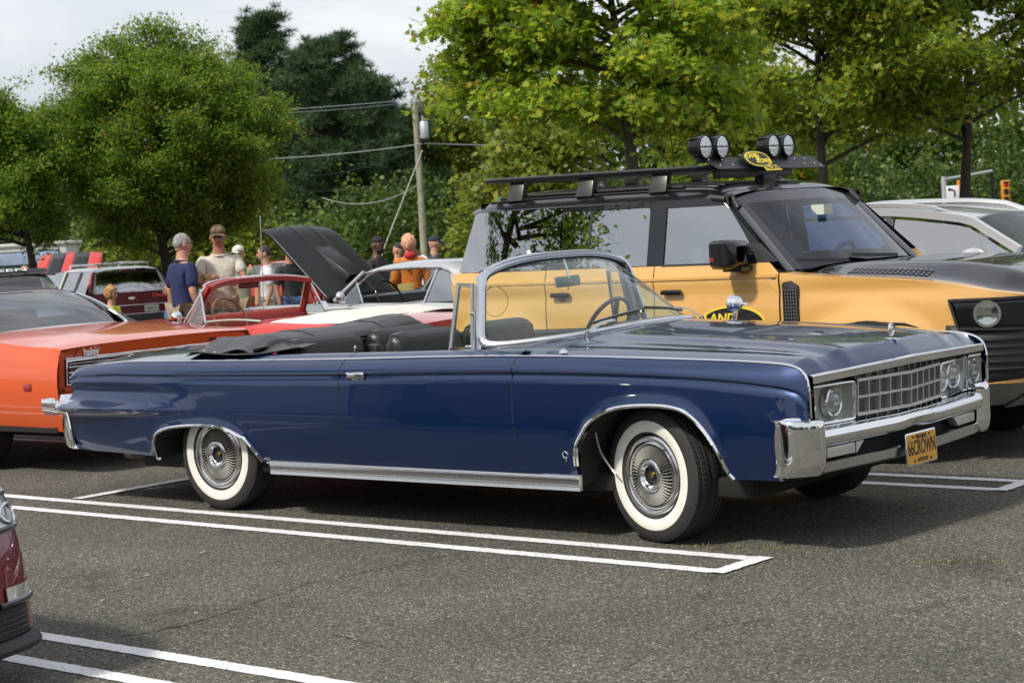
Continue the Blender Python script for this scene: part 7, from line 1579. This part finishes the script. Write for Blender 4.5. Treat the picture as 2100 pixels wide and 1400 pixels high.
# near oak above the off-roader, two more to its right
b3 = at(1316, 560, 24); tree('oak_tree', 'nearest bright green oak rising behind the roof rack of the off-roader', (b3.x, 24, gz(24)), 'oaks on the right', (-.30,0,4.25), (2.2,2.1,2.0), 1.75, .14, 56, 32, 30, .096, STAR, OAK, 11, lift=.10, spread=.10, inner=.34, low=-.62, tlen=.24, flat=.30, droop=.45)
b4 = at(1705, 560, 32); tree('oak_tree', 'spreading oak with a leaning dark trunk, above the windscreen of the off-roader', (b4.x, 32, gz(32)), 'oaks on the right', (.1,0,4.7), (2.6,2.4,2.7), 1.6, .14, 40, 32, 28, .112, STAR8, OAK2, 13, lift=.12, spread=.16, inner=.28, low=-.60, tlen=.26, bark=BARKD, flat=.4)
b5 = at(1985, 560, 34); tree('oak_tree', 'rightmost oak, standing beside the traffic signal', (b5.x, 34, gz(34)), 'oaks on the right', (.2,0,4.7), (2.5,2.4,2.6), 1.7, .15, 38, 32, 28, .112, STAR8, OAK2, 17, lift=.12, spread=.16, inner=.28, low=-.55, tlen=.26, bark=BARKD, flat=.4)
b6 = at(1530, 560, 42); tree('oak_tree', 'shaded oak filling the gap between the nearest oak and the spreading oak', (b6.x, 40, gz(40)), 'oaks on the right', (0,0,3.4), (2.2,2.0,2.0), 1.4, .14, 30, 20, 22, .14, STAR8, OAK2, 19, lift=.12, spread=.2, inner=.28, low=-.6, tlen=.3, bark=BARKD)
b7 = at(1110, 560, 46); tree('young_tree', 'yellow-green young tree between the utility pole and the nearest oak', (b7.x, 46, gz(46)), 'trees behind the lot', (0,0,2.7), (1.9,1.6,1.7), 1.0, .10, 34, 16, 20, .17, OVAL * np.array([1.7,1,1]), YELM, 23, lift=.15, spread=.2, inner=.25, tlen=.3)
# a lot tree out of frame on the left, the one mirrored in the off-roader's rear side window
tree('zelkova_tree', 'parking lot tree mirrored in the rear side window of the off-roader', (-11.8, 12.3, 0), 'parking lot trees', (0,0,6.2), (1.5,1.5,2.5), 2.6, .14, 34, 18, 22, .11, OVAL, ZEL, 9, lift=.10, spread=.16, inner=.3, low=-.85, tlen=.26, bark=BARKD)
tree('zelkova_tree', 'smaller lot tree mirrored lower in the side windows of the off-roader', (-13.5, 8.6, 0), 'parking lot trees', (0,0,3.9), (1.7,1.7,1.8), 1.6, .12, 26, 16, 18, .12, OVAL, ZEL, 10, lift=.10, spread=.16, inner=.3, low=-.85, tlen=.26, bark=BARKD)
# pines
def pine(label, px, Y, ztop, wid, seed, z0=.25):
    r = np.random.default_rng(seed); rnd = random.Random(seed); b = at(px, 560, Y); o = empty('pine_tree', (b.x, Y, -.38), 0, label, 'tree', 'pines at the edge of the wood'); paths = []; pts, drs = [], []
    tubes('trunk', [([Vector((0,0,0)), Vector((.1,0,ztop*.5)), Vector((0,0,ztop*.97))], .24, .05)], BARKD, o, 8)
    lev = 26
    for i in range(lev):
        t = i / (lev - 1); z = ztop * lerp(z0, .98, t); L0 = wid * (1.0 - .55 * t ** 2.2) * (.6 + .4 * math.sin(math.pi * min(1, (t + .12)))) if t < .97 else wid * .3
        for j in range(6):
            a = rnd.uniform(0, 6.28); L_ = L0 * rnd.uniform(.5, 1.1); e = Vector((math.cos(a) * L_, math.sin(a) * L_, z + L_ * rnd.uniform(.05, .35))); s_ = Vector((0, 0, z)); paths.append(([s_, s_.lerp(e, .5) + Vector((0,0,.12)), e], .05, .012))
            for q in range(6):
                c = s_.lerp(e, rnd.uniform(.45, 1.05)) + Vector((rnd.gauss(0,.25), rnd.gauss(0,.25), rnd.gauss(.1,.18)))
                m_ = 112; d = r.normal(size=(m_, 3)); d[:, 2] += .5; d /= np.linalg.norm(d, axis=1)[:, None]
                pts.append(np.array(c) + d * r.uniform(.05, .42, (m_, 1)) * np.array([1.25,1.25,.75])); drs.append(d)
    tubes('branches', paths, BARKD, o, 4); leaf_cloud('crown', np.concatenate(pts), .26, BLADE * np.array([2.2,1,1]), PIN, o, r, dirs=np.concatenate(drs)); return o
pine('tallest dark pine, its rounded top showing right of the big rounded tree', 568, 98, 12.9, 4.0, 31); pine('broad dark pine in the middle, left of the utility pole', 690, 92, 10.8, 5.0, 32); pine('shorter dark pine just left of the utility pole', 775, 96, 9.4, 4.4, 33); pine('dark pine partly hidden by the rounded tree', 630, 104, 10.5, 4.2, 34)
def mass(name, label, blobs, n, size, mat, seed, cat='wood', kind='stuff', T=None):
    r = np.random.default_rng(seed); pts = []; V = sum(b[3] * b[4] for b in blobs)
    for x, y, z, rx, rz_ in blobs:
        m_ = int(n * rx * rz_ / V); d = r.normal(size=(m_, 3)); d /= np.linalg.norm(d, axis=1)[:, None]; rad = 1 - .45 * r.uniform(0, 1, (m_, 1)) ** 2
        lump = 1 + .18 * np.sin(d[:, 0:1] * 5 + x) * np.cos(d[:, 2:3] * 6 + y) + .12 * np.sin(d[:, 1:2] * 9 + z)
        q = d * rad * lump * (1 + .22 * np.sin(d @ np.array([[7.],[3.],[5.]]) + x * 3) * np.sin(d @ np.array([[-4.],[6.],[8.]]) + y)) * np.array([rx, rx * .8, rz_]); pts.append(q + np.array([x, y, z]))
    o = leaf_cloud(name, np.concatenate(pts), size, OVAL * np.array([2.0,1,1]) if T is None else T, mat, None, r, .45); tag(o, label, cat, kind=kind); return o
# understorey and the wood behind
bl = []
rw = random.Random(5)
for px in range(-250, 2450, 60):
    for k in range(2):
        Y = rw.uniform(77, 92); p = at(px + rw.uniform(-30, 30), 560, Y); hgt = rw.uniform(1.3, 2.6); bl.append((p.x, Y, hgt * .75 - .3, rw.uniform(1.3, 2.2), hgt))
WOODD = leafmat('shaded_undergrowth_leaf', [(0,(.020,.045,.008)),(.5,(.045,.085,.014)),(.85,(.085,.135,.020)),(1,(.15,.18,.028))], .35)  # darker copy of the wood leaf: shade among the undergrowth put into its colours
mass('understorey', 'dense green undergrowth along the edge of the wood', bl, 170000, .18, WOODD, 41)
bl = []
for px in range(-300, 2500, 75):
    h0 = float(np.interp(px, [-300,100,450,600,850,1000,1300,1700,2500], [5.5,5.5,6.5,8,6.0,8.5,9,6.5,6])); Y = rw.uniform(104, 122); p = at(px, 560, Y)
    for k in range(5): bl.append((p.x + rw.uniform(-1.5, 1.5), Y, h0 * (.12 + .20 * k), rw.uniform(2.0, 3.0), rw.uniform(1.6, 2.4)))
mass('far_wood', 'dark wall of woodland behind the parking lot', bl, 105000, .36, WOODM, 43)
p_ = at(930, 560, 100); q_ = empty('tall_tree', (p_.x, 100, -.38), 0, 'tall hazy green tree showing right of the utility pole', 'tree', 'trees behind the lot'); tubes('trunk', [([Vector((0,0,0)), Vector((.1,0,4)), Vector((0,0,8))], .2, .05)], BARKD, q_, 6)
r_ = np.random.default_rng(51); pp = []
for k in range(60):
    a = rw.uniform(0, 6.28); t = rw.random(); rr = 2.0 * math.sin(math.pi * (.12 + .8 * t)) ; c = np.array((math.cos(a) * rr * rw.random() ** .5, math.sin(a) * rr * rw.random() ** .5, 3 + 7.2 * t)); pp.append(c + r_.normal(size=(260, 3)) * np.array([.42, .42, .32]))
leaf_cloud('crown', np.concatenate(pp), .22, OVAL * np.array([1.8,1,1]), YELM, q_, r_)
for i, (px, py, Y, rx, rz_, mt, lb) in enumerate([(640,560,66,1.7,1.2,WOODM,'dark shrub behind the raised black hood'),(960,520,90,1.9,1.9,WOODM,'dark shrub at the foot of the utility pole'),(1040,430,60,1.7,1.6,YELM,'yellow-green shrub above the roof rack tail'),(250,520,56,1.9,1.2,YELM,'pale green shrub right of the vendor trailer'),(180,520,60,1.7,1.3,WOODM,'green shrub behind the vendor trailer'),(480,520,58,1.3,1.4,YELM,'pale shrub behind the man in the olive tee'),(760,470,90,2.2,1.9,WOODM,'tall shrub left of the utility pole')]):
    b = at(px, 560, Y); r = np.random.default_rng(60 + i); o = empty('shrub', (b.x, Y, -.38), 0, lb, 'shrub', 'shrubs along the lot'); pts = []
    paths = [([Vector((0,0,0)), Vector((rw.uniform(-.3,.3), 0, rz_ * .8)), Vector((rw.uniform(-rx,rx) * .6, rw.uniform(-.4,.4), rz_ * 1.6))], .05, .015) for _ in range(5)]; tubes('stems', paths, BARKD, o, 5)
    for k in range(26):
        d = r.normal(size=3); d /= np.linalg.norm(d); c = d * np.array([rx, rx * .7, rz_]) * r.uniform(.55, 1.0) + np.array([0, 0, rz_ + .1]); pts.append(c + r.normal(size=(130, 3)) * np.array([.32, .32, .24]))
    leaf_cloud('foliage', np.concatenate(pts), .20, OVAL * np.array([1.8,1,1]), mt, o, r)
# woodland across the road behind the camera: what the car sides and dark windows mirror
bl = []
for k in range(46):
    x = -70 + k * 3.2; Y = rw.uniform(-52, -40); h0 = rw.uniform(3.5, 6.5)
    for j in range(3): bl.append((x + rw.uniform(-1.5,1.5), Y, h0 * (.2 + .3 * j), rw.uniform(1.8, 3.0), rw.uniform(1.4, 2.2)))
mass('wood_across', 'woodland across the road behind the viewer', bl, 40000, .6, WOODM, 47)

# ---- utility pole, transformer, wires
P0 = at(872, 560, 70); pole = empty('utility_pole', (P0.x, 70, -.38), 0, 'weathered wooden utility pole with a grey transformer', 'pole')
POLEM = M_('weathered_wood', (.30,.29,.22), .9, bump=.01, bscale=12, var=.25, vscale=4); GALV = M_('galvanised', (.45,.48,.50), .5, .5)
ptop = at(862, 208, 70).z + .38
tubes('pole_shaft', [([Vector((0,0,0)), Vector((.01,0,ptop*.5)), Vector((0,0,ptop))], .135, .10)], POLEM, pole, 14)
tz = at(880, 268, 70).z + .38
lathe('transformer', [(0,.34),(.13,.34),(.155,.31),(.155,-.24),(.14,-.28),(0,-.28)], GALV, pole, 20, loc=(.28, -.05, tz), rot=(R(-90), 0, 0)); tube('bushing', [(.25, -.05, tz + .34), (.25, -.05, tz + .54)], .036, GALV, pole); box('transformer_bracket', (.22, .08, .08), (.16, 0, tz + .1), GALV, pole, .01); box('transformer_bracket', (.22, .08, .08), (.16, 0, tz - .2), GALV, pole, .01)
for dx, dz in ((-.12, -.02), (.06, .12), (.28, .05)): lathe('insulator', [(0,.14),(.05,.13),(.07,.06),(.05,0),(.06,-.06),(.03,-.10)], GALV, pole, 12, loc=(dx, -.05, ptop + dz), rot=(R(-90), 0, 0))
WIRE = M_('wire_grey', (.16,.17,.175), .6); WIREP = M_('wire_pale', (.42,.44,.45), .5)
def wire(name, label, a, b, sag, r, mat=WIRE):
    A, B = Vector(a), Vector(b); o = tube(name, [A.lerp(B, t) - Vector((0, 0, sag * 4 * t * (1 - t))) for t in lin(0, 1, 24)], r, mat, None, 5); tag(o, label, 'wire', 'overhead wires'); return o
at_ = lambda px, py, Y=70: at(px, py, Y * (70 / 86 if Y > 70 else 1))
wire('overhead_wire', 'uppermost of the overhead wires left of the pole', at_(862,203), at_(440,232,80), .05, .010, WIREP); wire('overhead_wire', 'second overhead wire from the top, left of the pole', at_(861,208), at_(440,236,80), .10, .010, WIREP); wire('overhead_wire', 'overhead wire passing over the transformer to the right', at_(868,200), at_(1250,200,90), .10, .009); wire('overhead_wire', 'lower of the two top wires right of the pole', at_(868,208), at_(1250,214,90), .10, .009)
wire('overhead_wire', 'thick pale cable left of the pole at mid height', at_(866,295), at_(440,330,80), .12, .016, WIREP); wire('overhead_wire', 'pale cable right of the pole at mid height', at_(870,294), at_(1250,294,90), .08, .014, WIREP); wire('overhead_wire', 'dark wire slanting from the pole top into the pines', at_(860,225), at_(740,318,90), .05, .009); wire('overhead_wire', 'dark cable drooping left from below the transformer', at_(866,300), at_(560,362,84), .35, .011); wire('overhead_wire', 'lowest pale cable drooping into the pines', at_(870,370), at_(660,405,88), .5, .012, WIREP); wire('overhead_wire', 'thin dark wire above the lowest drooping cable', at_(868,352), at_(600,388,86), .3, .009)
gw = tube('guy_wire', [at_(866,308), at_(796,486,82), at_(770,560,80)], .016, M_('guy_pale', (.42,.42,.38), .6), None, 6); tag(gw, 'pale guy wire slanting down from the pole to the ground', 'wire')
# thin reddish post behind the group of men
rp = at(527, 480, 60); po = empty('marker_post', (rp.x, 60, -.36), 0, 'thin rusty post standing in front of the wood, left of the black hood', 'post'); tube('post_shaft', [(0,0,0),(0,0,at(527,430,60).z + .36)], .05, M_('rusty_post', (.10,.045,.035), .8), po, 8); box('post_cap', (.12,.12,.05), (0,0,at(527,430,60).z + .37), M_('rusty_post', (.10,.045,.035), .8), po, .01)
# ---- traffic signal at the far right
T0 = at(1938, 430, 62); ts = empty('traffic_signal', (T0.x, 62, -.36), 0, 'grey signal pole with a left-turn sign and yellow signal heads, far right', 'traffic signal')
tzp = at(1935, 362, 62).z + .36
tube('signal_pole', [(0,0,0),(0,0,tzp)], .085, GALV, ts, 12); sx0 = at(1952, 397, 62) - Vector((T0.x, 62, -.36))
box('turn_sign', (.42,.02,.50), (sx0.x, -.12, sx0.z), M_('sign_white', (.72,.73,.74), .5), ts, .01)
tube('sign_arrow', [(sx0.x + .06, -.135, sx0.z - .10), (sx0.x + .06, -.135, sx0.z + .08), (sx0.x - .02, -.135, sx0.z + .13), (sx0.x - .10, -.135, sx0.z + .13)], .025, EBK, ts, 6, up=(0,1,0)); slab('sign_arrow', [Vector((sx0.x - .08, -.135, sx0.z + .20)), Vector((sx0.x - .08, -.135, sx0.z + .06)), Vector((sx0.x - .17, -.135, sx0.z + .13))], (0,-1,0), .01, EBK, ts)
for px, py, hh in ((1972, 390, .65), (2062, 395, .8)):
    c = at(px, py, 63) - Vector((T0.x, 62, -.36)); hd = empty('signal_head', c); hd.parent = ts; box('signal_case', (.26,.20,hh), (0,0,0), M_('signal_amber', (.62,.24,.015), .5), hd, .02)
    for k in (-1, 0, 1): lathe('signal_lens', [(0,.11),(.07,.11),(.085,.10)], M_('lens_red' if k == 1 else 'lens_dark', (.5,.03,.01) if k == 1 else (.03,.03,.02), .3), hd, 14, loc=(0, 0, k * hh * .31)); ellip('signal_visor', (.10,.10,.03), (0, -.10, k * hh * .31 + .09), M_('visor_black', (.01,.01,.01), .6), hd, 10, 6)
mp_ = at(2035, 370, 64) - Vector((T0.x, 62, -.36)); tube('signal_arm', [(0, 0, tzp - .1), (mp_.x, 2, tzp + .1)], .05, GALV, ts, 8); tube('signal_post', [(mp_.x, 2, 0), (mp_.x, 2, tzp + .1)], .07, SATIN, ts, 8)
